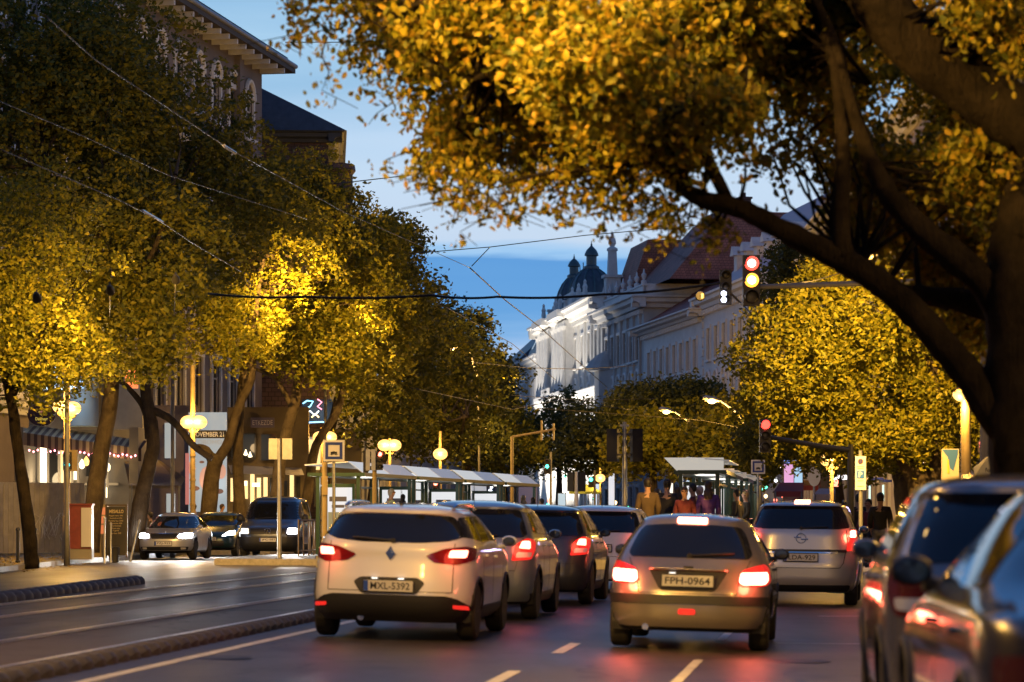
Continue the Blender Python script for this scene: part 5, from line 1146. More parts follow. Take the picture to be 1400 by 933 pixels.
# 4: floodlit white palace with domes
H = hz(435, 278); f = Facade('palace', 'floodlit white palace with two slate domes and lanterns', A[3], A[4], 22, H, STUCCO, group=GB); L = f.L
f.wall(cols_(L, 9, 1.5), rows4(H, 4), ped=(1,), arch=(2,), frame=TRIMW); f.band(H-.7,1.2,1.4,m=TRIMW); f.dentils(H-1.0, TRIMW, .8); f.band(H*.60,.7,.8,m=TRIMW,name='string_course'); f.band(H*.33,.6,.6,m=TRIMW,name='string_course')
for x0, x1 in ((L*.42,L*.58),(L*.70,L*.86)):
    f.cap('projecting_bay', lambda b: [b.box(((x0+x1)/2,.45,H*.5+1),(x1-x0,.9,H*.86)), b.box(((x0+x1)/2,.75,H*.64),(x1-x0+.6,1.6,.4)), b.box(((x0+x1)/2,.75,H+.2),(x1-x0+.8,2.0,.7))]+[b.lathe((x0+(x1-x0)*q,1.05,H*.36),[(.34,0),(.3,.4),(.27,H*.24),(.4,H*.26)],10) for q in (.02,.34,.66,.98)]+[b.lathe((x0+(x1-x0)*q,1.05,H*.66),[(.34,0),(.3,.4),(.27,H*.27),(.4,H*.29)],10) for q in (.02,.34,.66,.98)], TRIMW)
    bm_ = MB()
    for q in (.18,.5,.82):
        for z in (H*.37,H*.67): bm_.box((x0+(x1-x0)*q,.91,z+1.9),(1.3,.03,3.0))
    bm_.build('bay_pane', PANE, f.t, local=True)
def dome(x, y, z, rx, h, lan):
    d = MB(); n = 24; prof = [(1.0,0),(1.0,.06),(.97,.2),(.90,.42),(.78,.62),(.60,.80),(.38,.93),(.2,1.0)]; d.lathe((x,y,z), [(rx*a,h*b_) for a, b_ in prof], n); o = d.build('dome', SLATE, f.t, smooth=40, local=True)
    rb = MB()
    for k in range(12):
        an = k*math.pi/6; rb.tube([(x+rx*a*1.01*math.cos(an), y+rx*a*1.01*math.sin(an), z+h*b_) for a, b_ in prof], .09, 5)
    rb.build('dome_rib', COPPER, o, local=True)
    if lan:
        q = MB(); k = rx*.24; q.lathe((x,y,z+h), [(k*1.5,-.2),(k*1.5,.1),(k,.25),(k,lan*.42),(k*1.35,lan*.45),(k*1.3,lan*.52),(k*.95,lan*.66),(k*.45,lan*.76),(k*.16,lan*.82),(k*.2,lan*.86),(.05,lan*.9),(.03,lan)], 12); q.build('lantern', COPPER, o, smooth=35, local=True)
for q, zq, rq in ((.50, hz(394,270), 2.0), (.785, hz(430,287), 1.9)):
    f.cap('attic', lambda b: [b.box((L*q,-2.2,(H+.3+zq)/2),(2*rq+.6,4.2,zq-H-.3)), b.box((L*q,-2.2,zq-.1),(2*rq+1.1,4.8,.3))], TRIMW)
    for s_ in (-1,1): f.cap('attic_pier', lambda b: [b.box((L*q+s_*(rq+.4),-.05,H+.9),(.6,.5,1.6)), b.box((L*q+s_*(rq+.4),-.05,H+1.8),(.8,.7,.2))], TRIMW)
zb = hz(394,270); dome(L*.50,-2.2,zb, 2.15, hz(356,270)-zb, hz(318,270)-hz(356,270)); zb = hz(430,287); dome(L*.785,-2.2,zb, 2.0, hz(374,287)-zb, hz(343,287)-hz(374,287))
f.mansard(1.8, 3.5, SLATE, name='roof', z=H+.3, top=.4)
for x in (L*.40,L*.60,L*.68,L*.90,L*.2,L*.3): f.cap('roof_statue', lambda b: b.lathe((x,.3,H+.5),[(.3,0),(.28,.5),(.15,.6),(.25,.9),(.2,1.3),(.25,1.5),(.12,1.8),(.15,2.0),(.03,2.2)],10), TRIMW, smooth=30)
f.cap('balcony', lambda b: [b.box((L*x,.9,z),(L*.10,1.6,.3)) for x in (.62,.66) for z in (H*.33+.6,H*.60+.6)]+[b.box((L*x,1.6,z+.6),(L*.10,.12,.9)) for x in (.62,.66) for z in (H*.33+.6,H*.60+.6)], TRIMW)
# its floodlights stand on the street in front
d = (Vector((A[4][0],A[4][1],0))-Vector((A[3][0],A[3][1],0))).normalized(); nrm = Vector((-d.y,d.x,0)); P0 = Vector((A[3][0],A[3][1],0))
for q in (.14,.4,.66,.92):
    p = P0+d*(L*q)+nrm*5.0; fl = thing('floodlight', 'ground floodlight aimed up at the white palace front', 'floodlight', (p.x,p.y,.1), group='floodlights before the white palace')
    b = MB(); b.box((p.x,p.y,.3),(.5,.4,.4)); b.box((p.x,p.y,.06),(.3,.3,.12)); b.build('housing', M['darkmetal'], fl); point('floodlight_lamp', (p.x,p.y,.7), 24000, fl, (1,.90,.76), .2, 95, -nrm*.42+Vector((0,0,.9)), .8)
# 5, 6: far houses
H = hz(497, 311); f = Facade('apartment_house', 'dark corner house with glazed mansard roof beyond the white palace', A[4], A[5], 16, H, STONE, group=GB); f.wall(cols_(f.L,6,1.3), rows4(H), ped=(1,), pil=False); f.band(H-.5,.9,1.0); f.band(H*.5,.5,.5,name='string_course'); r = f.mansard(8.0, 4.0, SLATE, top=.6); b = MB()
for k in range(4): b.prism([(-.8,0),(.8,0),(.8,3.0),(-.8,3.0)], 0,.1, lambda u,v,w_,k=k: (4+k*5.0+u,-.15-1-v*.5+w_,H+2.0+v))
b.build('roof_pane', M['glass2'], r, local=True)
H = hz(505, 335); f = Facade('apartment_house', 'far house with dark pitched roof and aerials at the end of the row', A[5], A[6], 16, H, STONE2, group=GB); f.wall(cols_(f.L,6,1.3), rows4(H), pil=False); f.band(H-.4,.8,.8); r = f.gable_roof(8, SLATE, .6, hip=5); f.chimney(10,-8,H+6.5,1.4,.9,2,r); b = MB()
for x in (6,9,12,17): b.cyl((x,-8,H+6),(x,-8,H+12),.06,n=5); b.cyl((x-.8,-8,H+11.2),(x+.8,-8,H+11.2),.04,n=4)
b.build('aerial', M['darkmetal'], f.t, local=True)
# low row beyond so that the street closes
f = Facade('apartment_house', 'hazy small house closing the avenue left of the far palace', (ax(690,420),420), (ax(560,440),440), 15, hz(560,420), STONE2); f.wall(cols_(f.L,6,1.4), rows4(f.H), pil=False); f.gable_roof(5, SLATE); f.band(f.H-.4,.6,.6)
# right-hand houses near the right edge, behind the yellow tree: violet light put into the stucco colour
f = Facade('apartment_house', 'violet-lit arcaded house behind the parking sign on the right', (15.6,92), (17.8,176), 14, 17.5, mat('violet_light_stucco', (.26,.24,.28), .8, col2=(.34,.31,.36), vscale=.8), group=None)
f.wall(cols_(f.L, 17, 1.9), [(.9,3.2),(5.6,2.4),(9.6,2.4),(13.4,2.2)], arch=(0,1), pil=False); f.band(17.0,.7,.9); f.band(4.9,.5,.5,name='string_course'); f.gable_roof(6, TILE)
f = Facade('apartment_house', 'dark house at the right edge behind the big leaning trunk', (12.6,34), (15.2,90), 14, 16.5, BROWNST, group=None)
f.wall(cols_(f.L, 12, 1.7), [(.9,3.0),(5.6,2.3),(9.4,2.3),(13,2.0)], pil=False); f.band(16.0,.7,.8); f.band(4.7,.4,.4,name='string_course'); f.gable_roof(5, TILE)

# ---- left-hand side
fz = lambda x: -32.15/((x-700)/FPX-.1727)
pL = lambda x: (ax(x, fz(x)), fz(x))
H = hz(96, 136); f = Facade('apartment_house', 'tall dark corner house with deep flat eaves and round-arched top windows, upper left', (ax(358,136),136), (-20.6,86), 16, H, BROWNST); L = f.L
xs_ = cols_(L, 17, 1.3, 1.0)
f.wall(xs_, [(5.8,2.6),(9.6,2.6),(13.2,2.6),(H-3.6,1.9)], arch=(3,), pil=False); f.band(H-5.2,.5,.4,name='string_course'); f.band(5.0,.6,.5,name='string_course')
b = MB(); b.box((L/2-.2,-D/2+.0,H+.16),(L+2.4,D+2.6,.30)); e = b.build('eaves', mat('dark_timber', (.05,.042,.04), .8, var=.3, vscale=2), f.t, local=True); b = MB()
for k in range(int(L/1.4)): b.box((k*1.4+.4,.62,H-.12),(.16,1.2,.22))
b.build('bracket', TRIM, e, local=True); r = f.gable_roof(4.0, SLATE, 1.2, z=H+.33)
f.cap('gutter', lambda b: b.tube([(-1.4,1.32,H+.34),(L+1.4,1.32,H+.34)], .11, 8), M['steel'], e); f.cap('corner_pier', lambda b: b.box((4.6,.14,H-2.6),(.7,.28,5.2)), BROWNST)
b = MB()
for k in range(60): b.box((k*L/60,1.0,H+.55),(.06,.06,.35))
b.tube([(-1,1.0,H+.7),(L,1.0,H+.7)], .03, 5); b.build('snow_guard', M['darkmetal'], r, local=True)
# lower brick wing beyond it, jutting towards the street
Z2 = 140; H = hz(182, Z2); f = Facade('apartment_house', 'dark brick house with slate roof and corner bay, just right of the tall eaves', (ax(449,172),172), (ax(449,Z2),Z2), 14, H, BRICK); L = f.L
f.wall(cols_(L, 7, 1.2), [(5.2,2.4),(9.2,2.4),(13.2,2.2)], pil=False, frame=BROWNST); f.band(H-.5,.55,.75,m=mat('blue_gutter_paint', (.03,.036,.05), .6)); r = f.gable_roof(4.2, SLATE, .9, hip=1.5); b = MB()
for k in range(9): b.box((3+k*2.6,-5.5,H+3.7),(.05,.05,.9))
b.build('snow_guard', M['darkmetal'], r, local=True); f.cap('corner_bay', lambda b: [b.lathe((L-.6,.2,H-6.4),[(.2,-.9),(.6,-.5),(1.0,0),(1.05,.2),(1.0,.4),(1.0,4.4),(1.15,4.6),(1.1,4.9)],12)], BRICK); f.cap('wall_lantern_arm', lambda b: b.tube([(L+.02,.6,H-4.2),(L+.05,1.2,H-4.4),(L+.05,1.35,H-4.0),(L+.05,1.2,H-3.6)], .05, 6), M['darkmetal'])
# long row continuing behind the trees
f = Facade('apartment_house', 'grey house mostly hidden behind the left row of trees', (2.0,255), (-8.4,176), 14, 9.5, STONE2); f.wall(cols_(f.L,18,1.3), [(1,3),(5.4,2.4)], pil=False); f.band(9.0,.7,.8); f.gable_roof(2, SLATE)

# unseen houses added either side of the camera for the cars to reflect
f = Facade('apartment_house', 'added unseen brown house left of the camera for the cars to reflect', (-25,70), (-25,-70), 14, 19, BROWNST); f.wall(cols_(f.L,22,1.5), [(.8,3),(5.6,2.3),(9.6,2.3),(13.6,2.2)], pil=False); f.band(18.4,.6,.7); f.gable_roof(5, SLATE)
f = Facade('apartment_house', 'added unseen grey house right of the camera for the cars to reflect', (12.2,-70), (12.5,33), 14, 18, STONE2); f.wall(cols_(f.L,16,1.5), [(.8,3),(5.6,2.3),(9.6,2.3),(13.4,2.2)], pil=False); f.band(17.4,.6,.7); f.gable_roof(5, TILE)
# ------------------------------------------------------------------ street furniture and shop fronts
def gsurf(X, Y):
    if X < np.interp(Y, [p[1] for p in LK], [p[0] for p in LK]): return .14
    if X > np.interp(Y, [p[1] for p in RK], [p[0] for p in RK]): return .08
    return gz(X, Y)
def base(x, Z): return Vector((ax(x,Z), Z, gsurf(ax(x,Z), Z)))
EM_RED = glow('signal_red_lit', (1,.10,.06), 16.0); EM_REDC = glow('signal_red_ring', (1,.045,.03), 5.0); EM_AMB = glow('signal_amber_lit', (1,.62,.12), 14.0); EM_GRN = glow('signal_green_lit', (.05,.95,.62), 9.0); EM_WHT = glow('signal_white_lit', (.75,.78,1), 9.0)
def globe_post(name, label, x, Z, ytop, globes, ybot=None, group='globe lamp posts', power=260, r=.055, polem=None, arm=None, top=None):
    p = base(x, Z); t = thing(name, label, 'street lamp', p, group=group); b = MB(); zt = az(ytop, Z)
    b.tube([p, p+Vector((0,0,1.2)), (p.x,p.y,1.35), (p.x,p.y,zt)], [r*1.7,r*1.6,r*1.15,r], 10)
    for k in range(3): b.lathe((p.x,p.y,p.z+1.6+k*.9), [(r*1.3,0),(r*1.3,.08)], 10)
    b.build('pole', polem or M['polepaint'], t, smooth=35)
    for gx, gy in globes:
        g = at(gx, gy, Z); rr = .235 if Z < 90 else .30
        a = MB(); a.tube([(p.x,p.y,g.z-.32), (g.x*.6+p.x*.4,p.y-.02,g.z-.36), (g.x,g.y,g.z-.26)], .025, 6); a.lathe((g.x,g.y,g.z-.27), [(.07,0),(.10,.05),(.11,.09)], 10); a.build('lamp_arm', polem or M['polepaint'], t)
        q = MB(); q.lathe((g.x,g.y,g.z), [(rr*math.sin(a_), -rr*.82*math.cos(a_)) for a_ in np.linspace(.15, 3.0, 12)], 20); go = q.build('globe', M['globe'], t, smooth=True)
        ring = MB(); ring.tube([(g.x+rr*1.01*math.cos(a_), g.y+rr*1.01*math.sin(a_), g.z) for a_ in np.linspace(0, 6.2832, 21)], .012, 5, cap=False); ring.build('globe_rim', M['polepaint'], go)
        if power: point('lamp_light', (g.x, g.y-rr-.12, g.z), power, t, spec=.5)
    return t
globe_post('globe_lamp', 'ochre post with two glowing globe lamps and a small green signal, leftmost on the pavement', 91.5, 80.5, 470, [(83,556),(99.5,558.5)], power=420, r=.085)
globe_post('globe_lamp', 'ochre post with two glowing globe lamps behind the silver saloon, curving lamp arm above', 263.5, 104, 500, [(257.5,577.5),(272,577.5)], power=300, r=.085)
globe_post('globe_lamp', 'far double globe lamp above the left end of the tram shelters', 533, 120, 600, [(526,609),(539,609)], power=260)
globe_post('globe_lamp', 'single globe lamp above the second left tram shelter', 602, 118, 590, [(602,621)], power=260)
globe_post('globe_lamp', 'small single globe lamp far beyond the pole with two signal heads', 820.5, 165, 640, [(820.5,654)], power=200)
globe_post('globe_lamp', 'ochre double globe lamp on the right pavement beside the red awnings', 1137, 80, 622, [(1132.5,629),(1142,629)], power=320)
globe_post('globe_lamp', 'globe lamp half hidden behind the stop sign on the left', 440, 122, 585, [(437,598),(451,598)], power=220)
# arm curving over the second post
p = base(263.5, 104); t = thing('street_lamp', 'tall slim lamp with curving arm rising from the second twin globe post', 'street lamp', p); b = MB(); b.tube([at(*q,104.1) for q in ((263.5,575),(263.8,520),(266,485),(271,468),(281,455),(294,446))], [.045,.04,.035,.03,.03,.03], 8); b.build('lamp_arm', M['greypole'], t, smooth=True)
def cobra(label, pts, Z, head, power, Zd=0, pole_x=None, group='cobra head street lamps', lit=True, gp=None, lightdy=-.2, spec=.6, spot=None, sdir=(-.05,1,-.42)):
    hd = at(*head, Z); bx = pole_x if pole_x is not None else pts[0][0]; p = base(bx, Z); t = thing('street_lamp', label, 'street lamp', p, group=group)
    b = MB(); b.tube([p]+[at(*q, Z) for q in pts], [.09]+[.06]*(len(pts)-1)+[.04], 8); b.build('pole', gp or M['greypole'], t, smooth=True)
    if spot:      # lamp carried out on an added cable, aimed back to brighten the crown
        e = at(*pts[-1], Z); hd = at(*head, Z+lightdy); v = Vector(sdir).normalized(); b = MB(); b.tube([e, e.lerp(hd, .5)-Vector((0,0,.12)), hd+Vector((0,0,.12))], .012, 5); b.build('span_cable', M['greypole'], t, smooth=True)
        b = MB(); b.tube([hd-v*.16, hd-v*.10, hd+v*.06, hd+v*.16], [.03,.06,.10,.11], 12, cap=True); b.tube([hd+Vector((0,0,.14)), hd-v*.08], .02, 5); b.build('lamp_head', M['darkmetal'], t, smooth=35)
        b = MB(); b.tube([hd+v*.162, hd+v*.175], [.10,.09], 12); b.build('lamp_glass', M['lampon'], t, smooth=True); point('lamp_light', hd+v*.32, power, t, spec=spec, spot=spot, direction=sdir, blend=1.0, rad=.1); return t
    e = at(*pts[-1], Z); d = (hd-e); d = d.normalized() if d.length > .01 else Vector((-1,0,0)); b = MB(); b.tube([hd-d*.35, hd-d*.1, hd+d*.25, hd+d*.38], [.05,.12,.13,.04], 10); b.build('lamp_head', M['steel'], t, smooth=True)
    b = MB(); b.lathe(hd+Vector((0,-.05,-.09)), [(.13*math.sin(a_)*1.3, -.10*math.cos(a_)) for a_ in np.linspace(.2,2.9,8)], 14); b.build('lamp_glass', M['lampon'], t, smooth=True)
    if power: point('lamp_light', hd+Vector((0,lightdy,-.7)), power, t, spec=spec)
    return t
cobra('arched lamp beside the left tree row, upper of the two over the tram stop', [(655,600),(652,510),(642,482),(628,474)], 158, (617,475), 7500)
cobra('arched lamp low at the right end of the left tree row', [(705,610),(703,530),(695,508),(686,502)], 178, (677.5,502), 5200)
cobra('arched lamp with long thin arm above the centre crowd', [(962,640),(960,600),(945,578),(922,563)], 140, (911,561), 1600)
cobra('arched lamp with long thin arm left of the red signal on its arm', [(1040,660),(1034,610),(1010,566),(985,548)], 118, (973,546), 3600)
cobra('tall grey lamp whose arm arches behind the boughs at the right, lighting the yellow tree', [(1366,600),(1364,545),(1345,480),(1312,405),(1290,375),(1250,338),(1205,345),(1172,360)], 56.5, (1158,366), 12500, lightdy=-2.0, spec=0.0, spot=140, sdir=(.12,1,-.28))
# lamps added over the roadway to spread light along the left crowns
cobra('added shielded lamp hung on a cable before the foliage at the far left', [(91.5,690),(91.5,480),(70,430)], 77, (50,405), 2600, pole_x=91.5, lightdy=-11, spec=.4, spot=140)
cobra('added shielded lamp hung on a cable before the crown of the orange-lit leaning trunk', [(142,690),(142,520),(150,440)], 84, (150,395), 3600, pole_x=142, lightdy=-17, spec=.4, spot=140)
cobra('added shielded lamp hung on a cable between the two leaning trunks and the forked tree', [(236,690),(236,520),(238,430)], 92, (240,380), 5600, pole_x=236, lightdy=-21, spec=.4, spot=140)
cobra('added shielded lamp hung on a cable before the crown of the forked tree', [(330,690),(330,470),(322,390)], 109, (322,358), 8200, pole_x=330, lightdy=-14, spec=.4, spot=140)
cobra('added shielded lamp hung on a cable right of the forked tree', [(445,690),(445,480),(440,400)], 118, (415,368), 10500, pole_x=445, lightdy=-15, spec=.4, spot=140)
cobra('added shielded lamp hung on a cable above the nearest left shelter', [(500,690),(500,520),(498,450)], 128, (490,425), 9500, pole_x=500, lightdy=-15, spec=.4, spot=140)
cobra('added shielded lamp hung on a cable above the middle left shelters', [(562,690),(562,540),(560,480)], 146, (560,455), 9500, pole_x=562, lightdy=-15, spec=.4, spot=140)
cobra('added shielded lamp hung on a cable above the far left shelters', [(632,690),(632,560),(632,520)], 168, (632,500), 8000, pole_x=632, lightdy=-15, spec=.4, spot=140)
# ochre lamp post on the right pavement
p = base(1321, 50); t = thing('street_lamp', 'thick ochre post with a tilted round lamp, right of the yellow tree', 'street lamp', p, group='globe lamp posts'); b = MB(); b.tube([p, at(1321,700,50), at(1320,560,50), at(1320,545,50)], [.12,.10,.085,.075], 12); b.build('pole', M['polepaint'], t, smooth=35)
b = MB(); g = at(1312,541,50); b.lathe(g, [(.13*math.sin(a_), -.10*math.cos(a_)) for a_ in np.linspace(.1,3.0,10)], 16, rot=Matrix.Rotation(.5,3,'Y')); b.build('globe', M['globe'], t, smooth=True); point('lamp_light', g+Vector((-.05,-.3,-.15)), 260, t)
b = MB(); b.lathe(g+Vector((.02,0,.07)), [(.12,0),(.09,.05),(.02,.09)], 14); b.tube([g+Vector((.02,0,.05)), at(1320,546,50)], .03, 6); b.build('lamp_cap', M['polepaint'], t, smooth=True)

# ---- traffic signals
def signal_head(t, c, s=1.0, lit=(), face=-1, n=3, lens=.10, yaw=0.0, m=None, shape='round'):
    """c: centre; face -1 looks at the camera, +1 away, in between by yaw. lit: {index: material}, 0 = top."""
    rot = Matrix.Rotation(yaw, 3, 'Z'); h = .30*n*s; o = Vector(c)
    b = MB(); b.box((0,0,0), (.30*s,.20*s,h)); 
    for k in range(n):
        z = h/2-.15*s-k*.30*s; pr = [(.125*s*math.cos(a_), z+.125*s*math.sin(a_)) for a_ in np.linspace(-.25, math.pi+.25, 11)]
        for (u0,v0),(u1,v1) in zip(pr[:-1],pr[1:]): b.add([(u0,-.10*s,v0),(u1,-.10*s,v1),(u1*.95,-.30*s,v1-.01),(u0*.95,-.30*s,v0-.01),(u0*1.08,-.10*s,v0+.012),(u1*1.08,-.10*s,v1+.012),(u1*1.03,-.30*s,v1),(u0*1.03,-.30*s,v0)], [(0,1,2,3),(4,5,6,7),(3,2,6,7),(0,3,7,4),(1,2,6,5)])
    b.v = [tuple(o+rot @ Vector(v)) for v in b.v]; ho = b.build('signal_head', m or M['black'], t)
    for k in range(n):
        z = h/2-.15*s-k*.30*s; q = MB(); q.lathe((0,-.105*s,z), [(lens*s,.01),(lens*s,-.012),(lens*.7*s,-.025),(.01,-.03)], 18, 'y'); q.v = [tuple(o+rot @ Vector(v)) for v in q.v]
        lo = q.build('signal_lens', lit.get(k, M['darkmetal']), ho, smooth=True)
        if k in lit and lit[k].name in ('signal_red_ring', 'signal_amber_ring'):
            q = MB(); q.lathe((0,-.137*s,z), [(lens*.60*s,.006),(lens*.55*s,-.004),(.01,-.008)], 16, 'y'); q.v = [tuple(o+rot @ Vector(v)) for v in q.v]; q.build('lit_core', glow('signal_hot_red',(1,.5,.42),9.0) if 'red' in lit[k].name else glow('signal_hot_amber',(1,.8,.45),9.0), lo, smooth=True)
    return ho
# main signal on the long horizontal arm over the right lane
Z = 52.0; pole = base(1347, Z); t = thing('traffic_light', 'overhead traffic light showing red and amber at the end of the long horizontal arm', 'traffic light', pole)
b = MB(); b.tube([pole, at(1347,500,Z), at(1347,372,Z)], [.11,.09,.07], 10); b.tube([at(1347,382,Z), at(1200,387,Z), at(1052,392,Z), at(1030,392.5,Z)], [.055,.05,.045,.04], 8); b.build('gantry', M['greypole'], t, smooth=35)
signal_head(t, at(1027,384,Z-.12), 1.02, {0: EM_REDC, 1: glow('signal_amber_ring', (1,.36,.03), 4.5)}, lens=.125)

t2 = thing('traffic_light', 'dark tram signal with two small white lights, left of the red and amber light', 'traffic light', at(992,418,Z+1))
signal_head(t2, at(992,393,Z+1), .72, {}, n=3, lens=.09); q = MB()
for dy in (-4.2, 4.2): c_ = at(989.5,406+dy,Z+.78); q.lathe(c_, [(.05,.0),(.05,-.02),(.01,-.03)], 14, 'y')
q.build('white_light', EM_WHT, t2); b = MB(); b.tube([at(1000,402,Z+1), at(1012,414,Z+1), at(1026,428,Z+.1)], .02, 6); b.tube([at(992,368,Z+1), at(992,392.8,Z+1)], .02, 6); b.build('bracket', M['darkmetal'], t2)
t3 = thing('camera_lamp', 'small round floodlight hanging left of the tram signal', 'floodlight', at(957,407,Z+8)); b = MB(); b.lathe(at(957,405,Z+8), [(.01,.11),(.09,.08),(.11,-.04),(.09,-.08)], 14, 'y'); b.build('housing', M['darkmetal'], t3, smooth=40); b = MB(); b.box(at(960,405,Z+7.9), (.05,.04,.10)); b.build('reflector', M['steel'], t3)
# second red signal further down on a slanting arm
Z = 52.0; pole = base(1163, Z); t = thing('traffic_light', 'red traffic light on a long slanting arm above the right lane', 'traffic light', pole); b = MB(); b.tube([pole, at(1163,640,Z), at(1163,608,Z)], [.075,.06,.05], 8); b.tube([at(1163,616,Z), at(1120,610,Z), at(1052,598,Z)], [.05,.045,.04], 8); b.build('gantry', M['darkmetal'], t, smooth=35)
signal_head(t, at(1046,596,Z-.15), .68, {0: EM_REDC}, lens=.125)
# pole with two dark heads seen from behind, centre
Z = 72.0; pole = base(854, Z); t = thing('traffic_light', 'grey pole carrying two dark signal heads turned away from us, centre', 'traffic light', pole); b = MB(); b.tube([pole, at(854,640,Z), at(854,577,Z)], [.075,.06,.05], 10); b.box(at(854,582,Z), (.22,.1,.05)); b.build('pole', M['steel'], t, smooth=35)
for x in (838,870): signal_head(t, at(x,609,Z), .92, {}, yaw=math.pi+(.35 if x > 850 else -.35)); 
b = MB(); b.box(at(854,594,Z), (.7,.05,.05)); b.box(at(854,622,Z), (.7,.05,.05)); b.build('bracket', M['darkmetal'], t)
# pole with two smaller heads farther left
Z = 96.0; pole = base(788, Z); t = thing('traffic_light', 'short pale pole with a pair of small dark heads beyond the queue, left of centre', 'traffic light', pole); b = MB(); b.tube([pole, at(788,645,Z)], [.07,.06], 8); b.build('pole', M['white'], t)
for x in (780.5,795.5): signal_head(t, at(x,659,Z), .72, {}, yaw=math.pi+(.4 if x > 788 else -.4))
def post_signal(label, x, Z, ys, mats_, s=.8, polem=None, ytop=None, yaw=0.0, n=None):
    p = base(x+5, Z); t = thing('traffic_light', label, 'traffic light', p); b = MB(); b.tube([p, at(x+5,ytop or ys[0]-12,Z)], [.06,.05], 8); b.build('pole', polem or M['greypole'], t)
    n = n or len(mats_); signal_head(t, at(x, sum(ys)/len(ys), Z-.1), s, {i: m for i, m in enumerate(mats_) if m}, n=n, lens=.10); return t
post_signal('small traffic light glowing green above the cars, left of the two-headed pole', 748, 120, [630,638,646], [None,EM_GRN,None], .7)
post_signal('green traffic light farther off beside the far trees', 808, 130, [655,664], [EM_GRN,None], .8); post_signal('tiny green signal near the far market umbrella', 812.5, 175, [682], [EM_GRN], .6)
post_signal('pedestrian light glowing red between the left tram shelters', 595.5, 100, [661,670], [EM_RED,None], .72)
# twin heads at the left end of the shelters
Z = 74.0; p = base(512, Z); t = thing('traffic_light', 'signal post with grey back plates and small red light before the left shelters', 'traffic light', p); b = MB(); b.tube([p, at(512,618,Z)], [.07,.055], 8); b.build('pole', M['polepaint'], t); signal_head(t, at(500,632,Z), .62, {}, yaw=math.pi/2); signal_head(t, at(518.5,630,Z-.2), .55, {0: EM_RED}, yaw=.3); b = MB(); b.box(at(503,629,Z-.3), (.11,.04,.55)); b.box(at(510.5,629,Z-.3), (.11,.04,.55)); b.build('back_plate', M['steel'], t)
# green signal on the leftmost globe post: a thing of its own
t = thing('traffic_light', 'small dark pedestrian signal glowing green on the leftmost globe lamp post', 'traffic light', at(95,645,80)); signal_head(t, at(92.5,630,80.15), .80, {1: glow('signal_teal_lit', (.04,.75,.75), 6)}, n=2, lens=.09); b = MB(); b.box(at(101,630,80.2), (.20,.12,.60)); b.build('rear_head', M['polepaint'], t)
# ---- signs
SIGNBLUE = mat('sign_blue', (.02,.045,.24), .45); SIGNW = mat('sign_white', (.66,.66,.64), .45)
def tram_sign(label, x, Z, x0, x1, y0, y1):
    p = base((x0+x1)/2, Z); t = thing('stop_sign', label, 'stop sign', p); b = MB(); b.tube([p, at((x0+x1)/2,y1-2,Z)], [.045,.04], 8); b.build('pole', M['steel'], t)
    c = at((x0+x1)/2,(y0+y1)/2,Z-.08); w = (x1-x0)*Z/FPX; h = (y1-y0)*Z/FPX; b = MB(); b.box(c, (w,.05,h)); pn = b.build('sign_panel', SIGNW, t)
    b = MB(); f = .80; 
    for dx, dz, ww, hh in ((0,.42*f,f,.16*f),(0,-.42*f,f,.16*f),(-.42*f,0,.16*f,.68*f),(.42*f,0,.16*f,.68*f)): b.box((c.x+dx*w, c.y-.029, c.z+dz*h), (ww*w,.012,hh*h))
    b.build('blue_frame', SIGNBLUE, pn); b = MB(); q = lambda dx,dz,ww,hh: b.box((c.x+dx*w, c.y-.029, c.z+dz*h), (ww*w,.01,hh*h))
    q(0,-.10,.30,.10); q(0,-.17,.36,.02); q(-.1,-.19,.06,.03); q(.1,-.19,.06,.03); q(0,-.035,.12,.02); b.build('tram_pictogram', M['ink'], pn)
tram_sign('large square tram stop sign with blue frame, standing left behind the white estate', 457, 72, 442, 471, 602, 631)
tram_sign('smaller square tram stop sign with blue frame above the right shelters', 1036, 84, 1027, 1046, 629, 648)
# post beside the stop sign
p = base(444, 76); t = thing('post', 'yellowish bare post just left of the square tram stop sign', 'post', p); b = MB(); b.tube([p, at(444,632,76)], .075, 8); b.box(at(444,664,75.9),(.16,.05,.5)); b.build('pole', M['polepaint'], t)
# blank double sign on the island
Z = 79.0; p = base(382, Z); p.z = .17; t = thing('road_sign', 'grey pole with two blank sign backs on the traffic island in front of the van', 'road sign', p); b = MB(); b.tube([p, at(381.5,600,Z)], [.065,.045], 10); b.build('pole', M['steel'], t)
for x0, x1 in ((367.5,379.5),(386,399.5)): b = MB(); b.box(at((x0+x1)/2,614,Z), ((x1-x0)*Z/FPX,.03,.58)); b.build('sign_panel', M['steel'], t)
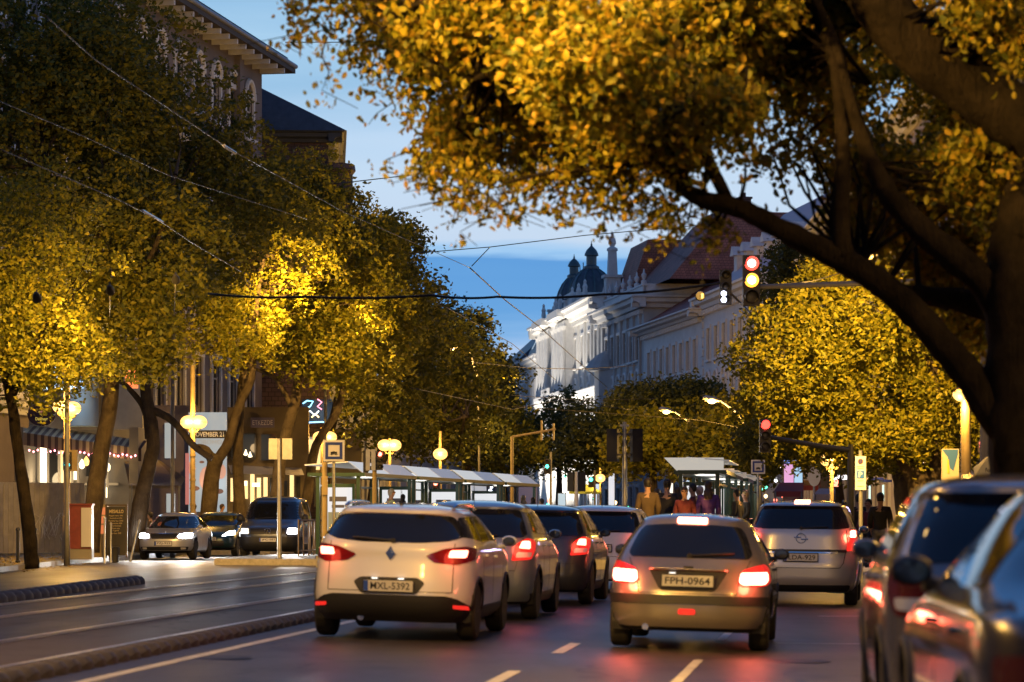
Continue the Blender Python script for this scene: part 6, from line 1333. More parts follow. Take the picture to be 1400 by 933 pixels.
# parking sign, right pavement
Z = 60.0; p = base(1177, Z); t = thing('parking_sign', 'tall white parking sign with blue letter P on the right pavement', 'parking sign', p); b = MB(); b.tube([p, at(1176.5,616,Z)], [.045,.04], 8); b.build('pole', M['steel'], t)
b = MB(); b.box(at(1176.5,647,Z-.06), (14.5*Z/FPX,.03,46*Z/FPX)); pn = b.build('sign_panel', SIGNW, t)
b = MB(); b.box(at(1176.5,649,Z-.08), (10*Z/FPX,.012,10.5*Z/FPX)); bl = b.build('blue_square', mat('parking_blue',(.02,.12,.50),.4), pn); text_mesh('letter', 'P', SIGNW, pn, at(1176.5,649,Z-.092), 7.6*Z/FPX, (1,0,0), (0,0,1), bold=.04)
b = MB(); b.lathe(at(1176.5,631,Z-.08), [(.055,0),(.055,-.012),(.01,-.014)], 18, 'y'); b.build('no_parking_disc', SIGNBLUE, pn); b = MB(); b.tube([at(1176.5,631,Z-.095)+Vector((.045*math.cos(a_),0,.045*math.sin(a_))) for a_ in np.linspace(0,6.2832,19)], .007, 5, cap=False); b.tube([at(1174.8,629.3,Z-.097), at(1178.2,632.7,Z-.097)], .006, 5); b.build('red_ring', M['redpaint'], pn)
for y, w_ in ((638,10),(640.5,8),(657.5,8),(665,9)): b = MB(); b.box(at(1176.5,y,Z-.08), (w_*Z/FPX,.008,.013)); b.build('small_print', mat('sign_grey_print',(.2,.2,.2),.6), pn)
# round sign back
Z = 88; p = base(1113, Z); t = thing('road_sign', 'round sign seen from behind, before the red awnings', 'road sign', p); b = MB(); b.tube([p, at(1113,665,Z)], .035, 6); b.build('pole', M['steel'], t); b = MB(); b.lathe(at(1113,652,Z-.05), [(.29,.0),(.30,-.015),(.02,-.02)], 20, 'y'); b.v = [(q[0]*1-(q[0]-at(1113,652,Z).x)*.35, q[1], q[2]) for q in b.v]; b.build('sign_panel', SIGNW, t)
# ---- tram shelters
SHG = mat('shelter_green', (.012,.045,.038), .4, .3); SHW = glow('shelter_panel_lit', (1,.93,.82), .5); SHP = mat('frosted_panel', (.55,.56,.57), .35, emis=(1,.95,.88), estr=.14); ADL = glow('advert_panel_lit', (.95,.97,1), .8)
def shelter(label, P, Q, roofw, zb, zt, zfl, side=1, group='tram shelters', lit=(0,), npan=2, lean=.30, ad=True):
    P = Vector((P[0],P[1],0)); Q = Vector((Q[0],Q[1],0)); d = Q-P; L = d.length; d.normalize(); n = Vector((d.y,-d.x,0))*side    # n: towards the track
    t = thing('tram_shelter', label, 'tram shelter', P+Vector((0,0,zfl)), group=group)
    b = MB()
    for s_ in (.06, L-.06):
        for o_ in (0, -roofw*.75): p = P+d*s_+n*o_; b.box((p.x,p.y,(zfl+zb)/2), (.10,.10,zb-zfl), math.atan2(d.y,d.x))
    b.build('post', SHG, t)
    b = MB(); c = P+d*(L/2)+n*(-roofw*.4); b.box((c.x,c.y,zb+.05), (L+.1,roofw+.1,.10), math.atan2(d.y,d.x)); b.build('roof_frame', SHG, t)
    for k in range(npan):
        a, e = L*k/npan+.03, L*(k+1)/npan-.03; b = MB(); o0 = n*(roofw*.12); o1 = n*(roofw*.12-lean)
        f = [P+d*a+o0+Vector((0,0,zb+.08)), P+d*e+o0+Vector((0,0,zb+.08)), P+d*e+o1+Vector((0,0,zt)), P+d*a+o1+Vector((0,0,zt))]; k2 = -n*.04
        b.add(f+[q+k2 for q in f], [(0,1,2,3),(7,6,5,4),(0,4,5,1),(1,5,6,2),(2,6,7,3),(3,7,4,0)]); b.build('canopy_panel', SHW if k in lit else SHP, t)
        b = MB(); o2 = n*(-roofw); f = [P+d*a+o1+Vector((0,0,zt)), P+d*e+o1+Vector((0,0,zt)), P+d*e+o2+Vector((0,0,zt-.08)), P+d*a+o2+Vector((0,0,zt-.08))]; k2 = Vector((0,0,-.03)); b.add(f+[q+k2 for q in f], [(0,1,2,3),(7,6,5,4),(0,4,5,1),(1,5,6,2),(2,6,7,3),(3,7,4,0)]); b.build('roof_panel', SHP, t)
    # back glazing frame and end advert
    b = MB(); o_ = n*(-roofw*.75)
    for z in (zfl+.45, zb-.25): p = P+d*(L/2)+o_; b.box((p.x,p.y,z), (L,.05,.05), math.atan2(d.y,d.x))
    for k in range(1,4): p = P+d*(L*k/4)+o_; b.box((p.x,p.y,(zfl+zb)/2), (.05,.05,zb-zfl-.4), math.atan2(d.y,d.x))
    b.build('glazing_frame', SHG, t)
    if ad:
        for s_ in (.12,):
            b = MB(); p = P+d*s_+n*(-roofw*.38); b.box((p.x,p.y,(zfl+zb)/2+.05), (.10,roofw*.62,zb-zfl-.5), math.atan2(d.y,d.x)); a_ = b.build('advert_case', SHG, t)
            b = MB(); p = p-d*.055; b.box((p.x,p.y,(zfl+zb)/2+.05), (.012,roofw*.52,zb-zfl-.7), math.atan2(d.y,d.x)); pn_ = b.build('advert_panel', ADL, a_); rr_ = random.Random(int(P.x*10)); b = MB(); ww = roofw*.46; hh = zb-zfl-.8; b.mi = 0; q0 = p-d*.012; b.box((q0.x,q0.y,(zfl+zb)/2+.05-hh*.18), (.01,ww*.8,hh*.42), math.atan2(d.y,d.x)); b.mi = 1; b.box((q0.x,q0.y,(zfl+zb)/2+.05+hh*.30), (.01,ww*.7,hh*.10), math.atan2(d.y,d.x)); b.box((q0.x,q0.y,(zfl+zb)/2+.05+hh*.15), (.01,ww*.5,hh*.06), math.atan2(d.y,d.x)); b.build('advert_picture', [glow('advert_picture_'+'abcd'[rr_.randrange(4)], rr_.choice(((.5,.25,.2),(.2,.3,.5),(.45,.4,.2),(.25,.4,.3))), .5), glow('advert_ink',(.06,.06,.1),.3)], pn_)
    p = P+d*(L/2)+n*(-roofw*.55); b = MB(); b.box((p.x,p.y,zfl+.45), (L*.6,.35,.05), math.atan2(d.y,d.x)); [b.box(((p+d*q).x,(p+d*q).y,zfl+.22), (.06,.3,.44), math.atan2(d.y,d.x)) for q in (-L*.25,L*.25)]; b.build('bench', SHG, t)
    pc = P+d*(L/2)+n*(-roofw*.4); point('shelter_light', (pc.x,pc.y,zb-.15), 45, t, (1,.93,.8), .3)
    return t
S0 = Vector((ax(488,77),77)); S1 = Vector((ax(733,104),104)); labs = ['nearest left tram shelter with a curved lit canopy, behind the white estate car', 'second left tram shelter, between the two single globe lamps', 'third left tram shelter with two bright canopy panels', 'farthest left tram shelter, its canopy ending beside the green signal']
for k in range(4):
    a = S0.lerp(S1, k/4+.004); e = S0.lerp(S1, (k+1)/4-.012); shelter(labs[k], a, e, 1.5, 2.42, 2.83, .30, side=1, lit=(0,) if k else (0,), npan=2, lean=.45)
labs = ['nearest right tram shelter with wide lit canopy, over the waiting crowd', 'second right tram shelter partly behind the first canopy', 'third right tram shelter left of the small stop sign', 'farthest right tram shelter under the small stop sign']
X0 = [(984,73,79.5),(999,81,86.5),(1016,88,93),(1029,94.5,99.5)]
for k, (x, Za, Zb) in enumerate(X0):
    w_ = 1.25 if k == 0 else 1.1; P = (ax(x,Za)-0.0,Za); dd = (Zb-Za)*.115; Q = (P[0]+dd,Zb)
    t = shelter(labs[k], (P[0]-w_*.8,P[1]), (Q[0]-w_*.8,Q[1]), w_, 2.42, 2.86 if k == 0 else 2.72, .26, side=-1, lit=(0,1), npan=2, lean=.30)
    b = MB(); zb = 2.5; zt = 2.84 if k == 0 else 2.70; xa = P[0]-w_*.92; b.add([(xa-.28,Za-.04,zt),(P[0]+.1,Za-.04,zt),(P[0]+.1,Za-.04,zb),(xa+.05,Za-.04,zb)]+[(xa-.28,Za,zt),(P[0]+.1,Za,zt),(P[0]+.1,Za,zb),(xa+.05,Za,zb)], [(0,1,2,3),(7,6,5,4),(0,4,5,1),(1,5,6,2),(2,6,7,3),(3,7,4,0)]); b.build('end_panel', SHW if k == 0 else SHP, t)
# platform railings at the right stop
for i, (x, Zr) in enumerate(((1006,80),(1024,88))):
    p = Vector((ax(x,Zr),Zr,.26)); t = thing('railing', ('nearer' if i == 0 else 'farther')+' short steel railing beside the right tram shelters', 'railing', p, group='railings at the right stop'); b = MB(); d = Vector((.11,1,0)).normalized()
    for k in range(7): q = p+d*(k*.6); b.tube([q, q+Vector((0,0,1.0))], .02, 6)
    b.tube([p+Vector((0,0,1.0)), p+d*3.6+Vector((0,0,1.0))], .025, 6); b.tube([p+Vector((0,0,.3)), p+d*3.6+Vector((0,0,.3))], .02, 6); b.build('rails', M['steel'], t)
# guard railing at the traffic island, behind the estate car
for i, x0 in enumerate((408, 424)):
    p = Vector((ax(x0,84+i*4),84+i*4,.17)); t = thing('railing', 'brown barred railing on the traffic island, '+('left' if i == 0 else 'right')+' of the two beside the van', 'railing', p, group='railings on the island'); b = MB(); d = Vector((.30,1,0)).normalized()
    for k in range(9): q = p+d*(k*.42); b.tube([q, q+Vector((0,0,1.05))], .022, 6)
    for z in (1.05,.15): b.tube([p+Vector((0,0,z)), p+d*3.4+Vector((0,0,z))], .028, 6)
    b.build('rails', mat('brown_rail_paint',(.12,.09,.07),.5), t)
# horizontal gantry with sign bars over the tracks
Z = 112; p = base(700, Z); t = thing('gantry', 'thin horizontal arm with two upright bars over the tram tracks', 'gantry', p); b = MB(); b.tube([p, at(700,597,Z)], [.08,.06], 8); b.tube([at(700,597.5,Z), at(760,587,Z)], .05, 6); b.tube([at(740.5,575,Z), at(740.5,602,Z)], .04, 6); b.tube([at(757,579,Z), at(757,602,Z)], .04, 6); b.build('arm', M['polepaint'], t)
# ------------------------------------------------------------------ left pavement: fence, kiosk, boards
CORR = mat('corrugated_sheet', (.42,.39,.35), .5, .2, var=.18, vscale=3); COOL = glow('cool_sign_lit', (.45,.72,1), 1.6); WARM = glow('warm_shop_light', (1,.66,.26), 1.5); WARM2 = glow('bright_shop_light', (1,.80,.50), 3.0)
def corrugated(label, x0, x1, Z0, Z1, y0):
    A = Vector((ax(x0,Z0),Z0)); B = Vector((ax(x1,Z1),Z1)); L = (B-A).length; d = (B-A).normalized(); n = Vector((d.y,-d.x)); t = thing('fence', label, 'fence', (A.x,A.y,.14)); b = MB(); k = int(L/.20); vs = []; h = az(y0,Z0)
    for i in range(k*2+1):
        s_ = i/(k*2)*L; o = n*(.06 if i % 2 else -.06); p = A+d*s_+o; vs += [(p.x,p.y,.16),(p.x,p.y,h)]
    b.add(vs, [(2*i,2*i+2,2*i+3,2*i+1) for i in range(k*2)]); sh = b.build('sheet_panel', CORR, t); b = MB(); m = int(L/2.2)
    for i in range(m+1): p = A+d*(L*i/m)+n*.09; b.box((p.x,p.y,(h+.14)/2+.03), (.06,.05,h-.08))
    b.build('fence_post', M['greypole'], t)
    b = MB(); r_ = random.Random(4)
    for g in range(7):                         # scrawled white paint on the sheets
        s_ = L*(.52+.05*g); pts = []
        for q in range(9): p = A+d*(s_+r_.uniform(-.16,.16))+n*.075; pts.append((p.x,p.y,1.0+r_.uniform(-.45,.5)))
        b.tube(pts, .010, 4)
    b.build('graffiti', M['white'], sh); return t
corrugated('pale corrugated metal construction fence with white scrawls at the far left', -30, 118, 90, 93, 659)
# kiosk building with striped awning, wrapping the shop behind the fence
Z = 95.0
KW = mat('kiosk_plaster', (.17,.155,.145), .8, var=.15, vscale=1.5)
t = thing('cafe_kiosk', 'cafe front with striped awning, lit interior and pale curved blue-lit wall above', 'cafe', (ax(100,Z),Z,.14)); b = MB(); 
b.box(((ax(28,Z)+ax(186,Z))/2, Z+1.8, 5.5), (ax(186,Z)-ax(28,Z),.3,2.4)); b.box((ax(30,Z),Z+.6,2.2),(.3,2.4,4.2)); b.box((ax(186,Z),Z+.6,2.2),(.3,2.4,4.2)); b.box(((ax(28,Z)+ax(186,Z))/2,Z+2.6,2.2),(ax(186,Z)-ax(28,Z),.2,4.4)); b.build('wall', KW, t)
b = MB(); c = Vector((ax(104,Z),Z+.9)); rr = .62
for k in range(13): pass
b.lathe((c.x,c.y,az(582,Z)), [(rr,0),(rr,.0+az(495,Z)-az(582,Z))], 24); b.build('curved_wall', mat('pale_blue_plaster', (.34,.42,.46), .7), t, smooth=30)
xa, xb = ax(36,Z), ax(196,Z); b = MB(); n = 34; zt0, zt1 = az(580,Z), az(602,Z); AWR = mat('awning_dark_stripe', (.05,.03,.03), .7); AWW = mat('awning_light_stripe', (.22,.17,.12), .7)
for k in range(n):
    b.mi = k % 2; x0, x1 = xa+(xb-xa)*k/n, xa+(xb-xa)*(k+1)/n; zt = zt0+(zt1-zt0)*k/n; zt_b = zt0+(zt1-zt0)*(k+1)/n
    b.add([(x0,Z+.9,zt),(x1,Z+.9,zt_b),(x1,Z-.55,zt_b-.30),(x0,Z-.55,zt-.30)], [(0,1,2,3)]); b.add([(x0,Z-.55,zt-.30),(x1,Z-.55,zt_b-.30),(x1,Z-.56,zt_b-.72),(x0,Z-.56,zt-.72)], [(0,1,2,3)])
b.build('awning', [AWW, AWR], t, fixn=False)
b = MB(); zc = 1.35
for x0, x1, y0, y1, m_ in ((39,50,602,660,0),(52,66,606,660,1),(67,84,604,660,2),(86,92,604,655,0),(104,116,610,650,1),(126,133,618,680,0)): b.mi = m_; b.box((ax((x0+x1)/2,Z),Z+2.3,(az(y0,Z)+az(y1,Z))/2), (ax(x1,Z)-ax(x0,Z),.06,az(y0,Z)-az(y1,Z)))
b.build('shop_window', [WARM2, M['glass2'], WARM], t)
b = MB(); [b.box((ax(x,Z),Z+2.2,(az(600,Z)+az(662,Z))/2),(.08,.10,1.7)) for x in (38,51,66.5,85,93,117,134)]; b.box((ax(88,Z),Z+2.2,az(661,Z)),(3.0,.12,.08)); b.build('window_frame', WFRAME, t)
point('shop_light', (ax(60,Z),Z+1.0,2.6), 70, t, (1,.75,.4), .3); point('shop_light', (ax(130,Z),Z+1.0,2.6), 45, t, (1,.7,.35), .3)
g = glow('fairy_bulb_lit', (1,.25,.3), 9); 
b = MB()
for k in range(26): x = 40+k*5.8; q = at(x, 616+8*k/26+1.6*math.sin(k*1.9), Z-.6); b.lathe(q, [(.01,-.035),(.035,0),(.01,.035)], 8)
tag(b.build('fairy_lights', g), 'string of small pink fairy lights under the striped awning', 'fairy lights'); 
for i, (x, y) in enumerate(((112,574+62),(138.5,635.5),(147,639.5),(118,632))): 
    q = at(x,y,Z-.5); o = MB(); o.lathe(q, [(.03,-.13),(.085,-.08),(.10,.05),(.05,.14),(.01,.2)], 10); tag(o.build('lantern', WARM2 if i % 2 == 0 else M['globe']), ['small yellow lantern left of the orange-lit trunk','small yellow lantern right of the orange-lit trunk','second yellow lantern hanging right of the orange-lit trunk','yellow lantern touching the orange-lit trunk on its left'][i], 'lantern', 'lanterns at the cafe')
point('lantern_light', at(142,634,Z-1.0), 50, None, (1,.65,.25), .1)
# blue lit roof sign above the kiosk
t = thing('shop_sign', 'blue-white illuminated shop sign with blue letters above the cafe', 'shop sign', at(94,530,Z-.2)); b = MB(); b.box(at(94,511,Z-.2), (40*Z/FPX,.15,40*Z/FPX)); b.build('sign_panel', COOL, t); q = mat('sign_letter_blue', (.01,.06,.35), .4)
text_mesh('lettering', 'CASINO', q, t, at(95,509,Z-.29), .55, (1,0,0), (0,0,1), width=.80, bold=.03); b = MB(); b.box(at(80,531,Z-.4), (48*Z/FPX,.3,.12)); b.build('sign_edge', glow('cool_white_strip',(.65,.85,1),2.2), t)
point('sign_light', at(100,520,Z-.7), 110, t, (.5,.75,1), .3)
# oval coffee sign
t = thing('oval_sign', 'dark purple oval hanging sign with yellow lettering and a crowned crest', 'shop sign', at(57,580,91)); Z = 91.0; b = MB(); b.lathe(at(57,567,Z), [(.0,-.05),(.42,-.05),(.45,-.03),(.45,.03),(.42,.05)], 32, 'y'); c = at(57,567,Z); b.v = [(q[0], q[1], c.z+(q[2]-c.z)*.83) for q in b.v]; pn = b.build('sign_disc', mat('deep_purple_enamel', (.022,.008,.045), .35), t)
YEL = glow('sign_yellow', (1,.72,.12), .55); text_mesh('lettering', 'Dallmayr', YEL, pn, at(57,573.5,Z-.056), .13, (1,0,0), (0,0,1), width=.40, bold=.02); text_mesh('small_lettering', 'ESPRESSO', YEL, pn, at(57,578.2,Z-.056), .035, (1,0,0), (0,0,1), width=.22)
b = MB(); cc = at(57,563.5,Z-.056)
for k in range(8): a_ = k*math.pi/4; b.lathe(cc+Vector((.075*math.cos(a_),0,.085*math.sin(a_))), [(.028,0),(.028,-.01),(.005,-.012)], 8, 'y')
b.box(cc+Vector((0,-.004,.13)), (.09,.012,.04)); b.build('crest_wreath', YEL, pn); b = MB(); b.lathe(cc, [(.055,0),(.055,-.014),(.01,-.016)], 14, 'y'); b.build('crest_shield', glow('sign_pink',(1,.35,.25),.45), pn); b = MB(); b.tube([at(37,566,Z), at(47,567,Z)], .03, 6); b.build('bracket', M['darkmetal'], t)
# orange lit sign high between the trunks
t = thing('shop_sign', 'small orange-red illuminated sign between the second and third trunks', 'shop sign', at(180,532,93)); b = MB(); b.box(at(180,519,93), (17*93/FPX,.12,24*93/FPX)); pn = b.build('sign_panel', glow('orange_sign_lit',(1,.22,.07),1.7), t); b = MB(); r_ = random.Random(2)
for k in range(26): b.box(at(180+r_.uniform(-7,7),519+r_.uniform(-9,10),92.93), (r_.uniform(.02,.06),.01,r_.uniform(.02,.05)))
b.build('dark_pattern', M['redpaint'], pn)
# pole sign panels and shop walls between kiosk and poster
Z = 112; t = thing('corner_shop', 'purple-grey shop front with dark panel behind the tall bent trunk', 'shop', (ax(190,Z),Z,.14)); b = MB(); b.box((ax(170,Z),Z+.4,3.0),(.30,.6,5.7)); b.box((ax(215,Z),Z+.8,3.3),(3.0,.2,4.9)); b.build('wall', mat('purple_grey_plaster',(.10,.085,.12),.8,var=.2,vscale=1.2), t); b = MB(); b.box((ax(181,Z),Z+.55,az(568,Z)),(.5,.12,1.6)); b.build('dark_panel', M['glass2'], t); b = MB(); b.box((ax(230,Z),Z+.6,az(602,Z)),(.42,.1,1.4)); b.box((ax(231,Z),Z+.6,az(688,Z)),(.34,.1,.75)); b.build('lit_panel', glow('pale_panel_lit',(.85,.9,.88),.42), t); text_mesh('lettering', 'ETTEREM', mat('sign_red_letter',(.3,.03,.03),.5), t, at(180,604,Z-.1), .16, (1,0,0), (0,0,1), width=.55)
# purple terrace parasols
Z = 95.5; t = thing('awning', 'large purple and cream terrace awning reaching over the pavement behind the silver saloon', 'awning', (ax(210,Z),Z,.14)); b = MB(); P_ = lambda x,y,z_=0: tuple(at(x,y,Z+z_)); b.add([P_(168,622,3),P_(210,624,3),P_(254,654,-1),P_(248,664,-1.4),P_(176,664,-1.4)], [(0,1,4),(1,2,3,4)]); b.add([P_(176,664,-1.4),P_(248,664,-1.4),P_(248,668,-1.4),P_(176,668,-1.4)], [(0,1,2,3)]); b.build('canopy', mat('purple_canvas',(.08,.06,.10),.8,col2=(.15,.125,.07),vscale=.9), t, fixn=False); b = MB(); [b.tube([P_(x,664,-1.4),(at(x,700,Z-1.4).x,Z-1.4,.14)], .03, 6) for x in (180,245)]; b.build('post', M['greypole'], t)
# white lit poster wall
Z = 111; t = thing('poster', 'tall white illuminated poster with NOVEMBER lettering behind the forked tree', 'poster', (ax(285,Z),Z,.14)); b = MB(); w_ = 52*Z/FPX; b.box(at(284,632,Z), (w_,.12,136*Z/FPX)); pn = b.build('poster_panel', glow('poster_lit',(.78,.9,.95),.40), t); b = MB(); b.box(at(284,594,Z-.07), (w_*.98,.01,11*Z/FPX)); b.build('heading_band', M['ink'], pn); text_mesh('lettering', 'NOVEMBER 21', SIGNW, pn, at(284,594,Z-.085), .19, (1,0,0), (0,0,1), width=1.25, bold=.02); text_mesh('lettering', 'TOBOHO', mat('poster_grey',(.35,.38,.4),.6), pn, at(284,604.5,Z-.07), .17, (1,0,0), (0,0,1), width=1.1)
b = MB(); b.mi = 0
pk = mat('poster_skin',(.55,.33,.28),.7); bk = mat('poster_brown',(.14,.07,.05),.7)
for x, y, a_, bb_, k in ((262,640,.16,.26,0),(283,655,.30,.5,0),(302,645,.2,.3,0),(276,632,.10,.05,1),(292,636,.1,.05,1),(266,668,.2,.1,1),(300,672,.16,.10,1),(285,690,.3,.1,1)): b.mi = k; o = at(x,y,Z-.068); b.add([(o.x+a_*math.cos(q),o.y,o.z+bb_*math.sin(q)) for q in np.linspace(0,5.9,12)], [tuple(range(12))])
b.build('poster_picture', [pk, bk], pn, fixn=False); b = MB(); b.box(at(256,655,Z-.1),(.14,.1,2.0)); b.build('red_side_strip', glow('red_strip_lit',(.9,.25,.22),.5), t); point('poster_light', at(284,660,Z-1.5), 70, t, (.8,.92,1), .5)
# lit restaurant with upstairs window
Z = 120; t = thing('restaurant', 'two-storey lit restaurant front with glowing windows and grey awning behind the van', 'restaurant', (ax(355,Z),Z,.14)); b = MB(); X0_, X1_ = ax(308,Z), ax(420,Z)
b.box(((X0_+X1_)/2,Z+1.0,3.0),(X1_-X0_,.2,6.0)); b.build('wall', mat('ochre_plaster',(.11,.085,.055),.8,var=.2,vscale=1), t); b = MB(); b.box(at(333,609,Z+.8),(1.0,.12,.92)); b.box(at(367,612,Z+.8),(.6,.12,1.1)); o = b.build('upper_window', M['glass2'], t); b = MB(); 
for x, y in ((321,622),(336,620),(342,623)): b.lathe(at(x,y,Z+.7), [(.02,.16),(.05,.05),(.10,-.06),(.02,-.10)], 10)
b.build('table_lamp', WARM2, o); b = MB()
for x in (316,349): b.box(at(x,609,Z+.7),(.07,.1,1.0))
for y in (593,626): b.box(at(333,y,Z+.7),(1.0,.1,.07))
b.build('window_frame', M['black'], o); b = MB(); b.add([P for P in (at(312,636,Z+.9),at(412,640,Z+.9),at(416,650,Z-.7),at(316,648,Z-.7))],[(0,1,2,3)]); b.build('awning', mat('blue_grey_canvas',(.14,.14,.20),.8), t, fixn=False); b = MB()
r_ = random.Random(8)
for x in range(318,410,9): b.mi = r_.choice((0,0,1,2)); b.box(at(x,670,Z+.85),(.17,.08,r_.uniform(.7,1.5)))
b.build('shop_window', [WARM, M['glass2'], M['glass2']], t); b = MB(); b.box(at(350,663,Z+.6),(.32,.08,.16)); b.box(at(336,661,Z+.6),(.1,.08,.2)); b.build('bar_lamp', WARM2, t); b = MB(); b.box(at(359,578,Z+.7),(1.0,.1,.42)); sg_ = b.build('sign_panel', mat('violet_sign',(.10,.085,.16),.6), t); text_mesh('lettering','ETKEZDE', mat('sign_letter_grey',(.45,.42,.5),.6), sg_, at(359,578,Z+.63), .20, (1,0,0),(0,0,1), width=.85); point('shop_light', at(345,655,Z-.2), 40, t, (1,.7,.35), .3); point('shop_light', at(345,612,Z+.2), 18, t, (1,.65,.3), .2)
# blue and pink neon farther on, yellow lit shop
t = thing('neon_sign', 'blue, white and pink neon sign glimpsed between the trunks above the stop sign', 'neon sign', at(430,580,128)); 
for i, (c_, pts) in enumerate((((.3,.75,1),[(414,552),(420,548),(428,549),(424,556),(416,560)]),((.85,.95,1),[(418,566),(424,562),(430,568),(436,562)]),((1,.3,.4),[(434,546),(440,550),(434,556),(440,560)]),((.3,.6,1),[(420,578),(440,577),(456,579)]),((1,.75,.3),[(426,571),(431,566),(436,571)]))):
    b = MB(); b.tube([at(x,y,128) for x,y in pts], .035, 6); b.build('neon_tube', glow('neon_%d' % i if False else 'neon '+['cyan','white','pink','blue','amber'][i], c_, 3), t)
b = MB(); b.box(at(434,563,128.3),(1.4,.12,1.1)); b.build('back_board', M['black'], t); point('neon_light', at(432,562,127), 60, t, (.5,.75,1), .3)
t = thing('corner_shop', 'yellow-lit shop front with striped notices right of the leaning trunks', 'shop', (ax(455,132),132,.14)); b = MB(); b.box(at(462,640,132.3),(2.2,.2,3.6)); b.build('wall', mat('dim_yellow_plaster',(.25,.2,.10),.8), t); b = MB()
for y, k in ((600,0),(607,1),(616,2),(634,1),(664,0),(672,1),(680,1),(688,0)): b.mi = k; b.box(at(463 if y > 620 else 428,y,132.1),(.42,.08,.17))
b.build('notice', [SHP, glow('yellow_notice_lit',(1,.72,.1),.8), SIGNBLUE], t); b = MB(); b.box(at(431,622,132),(.7,.1,1.4)); b.build('lit_panel', WARM, t)
# utility cabinet, chalk board, menu box, bollards
Z = 79.0; t = thing('utility_cabinet', 'street cabinet with maroon side and shiny pale door beside the leftmost globe lamp post', 'cabinet', base(111,Z)); x0, x1 = ax(97,Z), ax(127.5,Z); z0 = .14; b = MB(); b.box(((x0+x1)/2,Z,z0+.15),(x1-x0-.02,.42,.30)); b.build('plinth', mat('cabinet_plinth',(.16,.15,.14),.7), t); b = MB(); b.box(((x0+x1)/2-.02,Z,(z0+.30+az(691,Z))/2),(x1-x0,.46,az(691,Z)-z0-.30)); bd = b.build('cabinet_body', M['redpaint'], t); b = MB(); b.box((ax(120,Z),Z-.25,(z0+.34+az(694,Z))/2),(ax(127,Z)-ax(113,Z),.05,az(694,Z)-z0-.36)); b.build('cabinet_door', mat('brushed_door',(.55,.54,.52),.35,.5), bd); b = MB(); b.box(((x0+x1)/2-.02,Z,az(690,Z)),(x1-x0+.05,.52,.05)); b.build('cabinet_lid', M['redpaint'], bd)
Z = 83.0; t = thing('menu_board', 'black chalkboard menu with rows of pale handwriting beside the cafe', 'menu board', base(159,Z)); b = MB(); b.box((ax(159,Z),Z,(az(693,Z)+.2)/2),(26*Z/FPX,.06,az(693,Z)-.2)); pn = b.build('board', mat('blackboard',(.02,.018,.016),.6), t); b = MB(); [b.box((ax(x,Z),Z+.03,(az(690,Z)+.14)/2),(.05,.05,az(690,Z)-.14)) for x in (145,173)]; b.box((ax(159,Z),Z+.03,az(691,Z)),(28*Z/FPX,.06,.05)); b.build('board_frame', mat('dark_wood',(.06,.04,.025),.6), t)
CH = mat('chalk', (.50,.40,.22), .8); text_mesh('lettering','MESALLO',CH,pn,at(159,699.5,Z-.04),.10,(1,0,0),(0,0,1),width=.42,bold=.02)
for i,(s_,w_) in enumerate((('Reggeli menu 890',.40),('Gulyasleves 690',.36),('Rantott hus 1290',.42),('Palacsinta 450',.36),('Friss limonade',.30),('Kave tea',.22),('Fagylalt',.18),('Sor bor 390',.30))): text_mesh('lettering', s_, CH, pn, at(158.5,705.5+i*3.4,Z-.04), .045, (1,0,0),(0,0,1), width=w_)
Z = 84.0; t = thing('menu_box', 'orange-lit glass showcase standing between cabinet and chalkboard', 'showcase', base(137,Z)); b = MB(); b.box((ax(137,Z),Z,(az(690,Z)+.1)/2),(21*Z/FPX,.25,az(690,Z)-.1)); bd = b.build('case', M['polepaint'], t); b = MB()
for y0, y1 in ((694,704),(706,716),(718,730)): b.box((ax(140.5,Z),Z-.14,(az(y0,Z)+az(y1,Z))/2),(10*Z/FPX,.02,az(y0,Z)-az(y1,Z)))
b.build('lit_pane', glow('orange_pane_lit',(1,.26,.08),.75), bd)
for i, (x, yt) in enumerate(((24.5,721),(47.5,721),(143,706),(151.5,714),(178,710))):
    Z = (72.5,72.5,81,82,84)[i]; p = base(x,Z); t = thing('bollard', ['dark round-headed bollard at the far left kerb','dark bollard touching the thin leaning trunk','slim steel post at the left edge of the chalkboard','short bright post beneath the chalkboard','thin leaning steel post left of the silver saloon'][i], 'bollard', p, group='bollards along the left kerb'); b = MB(); h = az(yt,Z)-p.z; r_ = .045 if i < 2 else .028
    b.lathe(p, [(r_*1.5,0),(r_*1.5,.06),(r_,.08),(r_,h-.09),(r_*1.35,h-.08),(r_*1.35,h-.05),(r_*.9,h-.02),(.01,h)], 12)
    if i == 4: b.v = [(q[0]+(q[2]-p.z)*.22,q[1],q[2]) for q in b.v]
    b.build('shaft', M['darkmetal'] if i < 2 else M['steel'], t, smooth=35)
# traffic cone, small bin and litter near the board
Z = 82.5; t = thing('litter_bin', 'small dark bin standing before the chalkboard', 'bin', base(156,Z)); b = MB(); b.lathe(base(156,Z), [(.11,0),(.14,.02),(.16,.42),(.17,.44),(.12,.46)], 14); b.build('bin_body', M['black'], t, smooth=30)
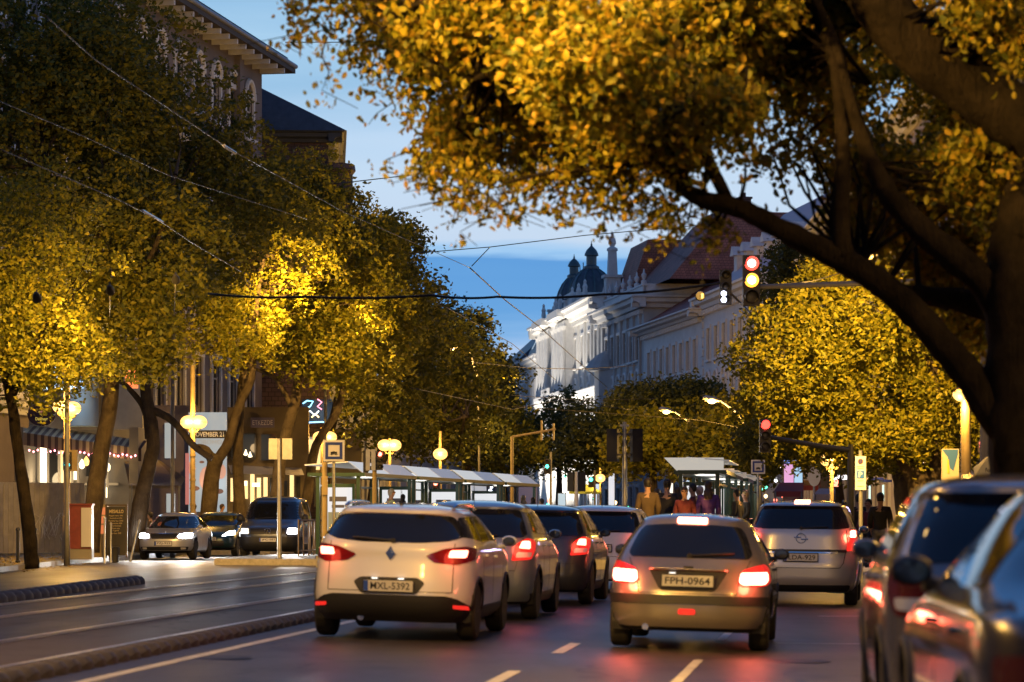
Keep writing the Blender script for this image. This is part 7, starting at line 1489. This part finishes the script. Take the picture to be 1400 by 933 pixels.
# ---- right pavement
Z = 100.0; t = thing('advert_column', 'tall advertising pillar with pink and pale blue lit posters on the right pavement', 'advertising pillar', base(1084,Z)); b = MB(); b.box((ax(1084,Z),Z,(az(630,Z)+.1)/2),(27*Z/FPX,.4,az(630,Z)-.1)); bd = b.build('case', M['darkmetal'], t); b = MB(); b.mi = 0; b.box(at(1078.5,650,Z-.22),(13*Z/FPX,.02,30*Z/FPX)); b.mi = 1; b.box(at(1091.5,650,Z-.22),(11*Z/FPX,.02,30*Z/FPX)); b.build('poster', [glow('pink_poster_lit',(.85,.42,.75),.9), glow('sky_poster_lit',(.45,.72,.95),.9)], bd); b = MB(); b.box(at(1084,631.5,Z-.22),(24*Z/FPX,.02,.10)); b.build('header_strip', glow('blue_header_lit',(.2,.4,1),1.2), bd); text_mesh('lettering','metro',SIGNW,bd,at(1084,631.5,Z-.24),.07,(1,0,0),(0,0,1),width=.42,bold=.02)
for i,(x0,x1,ya,yb,Z,c_) in enumerate(((1058,1098,672,660,94,(.22,.03,.03)),(1086,1122,664,657,104,(.25,.04,.03)),(1112,1142,676,668,90,(.34,.28,.30)))):
    t = thing('awning', ['low red terrace awning behind the silver people carrier','second red terrace awning, higher and farther, beside the round sign','pale rounded awning right of the round sign'][i], 'awning', base((x0+x1)/2,Z), group='terrace awnings on the right'); b = MB(); q = [at(x0,ya,Z-.8),at(x1,ya,Z-.8),at(x1,yb,Z+1.2),at(x0+8,yb,Z+1.2)]; b.add(q,[(0,1,2,3)]); b.add([q[0],q[1],q[1]-Vector((0,0,.18)),q[0]-Vector((0,0,.18))],[(0,1,2,3)]); b.build('canopy', mat('awning_cloth_%s' % 'abc'[i], c_, .8, var=.2, vscale=2), t, fixn=False); b = MB(); [b.tube([at(x,ya,Z-.8),(ax(x,Z-.8),Z-.8,.08)], .03, 6) for x in (x0+2,x1-2)]; b.build('post', M['greypole'], t)
point('terrace_light', at(1096,676,95), 150, None, (1,.35,.22), .3)
t = thing('hoarding', 'plain beige advertising wall above the red awnings', 'wall', base(1125,112)); b = MB(); Z = 112; b.box((ax(1125,Z),Z,(az(637,Z)+.08)/2),(26*Z/FPX,.25,az(637,Z)-.08)); b.build('panel', mat('beige_panel',(.22,.17,.12),.7), t)
b = MB(); r_ = random.Random(6); Z = 118.0
for k in range(120):
    u = r_.random(); x = 1062+u*88; y = 632+10*math.sin(u*9)+r_.uniform(-4,4); b.lathe(at(x,y,Z+r_.uniform(-1,1)), [(.01,-.04),(.042,0),(.01,.04)], 6)
tag(b.build('fairy_lights', glow('white_fairy_lit',(1,.82,.70),6)), 'cluster of white fairy lights strung in the tree behind the awnings on the right', 'fairy lights', kind='stuff')
t = thing('lit_sign', 'white and red illuminated pharmacy style signs right of the double globe lamp', 'shop sign', at(1144,672,86)); b = MB(); b.box(at(1143,653,86),(.20,.1,.14)); b.box(at(1154.5,653,86),(.14,.1,.14)); b.build('white_panel', glow('white_panel_lit',(1,.92,.9),3), t); b = MB(); b.box(at(1142.5,661,86),(.15,.1,.2)); b.build('red_panel', glow('red_panel_lit',(1,.25,.15),3.5), t); b = MB(); b.tube([at(1149,653,86.1),at(1149,640,86.1),at(1137,640,86.1)], .02, 6); b.build('bracket', M['darkmetal'], t)
# shopfront lights under the violet house: two cool strips, dark door canopy
t = thing('entrance_awning', 'dark flat door canopy with two cool strip lights on the violet house', 'canopy', base(1206,76)); b = MB(); b.box(at(1197,655,78),(.42,1.2,.06)); b.box(at(1210,658,78),(.22,1.2,.06)); b.build('canopy_slab', M['black'], t); b = MB(); [b.box(at(x,674,79),(.05,.05,.44)) for x in (1189,1207.5)]; b.build('strip_light', glow('cool_strip_lit',(.65,.9,.75),1.3), t); point('canopy_light', at(1200,668,77), 40, t, (.6,.5,1), .3)
# big blue lettering window, yellow kiosk etc right of the yellow tree
Z = 58.0; t = thing('hoarding', 'tall pale hoarding with blue and yellow design left of the ochre lamp post', 'hoarding', base(1299,Z)); b = MB(); b.box((ax(1299,Z),Z,(az(614,Z)+.4)/2),(23*Z/FPX,.12,az(614,Z)-.4)); bd = b.build('panel', mat('hoarding_beige',(.34,.31,.24),.6), t); b = MB(); b.mi = 0; c_ = at(1299,632,Z-.065); wv = 11*Z/FPX; hv = 17*Z/FPX; b.add([(c_.x-wv,c_.y,c_.z+hv),(c_.x+wv,c_.y,c_.z+hv),(c_.x+wv*.9,c_.y,c_.z+hv*.5),(c_.x+wv*.4,c_.y,c_.z-hv*.7),(c_.x,c_.y,c_.z-hv*.5),(c_.x-wv*.3,c_.y,c_.z+hv*.4)],[(0,1,2,5),(2,3,4,5)]); b.mi = 1; b.add([(c_.x-wv*.35,c_.y-.003,c_.z+hv*.2),(c_.x-wv*.15,c_.y-.003,c_.z+hv*.2),(c_.x-wv*.1,c_.y-.003,c_.z-hv*.9),(c_.x-wv*.35,c_.y-.003,c_.z-hv*.9)],[(0,1,2,3)]); b.build('design', [mat('hoarding_blue',(.03,.10,.28),.5), mat('hoarding_yellow',(.5,.34,.04),.5)], bd, fixn=False)
t = thing('small_shop', 'cool lit shop window glimpsed between the right tree trunks', 'shop window', base(1281,74)); b = MB(); b.box(at(1282,628,74),(.18,.08,.62)); b.build('pane', glow('cool_window_lit',(.35,.75,.9),.8), t); b = MB(); b.box(at(1264,623,74),(.06,.08,.40)); b.build('strip_light', glow('violet_strip_lit',(.5,.55,1),1.6), t); b = MB(); b.box(at(1282,651,74),(.2,.1,.18)); b.build('sill', KW, t)
Z = 46.0; t = thing('market_stall', 'stall with yellow-green lettered canopy at the right edge behind the big trunk', 'stall', base(1355,Z)); b = MB(); P_ = lambda x,y,z_=0: at(x,y,Z+z_); b.add([P_(1330,640,1),P_(1352,623,1),P_(1366,626,1),P_(1366,648,-.4),P_(1333,650,-.4)],[(0,1,2,3,4)]); b.add([P_(1333,650,-.4),P_(1366,648,-.4),P_(1366,653,-.4),P_(1333,655,-.4)],[(0,1,2,3)]); cn = b.build('canopy', mat('mustard_canvas',(.26,.20,.05),.7,var=.2,vscale=3), t, fixn=False); text_mesh('lettering','Fornetti',mat('dark_print',(.03,.02,.01),.6),cn,P_(1356,643,-.62)+Vector((0,0,.0)),.07,(1,0,0),(0,0,1),width=.20,bold=.02); b = MB(); [b.tube([P_(x,650,-.4),(ax(x,Z-.4),Z-.4,.08)], .025, 6) for x in (1334,1365)]; b.box(P_(1350,690,.2),(.4,.5,.9)); b.build('frame', M['darkmetal'], t)
t = thing('screen', 'small bright blue-white screen in the stall at the right edge', 'screen', P_(1360,668,.0)); b = MB(); b.box(P_(1360.5,653.5,.0),(9.5*Z/FPX,.06,14*Z/FPX)); b.build('panel', glow('blue_screen_lit',(.45,.65,1),1.5), t); b = MB(); b.box(P_(1360.5,653.5,.05),(11*Z/FPX,.06,16*Z/FPX)); b.build('bezel', M['black'], t)
t = thing('shop_sign', 'round orange, yellow and blue sign at the right edge beside the big trunk', 'shop sign', at(1361,618,45)); c_ = at(1361,605,45); b = MB(); b.mi = 0; b.lathe(c_, [(.14,0),(.145,-.02),(.01,-.021)], 24, 'y'); b.v = [(c_.x+(q[0]-c_.x)*.72,q[1],q[2]) for q in b.v]; b.mi = 1; n_ = len(b.v); k = np.linspace(0,math.pi/2,6)
for m_, a0 in ((1,0),(2,-math.pi/2)):
    b.mi = m_; b.add([(c_.x,c_.y-.024,c_.z)]+[(c_.x+.08*math.cos(a0+q),c_.y-.024,c_.z+.11*math.sin(a0+q)) for q in k], [tuple(range(7))])
b.build('sign_disc', [mat('sign_orange',(.5,.10,.02),.4), mat('sign_yellow_paint',(.6,.42,.03),.4), mat('sign_blue_paint',(.02,.15,.5),.4)], t, fixn=False); b = MB(); b.tube([at(1366,605,45.1),at(1378,606,45.1)], .02, 6); b.build('bracket', M['darkmetal'], t)
t = thing('neon_sign', 'red neon flower-like sign between the ochre lamp post and the big trunk', 'neon sign', at(1345,618,58)); b = MB()
for k in range(9): q = at(1341+ (k % 3)*5+(k//3)*.6, 606+(k//3)*5, 58); b.lathe(q, [(.035,0),(.035,-.02),(.01,-.025)], 8, 'y')
b.build('neon_dot', glow('red_neon_lit',(1,.10,.10),3.2), t); b = MB(); b.box(at(1347,611,58.1),(.30,.05,.24)); b.build('back_board', M['black'], t)
# market umbrella and lit shop fronts far off, centre
for i,(x,y,Z,w_,h_,c_,s_,lab) in enumerate(((567,664,125,18,40,(.8,.88,.95),.8,'pale lit shop window seen through the first left shelter'),(650,672,122,30,34,(.55,.7,.9),.5,'blue-grey lit shop window seen through the second left shelter'),(815,678,185,9,32,(.75,.85,1),.9,'narrow white lit banner among the far trunks'),(836,670,150,8,44,(.85,.9,1),.8,'narrow white lit banner left of the pole with two heads'),(706,660,140,18,5,(.2,1,.1),1.4,'small green lit strip sign beyond the last left shelter'),(722,680,140,26,36,(.05,.06,.16),.6,'dark blue shop wall beyond the last left shelter'),(768,690,170,10,30,(.7,.9,1),.7,'pale lit doorway below the far trunks'),(945,660,165,14,20,(.6,.8,1),1.0,'bluish lit window behind the waiting crowd'),(915,668,170,10,14,(1,.9,.75),1.4,'warm white lamp glow behind the waiting crowd'))):
    tt = thing('shop_lightbox', lab, 'shop light', (ax(x,Z),Z,az(y,Z)-h_/2*Z/FPX)); b = MB(); b.box(at(x,y,Z),(w_*Z/FPX,.1,h_*Z/FPX)); b.build('panel', glow('far_panel_lit '+'abcdefghi'[i], c_, s_), tt); b = MB(); b.box(at(x,y,Z+.12),((w_+2)*Z/FPX,.1,(h_+2)*Z/FPX)); b.build('frame', M['darkmetal'], tt)
t = thing('market_umbrella', 'small yellow-green market umbrella below the far green signal', 'umbrella', base(800,165)); b = MB(); Z = 165; c_ = at(800,672,Z); b.lathe((c_.x,c_.y,c_.z), [(.95,-.15),(.93,-.02),(.5,.25),(.05,.42)], 8); b.build('canopy', mat('olive_canvas',(.20,.26,.06),.7), t); b = MB(); b.tube([base(800,Z),(c_.x,c_.y,c_.z+.3)], .03, 6); b.build('pole', M['greypole'], t)
# scattered far shop lights between trunks (each one a small lamp)
r_ = random.Random(12)
for k in range(34):
    x = r_.choice((r_.uniform(745,985), r_.uniform(745,985), r_.uniform(1040,1075), r_.uniform(620,740))); y = r_.uniform(650,695); Z = r_.uniform(150,215); b = MB(); b.lathe(at(x,y,Z), [(.02,-.12),(.10,-.05),(.11,.05),(.02,.12)], 8)
    c_ = r_.choice(('white_bulb','warm_bulb','warm_bulb','green_bulb','red_bulb')); o = b.build('bulb', glow(c_+'_lit', dict(white_bulb=(.85,.92,1),warm_bulb=(1,.65,.25),green_bulb=(.1,.9,.5),red_bulb=(1,.15,.1))[c_], 6)); tag(o, 'tiny far shop lamp among the trunks at the end of the avenue', 'lamp', 'tiny shop lamps far down the avenue')
# trams wires and span wires
WIRE = mat('wire_black', (.012,.012,.014), .5, .4); WIREL = mat('wire_steel', (.05,.047,.045), .5, .5)
def wire(label, pts, r=.012, m=None, sag=0.0, nm='overhead_wire'):
    P = [at(*p) for p in pts]; out = []
    for a, c_ in zip(P[:-1], P[1:]):
        for k in range(10): t_ = k/10; q = a.lerp(c_, t_); q.z -= sag*4*t_*(1-t_); out.append(q)
    out.append(P[-1]); b = MB(); b.tube(out, r, 6); return tag(b.build(nm, m or WIRE, smooth=True), label, 'overhead wire')
wire('overhead wire descending from upper left past the bright piece to the junction in the sky', [(60,20,32),(130,82,36),(315,205,48),(470,290,60),(642,366,78)], .0075, WIREL)
wire('overhead wire from the sky junction down right to the palaces', [(642,366,78),(690,410,92),(735,445,112),(830,530,150)], .018, WIRE)
wire('short hanger joining two wires in the open sky', [(645,364,78),(670,338,84)], .014)
wire('thin span wire sloping up to the right across the open sky', [(560,347,80),(670,338,84),(800,322,88),(960,308,92)], .014)
wire('thick black cable crossing level from the left crowns to the tram signal', [(285,402,60),(420,406,58),(590,404,56),(680,406,55),(820,403,54),(992,386,53)], .026, WIRE, .04)
wire('thin wire left of the dark brick house across the sky', [(455,252,62),(575,238,66)], .012); wire('faint high wire beside the tall eaves', [(390,58,60),(530,58,60)], .010)
wire('pale wire through the left crowns with a bright piece', [(-10,200,40),(165,275,48),(215,300,52),(262,332,58),(330,372,66)], .008, WIREL); wire('second pale wire through the left crowns', [(-10,135,38),(110,185,44),(230,240,52),(420,300,66)], .006, WIREL)
wire('low wire above the left shelters', [(560,530,90),(700,560,110),(760,548,120),(860,560,130)], .012); wire('wire crossing before the white palace', [(640,495,95),(720,503,105),(790,505,112),(870,500,120)], .014); wire('lower wire crossing before the white palace', [(690,540,110),(800,548,118),(900,545,125)], .012); wire('lowest span wire across the far trees', [(700,556,118),(830,565,120),(960,575,120),(1080,598,118)], .012, WIREL)
wire('wire slanting down over the yellow tree', [(1040,392,53),(1110,385,56),(1180,365,60)], .012); wire('steep wire at the left of the far trees', [(600,415,80),(700,470,105),(760,520,130)], .012)
b = MB(); b.tube([at(306,199.5,47.6),at(322,209.5,48.6)], .028, 8); tag(b.build('bright_wire_piece', M['rim']), 'short bright metal piece on the upper left wire', 'wire clamp'); b = MB(); b.tube([at(195,288,50.8),at(222,304,52.4)], .024, 8); tag(b.build('bright_wire_piece', M['chrome']), 'short bright metal piece on the wire through the left crowns', 'wire clamp')  # short bright metal pieces on two of the wires
for x,y,Z in ((1001,556,116),(944.5,543+22,118)):
    pass
# ------------------------------------------------------------------ people
def skin_mesh(name, vs, es, rs, m, parent, sub=1, root=0):
    me = bpy.data.meshes.new(name); me.from_pydata(vs, es, []); o = bpy.data.objects.new(name, me); COL.objects.link(o)
    md = o.modifiers.new('s', 'SKIN'); md.use_smooth_shade = True
    for i, q in enumerate(me.skin_vertices[0].data): q.radius = rs[i] if hasattr(rs[i], '__len__') else (rs[i], rs[i]); q.use_root = (i == root)
    if sub: sd = o.modifiers.new('u', 'SUBSURF'); sd.levels = sub; sd.render_levels = sub
    bpy.context.view_layer.update(); dg = bpy.context.evaluated_depsgraph_get(); new = bpy.data.meshes.new_from_object(o.evaluated_get(dg)); bpy.data.objects.remove(o); bpy.data.meshes.remove(me)
    new.name = name; new.materials.clear(); new.materials.append(m); new.polygons.foreach_set('use_smooth', [True]*len(new.polygons)); new.update()
    return link_mesh(name, new, parent)
SKIN = mat('skin', (.36,.21,.15), .6)
def cloth(n, c): return mat('cloth_'+n, c, .85, var=.15, vscale=9)
def person(label, x, Z, zfl, rot, h, jacket, trousers, hair, pose='stand', long_hair=False, hat=None, group=None, seed=0, seated=False, bag=None):
    r_ = random.Random(seed); k = h/1.75; p = Vector((ax(x,Z), Z, zfl)); t = thing('person', label, 'person', p, (0,0,R(rot)), group)
    st = {'stand': (.0,.0), 'walk': (.24,-.22), 'sit': (0,0)}[pose]; hipz = .92 if pose != 'sit' else .50; dz = hipz-.92
    V = []; E = []; RR = []
    def add(q, r, par=None):
        V.append((q[0]*k, q[1]*k, q[2]*k)); RR.append(tuple(a*k for a in r) if hasattr(r,'__len__') else r*k)
        if par is not None: E.append((par, len(V)-1))
        return len(V)-1
    pel = add((0,0,hipz), (.15,.11)); ab = add((0,.01,hipz+.16), (.135,.10), pel); ch = add((0,-.01,hipz+.36), (.155,.11), ab); nk = add((0,0,hipz+.52), (.075,.07), ch); nt_ = add((0,.015,hipz+.60), .055, nk)
    hd0 = add((0,.03,hipz+.66), (.068,.08), nt_); hd1 = add((0,.03,hipz+.74), (.078,.098), hd0); hd2 = add((0,.02,hipz+.80), (.066,.084), hd1); add((0,.125,hipz+.715), .014, hd0)
    for s in (-1,1): add((s*.082,.015,hipz+.70), (.012,.022), hd0)
    jv = dict(V=[], E=[], R=[]); tv = dict(V=[], E=[], R=[])
    for s, sw in ((-1,st[0]),(1,st[1])):
        if pose == 'sit': hp = add((s*.09,.02,hipz), .10, pel); kn = add((s*.11,.44,hipz+.02), .075, hp); an = add((s*.11,.46,.09), .045, kn)
        else: hp = add((s*.09,0,hipz-.06), .10, pel); kn = add((s*.10,sw*.55+.03,hipz-.45), .068, hp); an = add((s*.10,sw-(.10 if sw < 0 else 0),.09), .045, kn)
        toe = add((V[an][0]/k,V[an][1]/k+.13,.045), (.045,.035), an)
        a0 = r_.uniform(-.05,.10)-sw*.4; sh = add((s*.19,-.005,hipz+.46), .068, ch); el = add((s*.235,-.03+a0*.5,hipz+.19), .048, sh); bend = r_.choice((.06,.10,.2)); wr = add((s*.225,.04+a0+bend,hipz-.03+bend*.4), .033, el); pm = add((s*.222,.06+a0+bend,hipz-.10+bend*.3), (.022,.038), wr)
        for f in range(4):
            dy = -.032+.021*f; l = (.07,.082,.08,.062)[f]; b1 = add((s*.220,.062+a0+bend+dy,hipz-.10-l*.6+bend*.3), .0095, pm); add((s*(.212),.066+a0+bend+dy,hipz-.10-l*1.15+bend*.3), .0085, b1)
        th = add((s*.205,.102+a0+bend,hipz-.105+bend*.3), .0105, pm); add((s*.200,.112+a0+bend,hipz-.145+bend*.3), .009, th)
        J = jv; 
        if s == -1:
            for i in (pel,ab,ch,nk): J['V'].append(V[i]); J['R'].append([a+.022*k for a in RR[i]])
            J['V'].insert(0,(0,0,(hipz-.14)*k)); J['R'].insert(0,(.17*k,.125*k)); J['E'] += [(0,1),(1,2),(2,3),(3,4)]; J['R'][4] = [.07*k,.07*k]
        n = len(J['V']); 
        for i in (sh,el,wr): J['V'].append(V[i]); J['R'].append([(RR[i] if not hasattr(RR[i],'__len__') else RR[i][0])+.022*k]*2)
        J['E'] += [(3,n),(n,n+1),(n+1,n+2)]
        T_ = tv
        if s == -1: T_['V'].append(V[pel]); T_['R'].append([a+.012*k for a in RR[pel]])
        n = len(T_['V'])
        for i in (hp,kn,an): T_['V'].append(V[i]); T_['R'].append([RR[i]+.014*k]*2)
        T_['E'] += [(0,n),(n,n+1),(n+1,n+2)]
    skin_mesh('body', V, E, RR, SKIN, t); skin_mesh('jacket', jv['V'], jv['E'], jv['R'], jacket, t); skin_mesh('trousers', tv['V'], tv['E'], tv['R'], trousers, t)
    b = MB(); zc = hipz+.75; n = 16
    for i in range(9):
        pass
    prof = [(math.sin(a_), math.cos(a_)) for a_ in np.linspace(.02, 1.85, 9)]; vs = []; fs = []
    for (rr, zz) in prof:
        for q in range(n):
            an = 2*math.pi*q/n; yy = math.sin(an); front = max(0, yy); w_ = .086*rr; d_ = .104*rr
            z = zc+.005+.105*zz+(.06*front if zz < .3 else 0); vs.append((w_*math.cos(an)*k*1.04, (.018+d_*yy-(.012 if yy > .2 and zz < .4 else 0))*k, z*k))
    for q in range(n):            # nape
        an = 2*math.pi*q/n; yy = math.sin(an); vs.append((.070*math.cos(an)*k, (.012+(.080*yy if yy < 0 else .02*yy))*k, (hipz+(.655 if yy < .2 else .72))*k))
    if long_hair:
        for zz, ww in ((.62,.095),(.52,.10),(.44,.08)):
            for q in range(n):
                an = 2*math.pi*q/n; yy = math.sin(an); vs.append((ww*math.cos(an)*k*1.1, (-.02+min(.05*yy,.02)-(.05 if yy < 0 else 0))*k, (hipz+zz)*k))
    m_ = len(vs)//n
    for i in range(m_-1):
        for q in range(n): fs.append((i*n+q, i*n+(q+1) % n, (i+1)*n+(q+1) % n, (i+1)*n+q))
    fs.append(tuple(range(n))); b.add(vs, fs); b.build('hair' if not hat else 'hat', hat or hair, t, smooth=True, local=True)
    ft = MB()
    for s in (-1,1):
        sw = st[0] if s < 0 else st[1]; y0 = .46 if pose == 'sit' else sw-(.10 if sw < 0 else 0); q = [(-.045,-.07),(.045,-.07),(.055,.10),(.03,.19),(-.03,.19),(-.055,.10)]
        ft.prism([(s*.10*k+u*k, (y0+v)*k) for u, v in q], .0, .085*k, lambda u, v, w_: (u, v, w_))
    ft.build('shoe', M['black'], t, local=True)
    ey = MB()
    for s in (-1,1): ey.lathe((s*.032*k,.113*k,(hipz+.745)*k), [(.010*k,0),(.010*k,.006),(.002,.009)], 8, 'y')
    ey.box((0,.112*k,(hipz+.675)*k), (.045*k,.012,.008)); ey.build('eyes_and_mouth', M['ink'], t, local=True)
    if bag is not None:
        b = MB(); b.box((0,-.20*k,(hipz+.28)*k), (.30*k,.16*k,.42*k)); b.build('backpack', bag, t, local=True, smooth=30)
    return t
DK = cloth('black',(.02,.02,.023)); JEANS = cloth('denim',(.035,.045,.08)); TAN = cloth('tan',(.085,.058,.032)); PUR = cloth('purple',(.10,.04,.22)); DRED = cloth('dark_red',(.12,.02,.025)); BRN = cloth('brown',(.07,.045,.03)); GRN = cloth('pale_green',(.30,.34,.20)); GREY = cloth('grey',(.13,.13,.14)); RED = cloth('red',(.30,.03,.03)); NAVY = cloth('navy',(.025,.03,.06))
HB = mat('black_hair',(.015,.012,.010),.6); HBR = mat('brown_hair',(.06,.035,.02),.55); HBL = mat('blond_hair',(.42,.28,.12),.5); HGR = mat('grey_hair',(.28,.27,.26),.6)
PG = 'people waiting at the right tram stop'; PZ = .34
person('person in a tan jacket from behind, leftmost at the right tram stop', 885.5, 66, PZ, 8, 1.86, TAN, DK, HB, seed=1, group=PG)
person('person in black with dark hair second from the left in the tram stop crowd', 912, 68, PZ, -15, 1.86, DK, JEANS, HB, seed=2, group=PG)
person('person with long brown hair and brown coat in the middle of the tram stop crowd', 926, 71, PZ, 40, 1.72, BRN, DK, HBR, long_hair=True, seed=3, group=PG)
person('short person in a dark red coat in front of the tram stop crowd', 936, 66.5, PZ, 170, 1.66, DRED, DK, HBR, seed=4, group=PG)
person('person in a dark red jacket turning left behind the short one in the crowd', 948, 70, PZ, 75, 1.78, DRED, NAVY, HB, seed=5, group=PG)
person('person in a pale hat at the back right of the crowd', 957.5, 72, PZ, 100, 1.74, GREY, DK, HBR, hat=mat('pale_hat',(.5,.4,.38),.8), seed=6, group=PG)
person('person in a purple jacket at the right of the tram stop crowd', 968.5, 66.5, PZ, -5, 1.80, PUR, DK, HBR, long_hair=True, seed=7, group=PG)
person('person in grey between the tan jacket and the black coat, farther back', 899, 76, PZ, 30, 1.72, GREY, JEANS, HBR, seed=8, group=PG)
person('person in a dark coat leaning at the railing right of the nearest right shelter', 1008, 79, PZ-.02, 60, 1.74, DK, DK, HB, seed=9, group=PG)
person('person with blond hair facing left behind the railing at the right stop', 1020, 84, PZ-.02, 100, 1.74, DK, JEANS, HBL, seed=10, group=PG)
LG = 'people at the left tram stop'
person('person with grey hair and a pale green jacket under the first left shelter', 534, 82, .32, -70, 1.80, GRN, GREY, HGR, seed=11, group=LG)
person('person with long dark hair just right of the pale green jacket', 551, 84, .32, -20, 1.66, BRN, DK, HB, long_hair=True, seed=12, group=LG)
person('person with long blond hair under the last left shelter', 715.5, 99, .32, 20, 1.74, DK, DK, HBL, long_hair=True, seed=13, group=LG)
person('person in a red scarf-coloured jacket right of the blond person at the last left shelter', 741, 101, .32, 60, 1.64, RED, DK, HB, seed=14, group=LG)
person('person with dark hair between the blond person and the one in red', 729, 103, .32, 0, 1.70, DK, DK, HB, long_hair=True, seed=15, group=LG)
RG = 'pedestrians on the right pavement'
person('person in dark clothes walking away beside the right side of the people carrier', 1174, 72, .08, 10, 1.80, DK, DK, HB, 'walk', seed=16, group=RG)
person('person walking with one leg forward just under the parking sign', 1188, 70, .08, 150, 1.66, DRED, DK, HB, 'walk', seed=17, group=RG)
person('person in a bulky black coat standing right of the parking sign', 1203.5, 66, .08, -10, 1.78, DK, GREY, HB, seed=18, group=RG)
CG = 'people near the cafe'
person('person in dark clothes sitting at the terrace left of the silver saloon', 206, 97.5, .14, 70, 1.76, BRN, DK, HB, 'sit', seed=19, group=CG); person('person in black standing at the terrace left of the sitting one', 194, 98.5, .14, 30, 1.72, DK, DK, HB, seed=20, group=CG)
person('person in dark clothes passing before the left part of the white poster', 266, 108, .14, 80, 1.66, NAVY, JEANS, HB, 'walk', seed=21, group=CG); person('person in light jeans passing before the right part of the white poster', 303, 108, .14, -80, 1.66, NAVY, JEANS, HBR, 'walk', seed=22, group=CG)
# bench under the sitting person
p = base(206, 97.4); t = thing('bench', 'plain dark bench under the sitting person on the cafe terrace', 'bench', p); b = MB(); b.box(p+Vector((0,.02,.38)), (.9,.40,.06)); b.build('seat', mat('dark_wood',(.06,.04,.025),.6), t); b = MB(); [b.box(p+Vector((q,.02,.175)), (.06,.36,.35)) for q in (-.38,.38)]; b.build('leg', M['darkmetal'], t)
# ------------------------------------------------------------------ street lamps standing outside the frame, and the camera
def outside_lamp(label, X, Y, arm, power, h=9.0, tgt=None):
    z0 = .14; t = thing('street_lamp', label, 'street lamp', (X,Y,z0), group='cobra head street lamps'); b = MB(); b.tube([(X,Y,z0),(X,Y,h*.6),(X,Y,h-.8),(X+arm*.2,Y,h-.15),(X+arm,Y,h)], [.10,.08,.065,.05,.04], 10); b.build('pole', M['greypole'], t, smooth=True)
    e = Vector((X+arm,Y,h)); s = 1 if arm > 0 else -1; b = MB(); b.tube([e-Vector((s*.2,0,0)), e+Vector((s*.15,0,0)), e+Vector((s*.5,0,-.03)), e+Vector((s*.62,0,-.03))], [.06,.13,.13,.05], 10); b.build('lamp_head', M['steel'], t, smooth=True)
    b = MB(); b.lathe(e+Vector((s*.3,0,-.12)), [(.16*math.sin(a_), -.10*math.cos(a_)) for a_ in np.linspace(.2,2.9,8)], 14); b.build('lamp_glass', M['lampon'], t, smooth=True); point('lamp_light', e+Vector((s*.3,0,-.35)), power, t, rad=.18, spec=.5)
def hung_lamp(label, X, Y, h, power, spot=None, sdir=None):
    t = thing('street_lamp', label, 'street lamp', (X,Y,h), group='lamps hung on span wires'); b = MB(); b.tube([(-16,Y,h+1.9),(X,Y,h+.75),(9,Y,h+1.8)], .012, 5); b.tube([(X,Y,h+.75),(X,Y,h+.2)], .02, 6); b.build('span_wire', WIRE, t)
    b = MB(); b.lathe((X,Y,h), [(.06,.25),(.12,.2),(.26,.05),(.27,0),(.22,-.01)], 18); b.build('lamp_head', M['steel'], t, smooth=35); b = MB(); b.lathe((X,Y,h-.02), [(.20*math.sin(a_), -.13*math.cos(a_)-.02) for a_ in np.linspace(.2,1.6,7)], 16); b.build('lamp_glass', M['lampon'], t, smooth=True); point('lamp_light', (X,Y,h-.4), power, t, rad=.2, spec=.5, spot=spot, direction=sdir, blend=.55)
hung_lamp('lamp hung above the tram track before the near tree, outside the frame', -1.9, 18.6, 6.9, 7000, 104, (4.4,3.6,-1.5))
hung_lamp('lamp hung on a wire behind the camera, outside the frame', -1.5, -12, 7.6, 1700)
outside_lamp('street lamp on the left pavement level with the near tree, outside the frame', -13.4, 24, 4.0, 4500)
outside_lamp('street lamp added on the right pavement to light the near crown, outside the frame', 8.4, 19, -1.2, 1300, 7.0)  # added lamp that brightens the right-hand leaves of the near tree
cam = bpy.data.cameras.new('Camera'); cam.lens = 100; cam.sensor_width = 36; cam.sensor_fit = 'HORIZONTAL'; cam.shift_y = (HY-466.5)/1400; cam.clip_start = .2; cam.clip_end = 12000
cam.dof.use_dof = True; cam.dof.focus_distance = 85; cam.dof.aperture_fstop = 3.0; cam.dof.aperture_blades = 0
co = bpy.data.objects.new('Camera', cam); COL.objects.link(co); co.location = (0,0,CAMH); co.rotation_euler = (R(90),0,0); SC.camera = co
SC.view_settings.view_transform = 'Standard'; SC.view_settings.look = 'None'; SC.view_settings.exposure = 0; SC.view_settings.gamma = 1; SC.view_settings.use_curve_mapping = False
SC.render.engine = 'CYCLES'; cy = SC.cycles; cy.use_denoising = True; cy.denoiser = 'OPENIMAGEDENOISE'; cy.max_bounces = 5; cy.diffuse_bounces = 2; cy.glossy_bounces = 3; cy.transmission_bounces = 2; cy.transparent_max_bounces = 4; cy.sample_clamp_indirect = 6; cy.sample_clamp_direct = 40; cy.caustics_reflective = False; cy.caustics_refractive = False; cy.use_light_tree = True
